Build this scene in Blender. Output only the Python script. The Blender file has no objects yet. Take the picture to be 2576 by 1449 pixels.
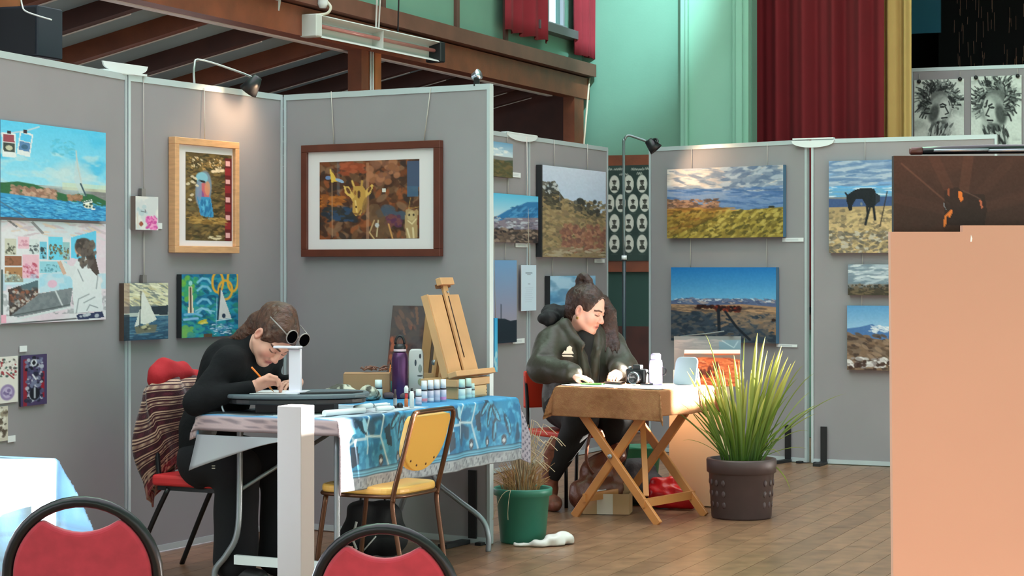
import bpy, bmesh, math, random
import numpy as np
from mathutils import Vector, Matrix
random.seed(7)
rng = np.random.RandomState(11)
SC = bpy.context.scene
COL = SC.collection
# ------------------------------------------------------------------ camera, world, sun, exposure
CH, FP = 1.38, 5000.0                      # eye height (m), focal length in pixels of a 2576 px wide frame
cd = bpy.data.cameras.new('camera'); cam = bpy.data.objects.new('camera', cd); COL.objects.link(cam)
cam.location = (0, 0, CH); cam.rotation_euler = (math.pi/2, 0, 0)
cd.sensor_width = 36; cd.lens = 36*FP/2576; cd.shift_y = -49.5/2576; cd.clip_end = 200
SC.camera = cam
w = bpy.data.worlds.new('world'); SC.world = w; w.use_nodes = True
w.node_tree.nodes['Background'].inputs[0].default_value = (0.95, 0.93, 1.0, 1)
w.node_tree.nodes['Background'].inputs[1].default_value = 1.0
SUN_DIR = Vector((-.93, -.05, -.36)).normalized()
sl = bpy.data.lights.new('sun', 'SUN'); sun = bpy.data.objects.new('sun', sl); COL.objects.link(sun)
sun.rotation_euler = SUN_DIR.to_track_quat('-Z', 'Y').to_euler(); sun.location = (8, -2, 12)
sl.energy = 42.0; sl.angle = math.radians(.6); sl.color = (1.0, .95, .86)
SC.cycles.max_bounces = 5; SC.cycles.diffuse_bounces = 3; SC.cycles.glossy_bounces = 2; SC.cycles.caustics_reflective = False; SC.cycles.transparent_max_bounces = 6
SC.view_settings.view_transform = 'Standard'; SC.view_settings.look = 'None'
SC.view_settings.gamma = 1; SC.view_settings.use_curve_mapping = False
SC.view_settings.exposure = 1.62

# ------------------------------------------------------------------ small helpers
def V(*a): return Vector(a)
def at(x, y, d): return Vector(((x-1288)*d/FP, d, CH-(y-675)*d/FP))
def on_z(x, y, z): return at(x, y, (CH-z)*FP/(y-675))
def lin(c):
    c = np.asarray(c, float)/255.0
    return np.where(c <= .04045, c/12.92, ((c+.055)/1.055)**2.4)
MATS = {}
def mat(name, c, rough=.6, metal=0, var=0, scale=8, bump=0, bscale=60, sheen=0, stretch=(1,1,1), spec=.5, ori=False):
    if name in MATS: return MATS[name]
    m = bpy.data.materials.new(name); m.use_nodes = True; MATS[name] = m
    nt = m.node_tree; b = nt.nodes['Principled BSDF']
    l = lin(c); col = (l[0], l[1], l[2], 1)
    b.inputs['Base Color'].default_value = col; b.inputs['Roughness'].default_value = rough
    b.inputs['Metallic'].default_value = metal; b.inputs['Specular IOR Level'].default_value = spec
    if sheen: b.inputs['Sheen Weight'].default_value = sheen
    if var or bump or ori:
        tc = nt.nodes.new('ShaderNodeTexCoord'); mp = nt.nodes.new('ShaderNodeMapping'); mp.inputs['Scale'].default_value = stretch
        nt.links.new(tc.outputs['Object'], mp.inputs[0])
    if var or ori:
        n = nt.nodes.new('ShaderNodeTexNoise'); n.inputs['Scale'].default_value = scale; n.inputs['Detail'].default_value = 4
        nt.links.new(mp.outputs[0], n.inputs['Vector'])
        hs = nt.nodes.new('ShaderNodeHueSaturation'); hs.inputs['Color'].default_value = col
        mr = nt.nodes.new('ShaderNodeMapRange'); mr.inputs[1].default_value = .3; mr.inputs[2].default_value = .7
        mr.inputs[3].default_value = 1-var; mr.inputs[4].default_value = 1+var
        nt.links.new(n.outputs['Fac'], mr.inputs[0])
        if ori:
            oi = nt.nodes.new('ShaderNodeObjectInfo'); m2 = nt.nodes.new('ShaderNodeMapRange')
            m2.inputs[3].default_value = .82; m2.inputs[4].default_value = 1.15
            mu = nt.nodes.new('ShaderNodeMath'); mu.operation = 'MULTIPLY'
            nt.links.new(oi.outputs['Random'], m2.inputs[0]); nt.links.new(m2.outputs[0], mu.inputs[0]); nt.links.new(mr.outputs[0], mu.inputs[1])
            nt.links.new(mu.outputs[0], hs.inputs['Value'])
        else: nt.links.new(mr.outputs[0], hs.inputs['Value'])
        nt.links.new(hs.outputs[0], b.inputs['Base Color'])
    if bump:
        n2 = nt.nodes.new('ShaderNodeTexNoise'); n2.inputs['Scale'].default_value = bscale; n2.inputs['Detail'].default_value = 3
        nt.links.new(mp.outputs[0], n2.inputs['Vector'])
        bp = nt.nodes.new('ShaderNodeBump'); bp.inputs['Strength'].default_value = bump; bp.inputs['Distance'].default_value = .01
        nt.links.new(n2.outputs['Fac'], bp.inputs['Height']); nt.links.new(bp.outputs[0], b.inputs['Normal'])
    return m
def vmat(name='painted_surface', rough=.6, bump=0, bscale=200, spec=.3, sheen=0):
    if name in MATS: return MATS[name]
    m = mat(name, (128,128,128), rough, bump=bump, bscale=bscale, spec=spec, sheen=sheen)
    nt = m.node_tree; a = nt.nodes.new('ShaderNodeVertexColor'); a.layer_name = 'Col'
    nt.links.new(a.outputs[0], nt.nodes['Principled BSDF'].inputs['Base Color'])
    return m
def emat(name, c, s):
    m = bpy.data.materials.new(name); m.use_nodes = True; b = m.node_tree.nodes['Principled BSDF']; l = lin(c)
    b.inputs['Base Color'].default_value = (*l, 1); b.inputs['Emission Color'].default_value = (*l, 1); b.inputs['Emission Strength'].default_value = s
    return m
def glassmat(name, tint=(235,245,250), k=.1):
    m = bpy.data.materials.new(name); m.use_nodes = True; nt = m.node_tree
    for n in list(nt.nodes):
        if n.type != 'OUTPUT_MATERIAL': nt.nodes.remove(n)
    t = nt.nodes.new('ShaderNodeBsdfTransparent'); t.inputs[0].default_value = (*lin(tint), 1)
    g = nt.nodes.new('ShaderNodeBsdfGlossy'); g.inputs['Roughness'].default_value = .05
    mx = nt.nodes.new('ShaderNodeMixShader'); mx.inputs[0].default_value = k
    nt.links.new(t.outputs[0], mx.inputs[1]); nt.links.new(g.outputs[0], mx.inputs[2])
    nt.links.new(mx.outputs[0], nt.nodes['Material Output'].inputs[0])
    return m

class MB:
    """collects shapes; build() links them as ONE mesh object"""
    def __init__(s): s.v = []; s.f = []; s.sm = []
    def add(s, vs, fs, smooth=False):
        o = len(s.v); s.v += [Vector(p) for p in vs]; s.f += [[o+i for i in f] for f in fs]; s.sm += [smooth]*len(fs); return s
    def frame(s, c, ax, ay, az, sx, sy, sz):
        c = Vector(c); vs = []
        for k in (-.5, .5):
            for j in (-.5, .5):
                for i in (-.5, .5): vs.append(c+ax*(i*sx)+ay*(j*sy)+az*(k*sz))
        return s.add(vs, [(0,2,3,1),(4,5,7,6),(0,1,5,4),(2,6,7,3),(0,4,6,2),(1,3,7,5)])
    def box(s, c, size, ax=V(1,0,0), az=V(0,0,1)):
        ax = Vector(ax).normalized(); az = Vector(az).normalized(); ay = az.cross(ax).normalized()
        return s.frame(c, ax, ay, az, *size)
    def bar(s, p, q, w, h, up=V(0,0,1)):
        p = Vector(p); q = Vector(q); d = (q-p).normalized(); up = Vector(up)
        r = d.cross(up)
        if r.length < 1e-4: r = d.cross(V(0,1,0))
        r.normalize(); u = r.cross(d).normalized()
        return s.frame((p+q)/2, d, r, u, (q-p).length, w, h)
    def tube(s, pts, r, n=8, caps=True, closed=False):
        pts = [Vector(p) for p in pts]; N = len(pts); rs = r if isinstance(r, (list, tuple)) else [r]*N
        rings = []; prev = None
        for i, p in enumerate(pts):
            if closed: t = (pts[(i+1) % N]-pts[i-1]).normalized()
            else: t = (pts[min(i+1, N-1)]-pts[max(i-1, 0)]).normalized()
            if prev is None:
                a = t.cross(V(0,0,1))
                if a.length < .05: a = t.cross(V(1,0,0))
            else: a = prev-t*prev.dot(t)
            a.normalize(); prev = a; b = t.cross(a)
            rings.append([p+(a*math.cos(2*math.pi*k/n)+b*math.sin(2*math.pi*k/n))*rs[i] for k in range(n)])
        vs = [v for rg in rings for v in rg]; fs = []
        for i in range(N if closed else N-1):
            j = (i+1) % N
            for k in range(n):
                k2 = (k+1) % n; fs.append((i*n+k, i*n+k2, j*n+k2, j*n+k))
        s.add(vs, fs, True)
        if caps and not closed:
            o = len(s.v)-len(vs)
            s.f += [[o+k for k in range(n)][::-1], [o+(N-1)*n+k for k in range(n)]]; s.sm += [False, False]
        return s
    def lathe(s, c, prof, n=24, az=V(0,0,1), smooth=True):
        c = Vector(c); az = Vector(az).normalized(); ax = az.cross(V(0,1,0))
        if ax.length < .05: ax = az.cross(V(1,0,0))
        ax.normalize(); ay = az.cross(ax)
        vs = []; fs = []; m = len(prof)
        for (r, z) in prof:
            for k in range(n):
                a = 2*math.pi*k/n; vs.append(c+az*z+(ax*math.cos(a)+ay*math.sin(a))*max(r, 1e-4))
        for i in range(m-1):
            for k in range(n):
                k2 = (k+1) % n; fs.append((i*n+k, i*n+k2, (i+1)*n+k2, (i+1)*n+k))
        return s.add(vs, fs, smooth)
    def prism(s, pts, d):
        """closed outline pts (3D, planar) extruded by vector d"""
        pts = [Vector(p) for p in pts]; d = Vector(d); n = len(pts)
        vs = pts+[p+d for p in pts]
        fs = [list(range(n))[::-1], list(range(n, 2*n))]+[(i, (i+1) % n, n+(i+1) % n, n+i) for i in range(n)]
        return s.add(vs, fs)
    def ball(s, c, rx, ry=None, rz=None, n=12, m=8, ax=V(1,0,0), az=V(0,0,1)):
        ry = ry or rx; rz = rz or rx; ax = Vector(ax).normalized(); az = Vector(az).normalized(); ay = az.cross(ax)
        c = Vector(c); vs = []; fs = []
        for i in range(m+1):
            th = math.pi*i/m
            for k in range(n):
                a = 2*math.pi*k/n
                vs.append(c+ax*(rx*math.sin(th)*math.cos(a))+ay*(ry*math.sin(th)*math.sin(a))+az*(rz*math.cos(th)))
        for i in range(m):
            for k in range(n):
                k2 = (k+1) % n; fs.append((i*n+k, (i+1)*n+k, (i+1)*n+k2, i*n+k2))
        return s.add(vs, fs, True)
    def grid(s, P, smooth=True, double=0):
        """P[j][i] points"""
        ny = len(P); nx = len(P[0]); vs = [p for row in P for p in row]
        fs = [(j*nx+i, j*nx+i+1, (j+1)*nx+i+1, (j+1)*nx+i) for j in range(ny-1) for i in range(nx-1)]
        return s.add(vs, fs, smooth)
    def build(s, name, m, parent=None, fix=True):
        me = bpy.data.meshes.new(name); o = bpy.data.objects.new(name, me)
        vs = s.v
        if parent is not None: org = W[parent]
        else:
            xs = [v.x for v in vs]; ys = [v.y for v in vs]; zs = [v.z for v in vs]
            org = V((min(xs)+max(xs))/2, (min(ys)+max(ys))/2, min(zs))
        me.from_pydata([v-org for v in vs], [], s.f)
        me.polygons.foreach_set('use_smooth', s.sm)
        if fix:
            bm = bmesh.new(); bm.from_mesh(me); bmesh.ops.recalc_face_normals(bm, faces=bm.faces); bm.to_mesh(me); bm.free()
        if m: me.materials.append(m)
        COL.objects.link(o)
        W[o] = org
        if parent is not None: o.parent = parent
        else: o.location = org
        return o
W = {}
def tag(o, label=None, cat=None, group=None, kind=None):
    if label: o['label'] = label
    if cat: o['category'] = cat
    if group: o['group'] = group
    if kind: o['kind'] = kind
    return o
def empty(name, loc, label=None, cat=None, group=None, kind=None):
    o = bpy.data.objects.new(name, None); COL.objects.link(o); o.location = Vector(loc); o.empty_display_size = .1
    W[o] = Vector(loc); return tag(o, label, cat, group, kind)
def bevel(o, wd=.004, seg=2):
    bm = bmesh.new(); bm.from_mesh(o.data)
    bmesh.ops.bevel(bm, geom=[e for e in bm.edges if len(e.link_faces) == 2 and e.calc_face_angle(0) > .5], offset=wd, segments=seg, affect='EDGES', profile=.5)
    bm.to_mesh(o.data); bm.free(); return o
def setcol(o, cols):
    """per-vertex linear colours"""
    me = o.data; a = me.color_attributes.new('Col', 'FLOAT_COLOR', 'POINT')
    arr = np.ones((len(me.vertices), 4), np.float32); arr[:, :3] = cols
    a.data.foreach_set('color', arr.ravel())
def bez(p0, p1, p2, p3, n=10):
    p0, p1, p2, p3 = map(Vector, (p0, p1, p2, p3))
    return [p0*(1-t)**3+p1*(3*t*(1-t)**2)+p2*(3*t*t*(1-t))+p3*t**3 for t in [i/n for i in range(n+1)]]
def smoothpath(pts, n=6):
    pts = [Vector(p) for p in pts]; P = [pts[0]]+pts+[pts[-1]]; out = []
    for i in range(1, len(P)-2):
        for k in range(n):
            t = k/n; a, b, c, d = P[i-1], P[i], P[i+1], P[i+2]
            out.append(.5*((2*b)+(c-a)*t+(2*a-5*b+4*c-d)*t*t+(3*b-3*c+d-a)*t**3))
    return out+[pts[-1]]

# ------------------------------------------------------------------ a tiny painter for flat pictures (colour per grid point)
def vnoise(X, Y, sx, sy, seed, octv=3):
    out = np.zeros_like(X); amp = 1; tot = 0
    for o in range(octv):
        r = np.random.RandomState(seed+o*17); L = r.rand(64, 64)
        x = X/sx*2**o; y = Y/sy*2**o; xi = np.floor(x).astype(int); yi = np.floor(y).astype(int); fx = x-xi; fy = y-yi
        fx = fx*fx*(3-2*fx); fy = fy*fy*(3-2*fy)
        g = lambda a, b: L[(yi+b) % 64, (xi+a) % 64]
        out += amp*((g(0,0)*(1-fx)+g(1,0)*fx)*(1-fy)+(g(0,1)*(1-fx)+g(1,1)*fx)*fy); tot += amp; amp *= .5
    return out/tot
class Cv:
    def __init__(s, Wd, H, base=(128,128,128), r=.55):
        s.W, s.H = Wd, H; s.nx = max(3, int(Wd*r)+1); s.ny = max(3, int(H*r)+1)
        s.X, s.Y = np.meshgrid(np.linspace(0, Wd, s.nx), np.linspace(0, H, s.ny))
        s.I = np.ones((s.ny, s.nx, 3))*np.array(base, float); s.px = 1/r
    def mix(s, a, c):
        a = np.clip(a, 0, 1)[..., None]; s.I = s.I*(1-a)+np.asarray(c, float)*a; return s
    def grad(s, y0, c0, y1, c1, top=None):
        t = np.clip((s.Y-y0)/(y1-y0), 0, 1)[..., None]; g = np.array(c0, float)*(1-t)+np.array(c1, float)*t
        m = ((s.Y >= y0) & (s.Y <= y1))[..., None]; s.I = np.where(m, g, s.I); return s
    def n(s, sx, sy, seed=1, o=3): return vnoise(s.X, s.Y, sx, sy, seed, o)
    def blotch(s, c, sx, sy, seed, lo=.5, hi=.6, y0=-1, y1=1e9, a=1, o=3):
        m = np.clip((s.n(sx, sy, seed, o)-lo)/(hi-lo), 0, 1)*((s.Y >= y0) & (s.Y <= y1)); return s.mix(m*a, c)
    def below(s, pts, c, soft=1, a=1):
        pts = sorted(pts); yy = np.interp(s.X, [p[0] for p in pts], [p[1] for p in pts])
        return s.mix(np.clip((s.Y-yy)/soft/s.px+.5, 0, 1)*a, c)
    def inside(s, pts):
        m = np.zeros(s.X.shape, bool); n = len(pts)
        for i in range(n):
            x0, y0 = pts[i]; x1, y1 = pts[(i+1) % n]
            if y0 == y1: continue
            m ^= ((s.Y < y0) != (s.Y < y1)) & (s.X < (x1-x0)*(s.Y-y0)/(y1-y0)+x0)
        return m
    def poly(s, pts, c, a=1): return s.mix(s.inside(pts)*float(a), c)
    def rect(s, x0, y0, x1, y1, c, a=1): return s.mix(((s.X >= x0) & (s.X <= x1) & (s.Y >= y0) & (s.Y <= y1))*float(a), c)
    def ell(s, cx, cy, rx, ry, c, a=1, rot=0, soft=.15):
        dx = s.X-cx; dy = s.Y-cy; ca, sa = math.cos(rot), math.sin(rot)
        q = np.sqrt(((dx*ca+dy*sa)/rx)**2+((-dx*sa+dy*ca)/ry)**2); return s.mix(np.clip((1-q)/soft+.5, 0, 1)*a, c)
    def line(s, pts, wd, c, a=1):
        D = np.full(s.X.shape, 1e9)
        for (x0, y0), (x1, y1) in zip(pts[:-1], pts[1:]):
            dx, dy = x1-x0, y1-y0; L = dx*dx+dy*dy+1e-9; t = np.clip(((s.X-x0)*dx+(s.Y-y0)*dy)/L, 0, 1)
            D = np.minimum(D, np.hypot(s.X-x0-t*dx, s.Y-y0-t*dy))
        return s.mix(np.clip((wd/2-D)/s.px+.5, 0, 1)*a, c)
    def dabs(s, n, box, lx, ly, cols, seed=3, ang=0, jit=.4, a=.85):
        r = np.random.RandomState(seed)
        if n >= 12: n = int(n*2.4); lx *= .62; ly *= .62
        dx_ = s.W/(s.nx-1); dy_ = s.H/(s.ny-1)
        for i in range(n):
            cx = box[0]+r.rand()*(box[2]-box[0]); cy = box[1]+r.rand()*(box[3]-box[1]); k = .6+.8*r.rand()
            c = cols[r.randint(len(cols))]; t = ang+(r.rand()-.5)*2*jit; R = max(lx, ly)*k*1.2
            if hasattr(s, 'free'): s.ell(cx, cy, lx*k, ly*k, c, a, t, .3); continue
            j0, j1 = max(0, int((cy-R)/dy_)), min(s.ny, int((cy+R)/dy_)+2); i0, i1 = max(0, int((cx-R)/dx_)), min(s.nx, int((cx+R)/dx_)+2)
            if j1 <= j0 or i1 <= i0: continue
            X = s.X[j0:j1, i0:i1]-cx; Y = s.Y[j0:j1, i0:i1]-cy; ca, sa = math.cos(t), math.sin(t)
            q = np.sqrt(((X*ca+Y*sa)/(lx*k))**2+((-X*sa+Y*ca)/(ly*k))**2); m = (np.clip((1-q)/.3+.5, 0, 1)*a)[..., None]
            s.I[j0:j1, i0:i1] = s.I[j0:j1, i0:i1]*(1-m)+np.asarray(c, float)*m
        return s
    def grain(s, amp=8, sc=4, seed=9):
        s.I = s.I+((s.n(sc, sc, seed, 2)-.5)*2*amp)[..., None]; return s
    def out(s, gain=1.0): return lin(np.clip(s.I, 0, 255))*gain
PICM = vmat('painted_picture', .55, spec=.25)
def picgrid(name, TL, TR, BL, BR, cv, parent, m=None, gain=1.0, warp=None):
    nx, ny = cv.nx, cv.ny; u = np.linspace(0, 1, nx)[None, :, None]; v = np.linspace(0, 1, ny)[:, None, None]
    TL, TR, BL, BR = [np.array(p) for p in (TL, TR, BL, BR)]
    P = (TL*(1-u)+TR*u)*(1-v)+(BL*(1-u)+BR*u)*v
    if warp is not None: P = P+warp(u[..., 0], v[..., 0])
    return meshgrid(name, P, cv.out(gain), parent, m or PICM)
def meshgrid(name, P, cols, parent, m, smooth=True):
    ny, nx = P.shape[:2]
    org = W[parent] if parent is not None else Vector(P.reshape(-1, 3).mean(0))
    P = P.reshape(-1, 3)-np.array(org)
    I = np.arange(nx*ny).reshape(ny, nx); F = np.stack([I[:-1, :-1], I[1:, :-1], I[1:, 1:], I[:-1, 1:]], -1).reshape(-1, 4)
    me = bpy.data.meshes.new(name); me.vertices.add(len(P)); me.vertices.foreach_set('co', P.astype(np.float32).ravel())
    me.loops.add(F.size); me.loops.foreach_set('vertex_index', F.ravel().astype(np.int32))
    me.polygons.add(len(F)); me.polygons.foreach_set('loop_start', np.arange(0, F.size, 4, dtype=np.int32))
    me.polygons.foreach_set('loop_total', np.full(len(F), 4, np.int32)); me.update(calc_edges=True); me.validate()
    me.polygons.foreach_set('use_smooth', np.full(len(F), smooth))
    o = bpy.data.objects.new(name, me); COL.objects.link(o); W[o] = org
    if parent is not None: o.parent = parent
    else: o.location = org
    me.materials.append(m)
    if cols is not None: setcol(o, cols.reshape(-1, 3))
    return o
# ------------------------------------------------------------------ the hall
S = V(.387, .922, 0).normalized(); E = V(.922, -.387, 0).normalized(); S = V(-E.y, E.x, 0); K = V(.60, 17, 0); Z = V(0,0,1)
def hall(a, b, z=0): return K+S*a+E*b+Z*z
def struct(o): o['kind'] = 'structure'; return o
wood_brown = mat('stained_timber', (118,62,36), .5, var=.25, scale=5, stretch=(1,1,1), bump=.1)
wood_dark = mat('dark_timber', (70,34,24), .55, var=.25, scale=5)
green_wall = mat('green_paint', (106,150,130), .7, var=.05, scale=2, bump=.04)
green_light = mat('pale_green_paint', (134,182,160), .5, var=.04, scale=2)
teal_dark = mat('dark_green_paint', (38,74,66), .7, var=.06, scale=3)
grey_ceiling = mat('pale_ceiling_board', (160,192,206), .6, var=.05, scale=4)
white_paint = mat('white_paint', (226,228,226), .5)
floor_m = mat('floor_gap', (66,46,34), .6)
plank_m = mat('varnished_floor_board', (132,98,74), .32, var=.3, scale=1.6, stretch=(6,6,6), ori=True, bump=.03, bscale=30)
def wall_grid(name, P, d, L, z0, z1, holes, th, nrm, m):
    us = sorted({0, L}|{h[0] for h in holes}|{h[1] for h in holes}); zs = sorted({z0, z1}|{h[2] for h in holes}|{h[3] for h in holes})
    mb = MB()
    for i in range(len(us)-1):
        for j in range(len(zs)-1):
            uc = (us[i]+us[i+1])/2; zc = (zs[j]+zs[j+1])/2
            if any(h[0] < uc < h[1] and h[2] < zc < h[3] for h in holes): continue
            mb.frame(P+d*uc+Z*zc+nrm*(th/2), d, nrm, Z, us[i+1]-us[i], th, zs[j+1]-zs[j])
    return struct(mb.build(name, m))
# floor: slab with boards laid along the hall
mb = MB(); mb.frame(hall(-7, 3, -.06), S, -E, Z, 26, 22, .09)
fl = struct(mb.build('floor', floor_m)); fl.name = 'floor'
fl_z = -.015
pr = random.Random(3); wd = .128; nrow = 0
b = -.1
while b < 6.2:
    a = -13.6+pr.random()*1.6-1.6
    while a < -.1:
        L = 2.1+pr.random()*1.3; a1 = min(a+L, -.05)
        if a1-a > .2:
            q = MB(); q.frame(hall((a+a1)/2, b+wd/2, -.0075), S, -E, Z, a1-a-.003, wd-.0022, .015); q.build('floor_board', plank_m, fl)
        a = a1
    b += wd
# end wall with dado rails and proscenium
holes = [(1.50, 6.6, 1.0, 5.0)]
wall_end = wall_grid('wall_end', hall(0, 0), E, 9.2, 0, 8.6, holes, .15, S, green_wall)
def trim(n, p, q, w_, h_, m): return struct(MB().bar(p, q, w_, h_).build('trim_%d' % n, m))
trim(1, hall(-.02, .03, 2.29), hall(-.02, .90, 2.29), .04, .095, wood_brown)
trim(2, hall(-.02, .03, 1.40), hall(-.02, .90, 1.40), .04, .10, wood_brown)
trim(3, hall(-.015, .03, .45), hall(-.015, 1.5, .45), .03, .88, wood_dark)
struct(MB().frame(hall(-.006, .47, 1.12), E, S, Z, .86, .012, .46).build('trim_4', teal_dark))
# pilaster and proscenium mouldings
struct(MB().frame(hall(-.03, 1.21, 3), E, S, Z, .56, .06, 6).build('trim_5', green_light))
for i, (b_, w_, h_) in enumerate([(.935, .05, .03), (.965, .02, .045), (1.38, .03, .05), (1.43, .05, .085), (1.475, .05, .05)]):
    struct(MB().frame(hall(-.06-h_/2, b_, 3), E, S, Z, w_, h_, 6).build('trim_%d' % (6+i), green_light))
# stage box
black = mat('black_masking_cloth', (14,15,18), .9)
navy = mat('dark_blue_masking', (56,120,150), .85)
struct(MB().frame(hall(2.2, 4.0, .94), E, S, Z, 6, 4.5, .12).build('floor_stage', wood_dark))
struct(MB().frame(hall(4.6, 4.4, 3), E, S, Z, 8, .1, 6).build('wall_stage', black))
struct(MB().frame(hall(2.4, 1.05, 3), E, S, Z, .08, 4.4, 6).build('wall_stage_side', black))
struct(MB().frame(hall(2.4, 7.4, 3), E, S, Z, .08, 4.4, 6).build('wall_stage_far', black))
struct(MB().frame(hall(2.3, 4.2, 5.9), E, S, Z, 7, 4.7, .1).build('ceiling_stage', black))
tag(MB().frame(hall(3.0, 2.28, 4.36), E, S, Z, .42, .03, 1.5).build('masking_leg', navy),
    'dark blue cloth masking flat hanging high inside the stage', 'stage cloth')
# tinsel backdrop
o = empty('tinsel_curtain', hall(3.9, 3.5, 2.4), 'black backdrop with vertical bronze tinsel strips at rear of stage', 'stage curtain')
MB().frame(hall(3.9, 3.5, 3.9), E, S, Z, 2.4, .02, 3.0).build('backing', black, o)
mb = MB(); pr = random.Random(5)
for i in range(260):
    p = hall(3.87-pr.random()*.04, 2.42+1.9*pr.random(), 3.2+1.7*pr.random()); L = .05+.16*pr.random()
    mb.bar(p, p+V(.008*(pr.random()-.5), .0, L), .006+.008*pr.random(), .002)
tag(mb.build('tinsel', mat('bronze_tinsel', (176,124,104), .45, .3), o), kind='stuff')
# added unseen spot lamp, makes the cool light patch on the end wall
lsp = V(1.7, 14.3, 5.4); ltg = V(1.02, 16.82, 3.5); ldv = (ltg-lsp).normalized()
o = empty('added_spot', lsp, 'added black spot fixture high above the hall, lighting the green end wall', 'added light')
MB().lathe(lsp-ldv*.12, [(0,-.12),(.06,-.11),(.08,0),(.09,.14),(.08,.14),(.07,0),(0,-.02)], 16, az=ldv).build('housing', mat('spot_black', (20,20,22), .5), o)
MB().tube([lsp-ldv*.1, V(lsp.x, lsp.y, 8.2)], .02, 8).build('hanger', mat('spot_black', (20,20,22)), o)
li = bpy.data.lights.new('added_spot_light', 'SPOT'); lo = bpy.data.objects.new('added_spot_light', li); COL.objects.link(lo); lo.parent = o; lo.location = ldv*.06; lo.rotation_euler = ldv.to_track_quat('-Z', 'Y').to_euler()
li.energy = 330; li.color = (.62, .92, 1.0); li.spot_size = math.radians(30); li.spot_blend = 1.0; li.shadow_soft_size = .05
# left side wall above the beams
def wl(d_): return (d_-17)/S.y
wall_left = wall_grid('wall_left', hall(-12, 0), S, 12, 3.0, 8.6, [(12+wl(15.98), 12+wl(16.66), 3.36, 4.8)], .1, -E, green_wall)
bat = mat('brown_batten', (92,62,52), .55, var=.15)
for px in (700, 958, 1145, 1268):
    d_ = 6.54/(.42-(px-1288)/5000); MB().frame(hall(wl(d_), .012, 4.55), S, -E, Z, .055, .024, 2.9).build('batten', bat, wall_left)
struct(MB().bar(hall(-12, .06, 3.06), hall(-.03, .06, 3.06), .16, .105).build('trim_11', mat('upper_rail_timber', (106,68,54), .5, var=.2, scale=4)))
struct(MB().bar(hall(-12, .02, 2.905), hall(-.03, .02, 2.905), .12, .18).build('trim_12', wood_brown))
struct(MB().bar(hall(-12, -.1, 2.83), hall(-.5, -.1, 2.83), .05, .03).build('trim_13', white_paint))  # white strip stands in for a daylight glint along the beam
def post(n, px0, px1, z0=0, z1=2.82, m=wood_brown, b_=0.02):
    d0 = 6.54/(.42-(px0-1288)/5000); d1 = 6.54/(.42-(px1-1288)/5000)
    return struct(MB().bar(hall(wl((d0+d1)/2), b_, z0), hall(wl((d0+d1)/2), b_, z1), abs(wl(d1)-wl(d0))*.9, .1, up=E).build('trim_%d' % n, m))
orange_wood = mat('orange_timber', (168,98,52), .5, var=.2, scale=6)
for i, (x0, x1, m_) in enumerate([(884, 904, wood_brown), (919, 936, orange_wood), (1424, 1450, wood_brown)]): post(14+i, x0, x1, m=m_)
mb = MB()
for px in (908, 914):
    d_ = 6.54/(.42-(px-1288)/5000); mb.tube([hall(wl(d_), .07, 2.86), hall(wl(d_), .07, .3)], .007, 6)
tag(mb.build('cable', white_paint), 'pair of white cables running down the brown timber post', 'cable', kind='thing')
mb = MB(); mb.tube([hall(-.06, .09, 3.0), hall(-.2, .07, 2.2), hall(-.3, .09, 1.2)], .009, 6)
tag(mb.build('curtain_pull_rod', mat('cream_rod', (206,190,166), .5)), 'thin cream pull rod hanging under the right window curtain', 'rod')
# side aisle: sloping ceiling on rafters
sl_ = .222
ca = MB()
def aisle(a, b_, dz=0): return hall(a, -b_, 2.99-sl_*b_+dz)
ca.prism([aisle(-12, .03), aisle(-12, 3.6), aisle(-12, 3.6, .04), aisle(-12, .03, .04)], S*12)
ceil_a = struct(ca.build('ceiling_aisle', grey_ceiling))
raf = mat('rafter_timber', (70,38,30), .55, var=.3, scale=4)
d_ = 8.6
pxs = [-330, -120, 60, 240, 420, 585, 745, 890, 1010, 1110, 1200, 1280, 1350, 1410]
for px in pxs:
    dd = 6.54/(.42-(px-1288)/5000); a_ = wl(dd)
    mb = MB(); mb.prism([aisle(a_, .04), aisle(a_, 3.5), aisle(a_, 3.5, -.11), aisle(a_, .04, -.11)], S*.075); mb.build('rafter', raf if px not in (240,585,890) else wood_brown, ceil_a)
    MB().prism([aisle(a_+.075, .3, -.112), aisle(a_+.075, 3.4, -.112), aisle(a_+.075, 3.4, -.098), aisle(a_+.075, .3, -.098)], S*.022).build('glint_strip', white_paint, ceil_a)  # white strips stand in for daylight glints beside the rafters
wall_grid('wall_aisle', hall(-12, -3.5), S, 12, 0, 2.25, [(.5+2.4*i, 2.6+2.4*i, .5, 2.12) for i in range(5)], .1, -E, green_light)
struct(MB().frame(hall(.08, -1.85, 1.6), E, S, Z, 3.6, .1, 3.2).build('wall_aisle_end', wood_dark))
# unseen right side wall, windows cut where sun rays to the lit patches cross
Rw = hall(0, 9.2)
def onwall(p):
    p = Vector(p); k = (9.2-(p-K).dot(E))/(-SUN_DIR.dot(E)); q = p-SUN_DIR*k; return ((q-K).dot(S), q.z)
PATCH = {}
holes = []
q = [onwall(p) for p in [(.27,11.05,.73), (1.0,11.0,.73), (.6,11.42,.73), (.8,10.75,.77), (1.25,11.0,.72), (1.5,11.0,.9)]]
c0 = [onwall(p) for p in [(-.75,8.21,.757), (-.75,8.21,.45), (-.70,8.27,.757), (-.70,8.27,.46)]]; c1 = [onwall(p) for p in [(-1.58,6.7,.74), (-2.5,6.35,.74), (-1.8,6.1,.74), (-1.56,6.6,.5)]]
HO = [(min(t[0] for t in q_)+19-m0, max(t[0] for t in q_)+19+m0, min(t[1] for t in q_)-m0, max(t[1] for t in q_)+m0+.02) for q_, m0 in ((c0, .055), (c1, .03))]
holes = [(min(t[0] for t in q)+18.97, max(t[0] for t in q)+19.03, min(t[1] for t in q)-.03, max(t[1] for t in q)+.08), *HO]
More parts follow.
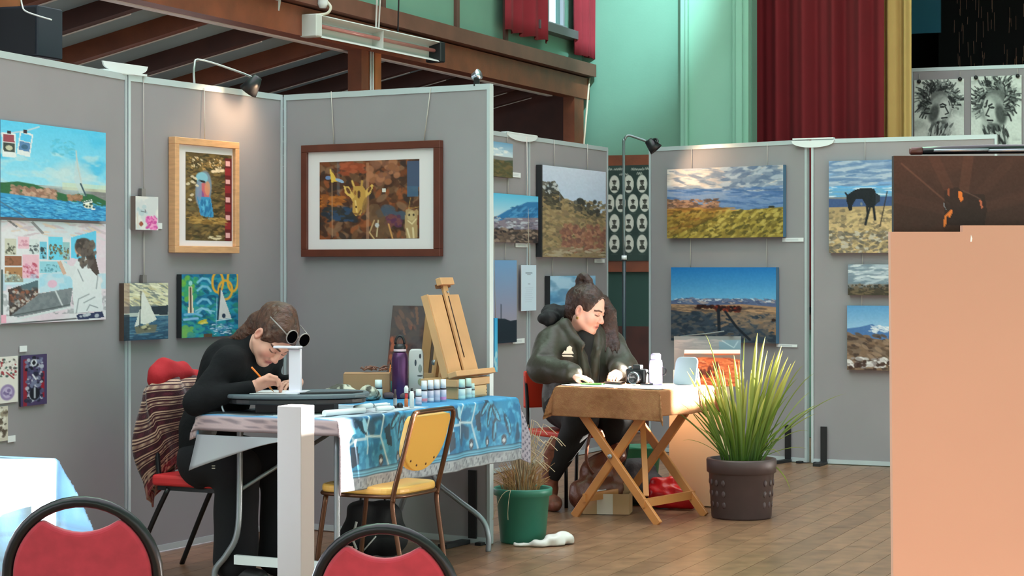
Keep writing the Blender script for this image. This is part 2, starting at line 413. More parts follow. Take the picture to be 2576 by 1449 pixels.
sky_openings = [(.6+2.3*i, 2.6+2.3*i, .25, 2.0) for i in range(8)]  # unseen openings added to let low skylight reach the left panels
wall_right = wall_grid('wall_right', hall(-19, 9.2), S, 28, 0, 10.5, holes+sky_openings, .12, E, green_light)
for i, h in enumerate(holes):
    mb = MB(); c = hall(-19+(h[0]+h[1])/2, 9.2)
    for (u, wz) in ((h[0]-.026, 0), (h[1]+.026, 0)): mb.frame(hall(-19+u, 9.2, (h[2]+h[3])/2), S, E, Z, .05, .16, h[3]-h[2]+.1)
    for z_ in (h[2]-.026, h[3]+.026): mb.frame(hall(-19+(h[0]+h[1])/2, 9.2, z_), S, E, Z, h[1]-h[0]+.1, .16, .05)
    struct(mb.build('window_%d' % (i+2), white_paint))
for i, h in enumerate(sky_openings):
    mb = MB()
    for u in (h[0], (h[0]+h[1])/2, h[1]): mb.frame(hall(-19+u, 9.24, 1.12), S, E, Z, .06, .06, 1.76)
    for z_ in (.27, 1.1, 1.98): mb.frame(hall(-19+(h[0]+h[1])/2, 9.24, z_), S, E, Z, 2.0, .06, .05)
    struct(mb.build('window_%d' % (i+5), white_paint))  # frame of an added sky opening
wall_grid('wall_rear', hall(-19, -3.6), E, 12.8, 0, 8.6, [(5.0, 8.4, 0, 2.4)], .15, -S, green_wall)
# left clerestory window
a0, a1 = wl(15.98), wl(16.66)
mb = MB(); grey_frame = mat('window_frame_paint', (150,158,164), .5)
for a_ in (a0+.02, (a0+a1)/2, a1-.02): mb.frame(hall(a_, -.03, 4.08), S, -E, Z, .03, .03, 1.44)
mb.frame(hall((a0+a1)/2, -.03, 3.38), S, -E, Z, a1-a0, .07, .05)
win = struct(mb.build('window_1', grey_frame))
MB().frame(hall((a0+a1)/2, .04, 3.33), S, -E, Z, a1-a0+.2, .12, .07).build('window_sill', mat('grey_brown_sill', (96,92,94), .5), win)
MB().frame(hall((a0+a1)/2, -.05, 4.08), S, -E, Z, a1-a0, .006, 1.42).build('pane', glassmat('window_glass'), win)
# curtains
def curtain(name, A, B, z0, z1, folds, amp, nrm, m, label, cat, seed=1, flare=0, jag=.0, n=150, group=None):
    r = random.Random(seed); ph = [r.random()*6.3 for _ in range(4)]; P = []
    L = (B-A).length; nz = 14
    for j in range(nz+1):
        t = j/nz; z = z0+(z1-z0)*t; row = []
        for i in range(n+1):
            u = i/n; f = 1+flare*(1-t)
            p = A+(B-A)*(.5+(u-.5)*f)
            wv = math.sin(2*math.pi*folds*u+ph[0]+.6*math.sin(5*u+ph[1]))*.6+.3*math.sin(2*math.pi*folds*.43*u+ph[2])+.25*math.sin(2*math.pi*folds*1.9*u+ph[3]+t)
            zz = z+(jag*math.sin(2*math.pi*folds*u+ph[3]) if j == 0 else 0)
            row.append(V(p.x, p.y, zz)+nrm*(amp*wv*(1+.25*(1-t)*flare*4)))
        P.append(row)
    o = MB().grid(P).build(name, m, None, fix=False)
    md = o.modifiers.new('thick', 'SOLIDIFY'); md.thickness = .006
    return tag(o, label, cat, group)
red_velvet = mat('red_velvet', (104,9,19), .9, sheen=0, var=.08, scale=3)
gold_cloth = mat('gold_cloth', (190,160,96), .9, sheen=0, var=.06, scale=3)
curtain('stage_curtain', hall(.32, 1.40), hall(.32, 2.53), 1.06, 5.3, 5, .085, S*-1, red_velvet, 'tall dark red velvet stage curtain hanging in deep folds beside the gold one', 'curtain', 4)
curtain('gold_stage_curtain', hall(.55, 2.42), hall(.55, 2.70), 1.06, 5.3, 2.1, .045, S*-1, gold_cloth, 'pale gold stage curtain hanging in folds right of the red one', 'curtain', 9)
red_cot = mat('faded_red_cotton', (132,30,42), .9, sheen=0, var=.12, scale=4)
curtain('window_curtain', hall(wl(15.22), .1), hall(wl(16.12), .1), 3.20, 5.0, 4, .045, E, red_cot, 'red cotton curtain drawn to the left of the high window', 'curtain', 2, jag=.008)
curtain('window_curtain', hall(wl(16.64), .1), hall(wl(17.2)-.16, .1), 3.17, 5.0, 4, .045, E, red_cot, 'red cotton curtain drawn to the right of the high window', 'curtain', 6, jag=.008)

# ------------------------------------------------------------------ grey exhibition panels
fabric = mat('grey_panel_fabric', (150,146,150), .9, var=.03, scale=3, bump=.12, bscale=900)
rail_m = mat('pale_aluminium', (196,208,212), .4, .25)
foot_m = mat('black_steel', (24,26,28), .5)
white_plastic = mat('white_plastic', (222,230,232), .45)
class Pan:
    def __init__(s, P, Q, label, z0=.015, z1=2.29, cat='display panel', group=None, name='exhibition_screen'):
        s.P = V(P[0], P[1], 0); s.Q = V(Q[0], Q[1], 0); s.d = (s.Q-s.P).normalized(); s.L = (s.Q-s.P).length
        n = V(s.d.y, -s.d.x, 0)
        if n.dot((s.P+s.Q)/2) > 0: n = -n
        s.n = n; s.z0 = z0; s.z1 = z1; c = (s.P+s.Q)/2
        r = empty(name, c+Z*(0 if z0 < .1 else z0-.015), label, cat, group); s.root = r; hh = (z0+z1)/2
        MB().frame(c+Z*hh-n*.015, s.d, n, Z, s.L-.05, .026, z1-z0-.02).build('fabric_board', fabric, r)
        MB().frame(c+Z*(z1-.004)-n*.015, s.d, n, Z, s.L-.012, .034, .03).build('top_rail', rail_m, r)
        MB().frame(c+Z*(z0+.006)-n*.015, s.d, n, Z, s.L-.012, .034, .03).build('bottom_rail', rail_m, r)
        for u in (.014, s.L-.014): MB().frame(s.P+s.d*u+Z*hh-n*.015, s.d, n, Z, .017, .036, z1-z0).build('side_rail', rail_m, r)
        for u in (.05, s.L-.05): MB().frame(s.P+s.d*u+Z*.0075-n*.015, s.d, n, Z, .035, .12, .015).build('foot', foot_m, r) if z0 < .1 else None
    def pt(s, x, y, o=0):
        """the point of the panel's front face (o metres in front) seen through pixel x, y"""
        r = V((x-1288)/FP, 1, -(y-675)/FP); k = (s.P+s.n*o).dot(s.n)/r.dot(s.n); return r*k+Z*CH
    def u(s, x, o=0): return (s.pt(x, 675, o)-s.P).dot(s.d)
    def loc(s, u, z, o=0): return s.P+s.d*u+s.n*o+Z*z
    def rect(s, xl, xr, ytl, ytr, ybl, ybr, o):
        u0, u1 = s.u(xl, o), s.u(xr, o); zt = (s.pt(xl, ytl, o).z+s.pt(xr, ytr, o).z)/2; zb = (s.pt(xl, ybl, o).z+s.pt(xr, ybr, o).z)/2
        return u0, u1, zb, zt
P0, P1, P2, P3 = (-2.228, 8.217), (-1.826, 9.434), (-1.2165, 10.56), (-.105, 9.897)
A = Pan(P0, P1, 'grey fabric display panel at far left holding the seascape painting')
B = Pan(P1, P2, 'grey fabric display panel behind the writing woman, with the framed bird')
C = Pan(P2, P3, 'grey fabric display panel behind the easel, with the framed giraffe')
D1 = Pan((-.43, 12.62), (.110, 13.83), 'grey fabric display panel half hidden behind the giraffe panel')
D2 = Pan((.116, 13.84), (.733, 15.15), 'grey fabric display panel behind the woman in the green jacket')
Ep = Pan((1.03, 15.0), (2.09, 14.06), 'grey fabric display panel with two wide landscapes, behind the green plant', z1=2.28)
Fp = Pan((2.11, 14.05), (3.30, 13.50), 'grey fabric display panel with the grazing horse picture', z1=2.28)
G = Pan((3.447, 17.2), (4.75, 16.72), 'grey display panel standing up on the stage with charcoal drawings', z0=1.0, z1=3.10)
# stage panel stands on the stage floor through two feet
for u in (.1, 1.2): MB().frame(G.loc(u, 1.015)-G.n*.015, G.d, G.n, Z, .04, .3, .03).build('foot', foot_m, G.root)
for pan, u in ((Ep, 1.42-.16), (Fp, .10)):
    MB().frame(pan.loc(u, .14, .012), pan.d, pan.n, Z, .045, .012, .25).build('foot_bracket', foot_m, pan.root)
    MB().frame(pan.loc(u, .01, .1), pan.d, pan.n, Z, .05, .2, .02).build('foot_base', foot_m, pan.root)
def connector(pan, x0, x1, yt, yb, label):
    u0, u1, zb, zt = pan.rect(x0, x1, yt, yt, yb, yb, .02); c = (u0+u1)/2; hw = (u1-u0)/2; h = zt-zb; n = 14
    pts = [pan.loc(c-hw, zt, .004), pan.loc(c+hw, zt, .004)]+[pan.loc(c+hw*math.cos(t)*.97, zt-.2*h-(.8*h)*math.sin(t), .004) for t in [math.pi*i/n for i in range(n+1)]]
    mb = MB().prism(pts, pan.n*.008); mb.frame(pan.loc(c, pan.z1+.016, -.012), pan.d, pan.n, Z, hw*1.9, .05, .01)
    tag(mb.build('panel_connector', white_plastic), label, 'connector')
connector(B, 262, 376, 160, 187, 'white half moon connector plate on top of the leftmost panel joint')
connector(D2, 1278, 1356, 337, 356, 'white half moon connector plate on the joint behind the giraffe panel edge')
connector(Fp, 1990, 2098, 353, 371, 'white half moon connector plate on top of the right panel joint')
# ------------------------------------------------------------------ pictures on the panels
oak = mat('oak_frame', (214,164,118), .45, var=.12, scale=12, stretch=(1,1,6))
mahogany = mat('mahogany_frame', (92,44,30), .4, var=.15, scale=9)
matboard = mat('white_mat_board', (226,220,222), .8)
cord_m = mat('hanging_cord', (196,190,182), .6)
card_m = mat('white_card', (232,236,238), .7)
edge_dark = mat('dark_canvas_edge', (30,34,38), .7)
edge_blue = mat('blue_canvas_edge', (70,110,140), .7)
edge_white = mat('pale_canvas_edge', (206,204,200), .7)
edge_brown = mat('brown_canvas_edge', (62,52,42), .7)
def canvas(pan, name, xl, xr, yt, yb, cv, label, cat='painting', th=.022, edge=None, gap=.003, cords=(), group=None, clip=False, tilt=0):
    """yt, yb: (left, right) pixel heights"""
    o_ = th+gap
    u0, u1, z0, z1 = pan.rect(xl, xr, yt[0], yt[1], yb[0], yb[1], o_)
    r = empty(name, pan.loc((u0+u1)/2, z0, o_/2), label, cat, group)
    MB().frame(pan.loc((u0+u1)/2, (z0+z1)/2, gap+th/2-.0006), pan.d, pan.n, Z, u1-u0, th-.001, z1-z0).build('canvas_body', edge or edge_dark, r)
    picgrid('picture', pan.loc(u0, z1, o_), pan.loc(u1, z1, o_), pan.loc(u0, z0, o_), pan.loc(u1, z0, o_), cv, r)
    for c in cords:
        (x0, y0), (x1, y1) = c
        MB().tube([pan.pt(x0, y0, .006), pan.pt(x1, y1, .008)], .0022, 5).build('hanging_cord', cord_m, r)
    if clip: 
        u = pan.u(clip[0], .01); MB().frame(pan.loc(u, z1+.016, .012), pan.d, pan.n, Z, .03, .018, .045).build('bulldog_clip', mat('steel_clip', (130,128,126), .4, .6), r)
    return r
def card(pan, x0, x1, y0, y1, label, o=.004, lines=True, group=None):
    u0, u1, z0, z1 = pan.rect(x0, x1, y0, y0, y1, y1, o); cv = Cv(max(12, x1-x0), max(8, y1-y0), (232,236,238), 1.0)
    if lines:
        for k in range(2): cv.line([(cv.W*.2, cv.H*(.38+.25*k)), (cv.W*.75, cv.H*(.38+.25*k))], 1.2, (170,178,184), .7)
    r = empty('price_card', pan.loc((u0+u1)/2, z0, o/2), label, 'card', group)
    MB().frame(pan.loc((u0+u1)/2, (z0+z1)/2, o/2+.0005), pan.d, pan.n, Z, u1-u0, .002, z1-z0).build('card', card_m, r)
    picgrid('lettering', pan.loc(u0, z1, o), pan.loc(u1, z1, o), pan.loc(u0, z0, o), pan.loc(u1, z0, o), cv, r)
    return r
def framed(pan, name, xl, xr, yt, yb, fw, cv, pic, th, fm, label, cords):
    """pic = (xl, xr, yt, yb) of the printed image"""
    u0, u1, z0, z1 = pan.rect(xl, xr, yt[0], yt[1], yb[0], yb[1], th)
    r = empty(name, pan.loc((u0+u1)/2, z0, th/2), label, 'framed picture'); c = (u0+u1)/2; zc = (z0+z1)/2
    mb = MB()
    for z_ in (z0+fw/2, z1-fw/2): mb.frame(pan.loc(c, z_, th/2+.002), pan.d, pan.n, Z, u1-u0, th, fw)
    for u_ in (u0+fw/2, u1-fw/2): mb.frame(pan.loc(u_, zc, th/2+.002), pan.d, pan.n, Z, fw, th, z1-z0-2*fw)
    bevel(mb.build('frame', fm, r), .002, 1)
    m_ = MB().frame(pan.loc(c, zc, th*.55), pan.d, pan.n, Z, u1-u0-fw, .004, z1-z0-fw).build('mat_board', matboard, r)
    o_ = th*.55+.0028; a0, a1, b0, b1 = pan.rect(pic[0], pic[1], pic[2][0], pic[2][1], pic[3][0], pic[3][1], o_)
    g = picgrid('picture', pan.loc(a0, b1, o_), pan.loc(a1, b1, o_), pan.loc(a0, b0, o_), pan.loc(a1, b0, o_), cv, r)
    for (x0, y0), (x1, y1) in cords: MB().tube([pan.pt(x0, y0, .006), pan.pt(x1, y1, .012)], .0024, 5).build('hanging_cord', cord_m, r)
    return r
# --- panel A
c = Cv(266, 234).grad(0, (96,202,240), 150, (150,218,240)).blotch((66,186,232), 60, 30, 2, .45, .7, 0, 130, .7)
c.ell(178, 128, 52, 42, (190,218,224), .75, soft=.6).blotch((206,226,228), 46, 18, 8, .55, .7, 60, 170, .6)
c.dabs(20, (125, 30, 180, 70), 9, 4, [(84,190,226), (100,186,210)], 5, 0, .6, .5)
c.rect(150, 140, 266, 158, (220,222,180), .5)
c.below([(0,152),(40,146),(80,150),(120,162),(170,172),(200,164),(230,166),(266,180)], (44,98,62))
c.dabs(60, (25, 160, 135, 184), 9, 6, [(178,138,118), (150,112,96), (196,160,140), (128,104,86)], 4, .4)
c.dabs(18, (165, 170, 200, 184), 7, 5, [(172,132,104), (140,104,80)], 6)
c.below([(0,176),(120,184),(180,190),(266,196)], (62,154,208)).dabs(200, (0, 186, 266, 234), 11, 2.2, [(88,182,226), (40,122,180), (112,200,236), (30,108,164)], 7, .08, .25, .7)
c.line([(0,198),(30,215),(60,234)], 3, (80,100,120), .7)
c.poly([(186,60),(196,100),(206,150),(215,172),(196,168),(180,130)], (196,214,220), .6).line([(186,56),(190,95),(205,160)], 3, (196,206,204)).line([(198,140),(212,170)], 4, (46,74,86))
c.ell(218, 195, 13, 8, (236,234,214)).poly([(203,186),(228,178),(230,186),(206,193)], (240,244,240)).line([(204,188),(226,182)], 2.5, (28,66,60)).ell(232, 203, 6, 3, (236,240,240)).dabs(6, (206,186,236,202), 4, 3, [(30,60,56)], 3)
c.line([(0,34),(30,28),(60,20),(92,6)], 3, (206,214,224))
for (x, y, t, cs) in [(20, 58, .02, [(150,74,86),(60,70,66),(196,196,170)]), (58, 52, -.14, [(90,196,240),(88,130,176),(60,100,130)])]:
    ca_, sa_ = math.cos(t), math.sin(t); R_ = lambda dx, dy: (x+dx*ca_+dy*sa_, y-dx*sa_+dy*ca_)
    c.poly([R_(-16,-28), R_(16,-28), R_(16,30), R_(-16,30)], (226,232,234)); c.poly([R_(-13,-24), R_(13,-24), R_(13,-6), R_(-13,-6)], cs[0]); c.poly([R_(-13,-4), R_(13,-4), R_(13,18), R_(-13,18)], cs[1]); c.ell(*R_(0,8), 8, 6, cs[2]); c.rect(x-5, y-34, x+5, y-26, (50,40,50))
canvas(A, 'seascape_painting', 1, 266, (302,333), (548,554), c.grain(5), 'large bright blue seascape canvas with hills and a white sailboat', edge=edge_blue)
c = Cv(266, 252, (226,226,232)).blotch((228,206,220), 60, 50, 3, .5, .65, a=.8).blotch((206,220,230), 40, 30, 13, .5, .65, 0, 60, .7)
c.dabs(20, (0, 0, 266, 40), 22, 4, [(206,190,200), (216,214,220), (228,206,190)], 4, .2)
c.poly([(20,0),(40,15),(36,18),(14,2)], (90,90,96), .7).poly([(76,0),(104,28),(98,32),(70,4)], (110,108,112), .7)
c.poly([(172,38),(240,18),(240,100),(172,90)], (104,204,240))
for (x, y, w_, h_, cs) in [(8,44,28,40,[(206,206,190),(90,92,80)]), (40,40,26,28,[(236,196,210),(210,150,170)]), (66,44,24,38,[(214,224,226),(80,90,96)]), (92,50,18,44,[(120,200,226),(40,60,70),(150,110,80)]), (114,38,36,58,[(110,210,240),(140,120,80),(90,80,60)]), (150,50,18,46,[(150,196,200),(130,110,60),(90,80,100)]), (8,86,40,24,[(150,100,76),(120,84,60)]), (8,114,44,36,[(176,130,90),(110,80,60),(220,210,190)]), (50,84,40,58,[(236,190,206),(222,150,180),(190,90,110)]), (92,100,70,28,[(150,210,226),(90,150,170)])]:
    c.rect(x, y, x+w_, y+h_, cs[0]).dabs(int(w_*h_/70)+4, (x+3, y+h_*.35, x+w_-3, y+h_-3), 5, 4, cs, x+y, .8, 1)
c.rect(8,150,90,156,(238,238,240)).poly([(16,168),(88,146),(90,200),(20,232)], (70,60,58)).dabs(40, (22,168,86,222), 7, 5, [(150,96,76),(70,66,72),(206,196,190),(110,74,62)], 8, .5, 1)
c.poly([(92,132),(180,120),(180,168),(92,178)], (196,222,236)).ell(124,156,12,10,(236,180,206),.8).blotch((120,206,236), 30, 30, 6, .5, .6, 130, 170, .35)
c.poly([(92,180),(176,166),(170,214),(40,236),(22,232)], (128,136,142)).blotch((100,108,114), 8, 8, 4, .45, .6, 178, 232, .4).line([(132,174),(150,212)], 4, (206,212,216)).line([(40,240),(170,216)], 5, (214,222,226)).line([(22,232),(168,210)], 2.5, (80,86,90))
c.poly([(180,232),(176,150),(166,130),(186,98),(210,88),(236,110),(252,150),(258,228)], (224,230,234)).poly([(158,134),(150,112),(140,104),(146,96),(170,110),(188,112),(176,140)], (218,224,228)).poly([(136,100),(146,98),(160,130),(152,134)], (214,176,156))
for pts in [[(186,232),(192,196),(220,184)], [(206,206),(236,192)], [(230,112),(244,136),(240,170)], [(190,120),(204,150)], [(214,226),(222,212),(244,220)]]: c.line(pts, 2.5, (120,132,140), .8)
c.ell(198,66,16,20,(206,160,136)).ell(206,60,24,22,(78,70,66)).poly([(196,44),(226,50),(238,90),(248,130),(240,136),(222,116),(210,84)], (76,66,62)).dabs(24, (190,44,236,120), 7, 10, [(96,88,84),(58,52,50),(110,98,90)], 3, .4)
c.poly([(186,236),(256,230),(262,246),(190,250)], (46,56,90)).dabs(6, (190,236,250,246), 5, 4, [(200,206,214)], 2).rect(0,230,12,250,(238,176,196)).line([(0,252),(186,246)], 3, (60,64,66)).rect(0,120,5,230,(56,70,70),.8)
canvas(A, 'studio_painting', 3, 266, (557,560), (817,803), c.grain(4), 'unframed pastel painting of a girl in a white shirt viewed from behind', th=.006, edge=edge_white)
c = Cv(46, 116, (226,222,216)).dabs(16, (2,4,42,50), 5, 4, [(150,40,50),(60,90,84),(196,190,184),(90,80,80)], 5, 0, 1).ell(20, 90, 18, 20, (150,132,176)).ell(20, 90, 12, 14, (186,172,204)).dabs(6, (12,80,30,100), 4, 4, [(120,104,150)], 3).line([(18,40),(36,56)], 3, (150,40,50))
canvas(A, 'small_drawing', -2, 45, (896,897), (1012,1014), c, 'small white drawing with a purple medallion at far left edge', th=.004, edge=edge_white)
c = Cv(66, 127, (74,62,100)).rect(6,10,16,127,(140,40,56)).rect(50,44,60,110,(150,36,52)).dabs(60, (14,6,54,116), 7, 6, [(36,38,60),(120,126,156),(80,84,120),(196,200,214),(22,22,34)], 4, .7, 1.2).ell(33,20,8,9,(206,210,220)).ell(33,20,4,6,(30,30,40)).line([(30,50),(38,62)], 4, (220,220,230)).ell(35,98,13,16,(26,28,40)).line([(35,84),(35,108)], 4, (196,200,214))
canvas(A, 'purple_drawing', 52, 118, (893,892), (1021,1018), c, 'small dark purple picture with white mechanical shapes on left panel', th=.006)
c = Cv(22, 88, (206,200,186)).dabs(16, (0,4,20,84), 5, 8, [(90,80,70),(230,226,214),(150,140,120)], 3, .4, .8)
canvas(A, 'small_sketch', -6, 20, (1022,1023), (1110,1109), c, 'small beige sketch at the very left edge, lowest on the panel', th=.004, edge=edge_white)
card(A, 50, 68, 870, 885, 'small white card pinned above the dark purple picture', lines=False)
card(A, 20, 39, 1096, 1112, 'small white card pinned beside the lowest beige sketch', lines=False)
# --- panel B
c = Cv(57, 85, (206,210,212)).blotch((226,224,220), 20, 20, 3, .45, .6).dabs(8, (6,20,30,44), 5, 5, [(180,200,206)], 3).line([(14,38),(26,40),(24,34)], 1.6, (60,60,70)).line([(4,44),(6,80)], 4, (214,206,196)).dabs(34, (28,50,52,82), 6, 5, [(220,96,170),(236,140,196),(200,70,150),(240,170,206)], 8, 0, 1).ell(14,70,5,6,(150,80,60))
canvas(B, 'flower_painting', 341, 398, (495,494), (580,577), c, 'tiny pale canvas with a pink flower hanging on a cord', th=.03, edge=mat('flower_canvas_edge', (120,104,96), .7), cords=[((361,193),(362,490)), ((362,582),(363,700))], clip=(357,))
card(B, 397, 408, 561, 576, 'tiny white card beside the pink flower canvas', lines=False)
c = Cv(116, 220, (92,76,46)).dabs(200, (0,0,116,220), 12, 4, [(120,100,58),(70,58,34),(104,92,60),(140,112,66),(54,50,30)], 3, -.2, .6).dabs(20, (10,10,90,40), 5, 2.5, [(226,206,170),(190,150,90)], 5, .8, .5)
c.rect(98,8,116,220,(96,30,34)); [c.rect(100, 16+46*k, 112, 28+46*k, (226,170,170)) for k in range(5)]; [c.rect(99, 34+46*k, 114, 52+46*k, (140,40,46)) for k in range(4)]
c.dabs(9, (66,36,96,48), 4, 3, [(236,214,180)], 6).ell(44,92,20,48,(120,140,160),1,.1).ell(40,62,15,14,(130,186,206)).ell(46,100,12,26,(196,104,110),1,-.1).ell(38,112,8,18,(140,84,140),1).ell(54,88,7,18,(214,150,110),.8).poly([(28,110),(62,110),(70,158),(60,164),(36,156)], (64,144,190)).dabs(14, (34,120,64,160), 3, 11, [(40,110,160),(90,176,214)], 8, .1, .2).line([(34,70),(46,72)], 5, (24,24,26)).ell(34,94,6,26,(130,150,176),.8)
c.dabs(24, (6,162,96,178), 16, 3, [(186,150,84),(150,116,60),(120,92,46)], 4, .12, .15).dabs(10, (0,60,30,120), 4, 2.5, [(226,210,180)], 14).dabs(8, (60,208,84,216), 6, 2, [(220,206,170)], 9)
framed(B, 'framed_bird', 440, 602, (345,357), (636,637), .034, c, (467,583,(380,393),(604,607)), .042, oak, 'light oak framed collage of a blue and lilac bird in a white mat', [((514,222),(515,352))])
c = Cv(111, 142, (186,196,190)).grad(0,(206,206,180),60,(226,222,180)).dabs(50, (0,0,111,60), 14, 3, [(236,232,206),(120,130,126),(206,196,150),(160,160,146)], 4, .35, .3).rect(0,58,111,74,(90,104,114)).poly([(64,60),(111,56),(111,82),(64,78)], (40,52,62)).grad(82,(80,120,144),142,(40,72,96)).dabs(40,(0,84,111,142), 16, 2.5, [(60,104,134),(44,80,108),(90,132,152)], 6, 0, .1)
c.poly([(44,22),(48,22),(82,92),(54,104),(40,100)], (222,224,216)).poly([(40,60),(40,104),(26,108)], (214,218,212)).poly([(26,108),(84,104),(78,124),(30,124)], (110,112,96)).dabs(8,(40,104,80,118), 5, 3, [(196,190,150),(70,74,66)], 3).line([(42,20),(38,110)], 2, (60,66,64)).line([(26,126),(84,122)], 2, (120,130,126)).rect(0,0,14,76,(150,120,104),.6).rect(0,78,14,142,(30,44,54),.8)
canvas(B, 'yacht_painting', 312, 423, (713,711), (858,852), c.grain(6), 'small moody canvas of a white sailed yacht bridging the panel joint', th=.028, gap=.012, edge=mat('umber_canvas_edge', (84,66,56), .7), cords=[((362,582),(362,706))], clip=(360,))
c = Cv(146, 158, (32,120,160)).dabs(150, (0,0,146,158), 14, 6, [(24,104,146),(40,150,176),(20,86,120),(60,160,150),(40,130,120)], 4, .1, .7).dabs(16,(0,6,40,70), 8, 10, [(60,160,110),(110,176,70),(40,140,120)], 3)
for y in (10, 30, 62, 86): c.line([(40,y+10),(52,y),(66,y+2),(74,y+12)], 6, (130,196,226), .9)
c.line([(8,100),(34,98),(50,104)], 6, (110,180,220)).line([(6,112),(40,110)], 6, (140,190,230)).line([(34,92),(50,84),(62,90),(84,94)], 3, (150,206,230))
c.poly([(18,30),(26,30),(30,96),(16,96)], (230,214,190)).line([(22,34),(23,94)], 4, (70,50,40)).ell(22,22,5,6,(150,206,210))
for (x, y, a_, b_) in [(92,20,14,26), (132,14,14,30), (112,40,18,24)]:
    t = np.linspace(0, 6.3, 24); c.line([(x+a_*math.cos(q), y+b_*math.sin(q)) for q in t], 6, (226,170,60))
c.poly([(98,40),(102,40),(128,112),(94,116)], (214,214,216)).line([(98,36),(92,118)], 4, (24,52,74)).ell(108,106,5,6,(40,60,84)).line([(88,118),(128,114)], 2.5, (206,226,236)).line([(90,60),(88,140)], 2, (150,196,230)).dabs(24, (76,126,130,152), 8, 2, [(206,226,240),(120,170,210),(60,120,170)], 8, -.1, .4).dabs(8,(44,116,74,124),8,3,[(206,190,60),(230,220,120)],3).dabs(8,(4,132,30,154),8,7,[(120,180,90),(70,150,140)],5).rect(56,150,78,158,(96,74,56))
canvas(B, 'blue_collage', 457, 599, (690,690), (848,847), c.grain(5), 'square turquoise collage of a sailboat, lighthouse and yellow rope', th=.03)
# --- panel C
c = Cv(252, 196, (96,62,42)).dabs(220, (0,0,252,196), 20, 10, [(120,66,40),(84,54,40),(150,84,50),(70,46,36),(110,78,56),(60,48,44),(136,100,76)], 5, 0, 1.4)
c.rect(44,0,52,150,(120,120,130),.4).rect(120,4,126,196,(190,140,110),.6).rect(222,4,252,68,(74,86,112)).rect(222,66,250,92,(70,100,130),.9).dabs(12,(48,4,118,34),16,7,[(150,72,46),(176,90,60)],3).dabs(16,(126,4,200,60),14,12,[(150,96,66),(136,90,70),(176,116,84)],6).dabs(14,(4,86,60,112),14,5,[(186,110,50),(150,86,40)],4).dabs(30,(10,118,100,150),14,7,[(44,48,56),(60,56,52),(52,74,104)],8).dabs(10,(156,118,210,140),14,8,[(74,84,100),(60,70,90)],9).dabs(12,(170,140,206,166),10,9,[(92,52,80),(120,70,70)],2).line([(32,30),(33,190)],2.5,(186,146,116),.7)
c.poly([(26,20),(36,30),(46,50),(30,52)], (226,184,80)).ell(52,48,12,4,(150,176,206),1,.4).ell(22,40,7,5,(110,136,180)).line([(28,20),(34,46)],4,(230,190,90))
gy = (222,178,96); gy2 = (196,150,76)
c.poly([(88,64),(110,62),(124,82),(120,100),(112,116),(106,136),(92,138),(84,126),(86,104),(80,92)], gy2).poly([(62,62),(76,64),(90,90),(84,96),(66,80)], gy).poly([(118,76),(134,58),(138,62),(130,84),(118,92)], gy).ell(74,74,4,9,(110,70,46),1,-.5).ell(128,72,3.5,8,(110,70,46),1,.4).line([(88,62),(84,50)],5,gy).line([(108,62),(110,48)],5,gy2).line([(110,46),(110,42)],6,(70,44,34)).ell(101,84,4,10,(90,60,40)).ell(92,80,3,6,(150,100,56)).line([(92,100),(96,128)],4,(234,194,120)).ell(94,116,2.5,3,(70,46,34)).line([(88,132),(100,134),(106,124)],3,(110,72,46)).ell(116,112,6,20,(150,112,66),.8,.2)
c.poly([(130,108),(150,110),(170,150),(190,190),(150,196),(128,150)], (110,82,60),.7).line([(140,150),(128,180),(140,196)],3,(206,170,120)).line([(150,150),(146,190)],3,(214,190,150)).line([(176,160),(186,196)],4,(206,150,90)).ell(147,162,5,6,(196,190,190)).rect(160,70,168,80,(220,214,206)).line([(230,96),(226,122),(250,118)],1,gy)
c.poly([(218,126),(226,122),(240,128),(246,122),(250,130),(246,152),(248,194),(220,196),(216,160)], (176,146,104)).ell(232,140,10,12,(196,170,124)).line([(224,152),(234,160),(244,148)],3,(226,206,160)).ell(227,138,2.5,3,(50,40,36)).ell(238,138,2.5,3,(50,40,36)).line([(222,172),(228,194)],4,(226,206,164)).line([(236,170),(238,194)],4,(226,206,164))
framed(C, 'framed_giraffe', 757, 1106, (364,354), (644,647), .038, c, (804,1055,(407,401),(601,601)), .036, mahogany, 'dark brown framed collage of a giraffe head in a wide white mat', [((833,230),(840,366)), ((1083,222),(1066,358))])
# --- panels D
c = Cv(52, 88).grad(0,(110,160,196),36,(206,222,230)).dabs(12,(0,14,52,34),10,4,[(196,216,228),(236,240,240),(150,186,206)],3).below([(0,44),(30,46),(52,42)], (70,80,60)).dabs(40,(0,46,52,88),10,4,[(96,88,56),(76,74,48),(116,98,64)],5)
canvas(D1, 'small_landscape', 1236, 1290, (357,360), (447,444), c, 'small upright landscape of cloud over brown hills, topmost beside giraffe panel', cords=[((1276,334),(1276,360)), ((1278,447),(1278,488))])
card(D1, 1286, 1310, 434, 446, 'white card beside the small upright cloud landscape')
c = Cv(118, 118).grad(0,(90,190,230),64,(206,224,236)).below([(0,66),(40,40),(70,26),(90,16),(118,14)], (50,120,176)).dabs(20,(40,26,116,60),10,3,[(80,150,200),(40,100,150)],3,-.5).below([(0,72),(50,58),(118,54)], (136,126,140)).dabs(40,(0,58,118,92),10,3,[(150,150,166),(110,110,130),(190,196,206),(96,90,104)],6,-.1).below([(0,88),(118,84)], (90,76,68)).dabs(40,(0,86,118,118),9,5,[(56,50,50),(150,130,116),(110,92,80),(40,36,40)],7)
canvas(D1, 'mountain_painting', 1234, 1354, (486,493), (611,609), c, 'landscape canvas of a blue mountain behind brown scrub, left of the crag canvas', cords=[((1271,611),(1271,654))])
card(D1, 1297, 1330, 612, 622, 'white card below the blue mountain canvas')
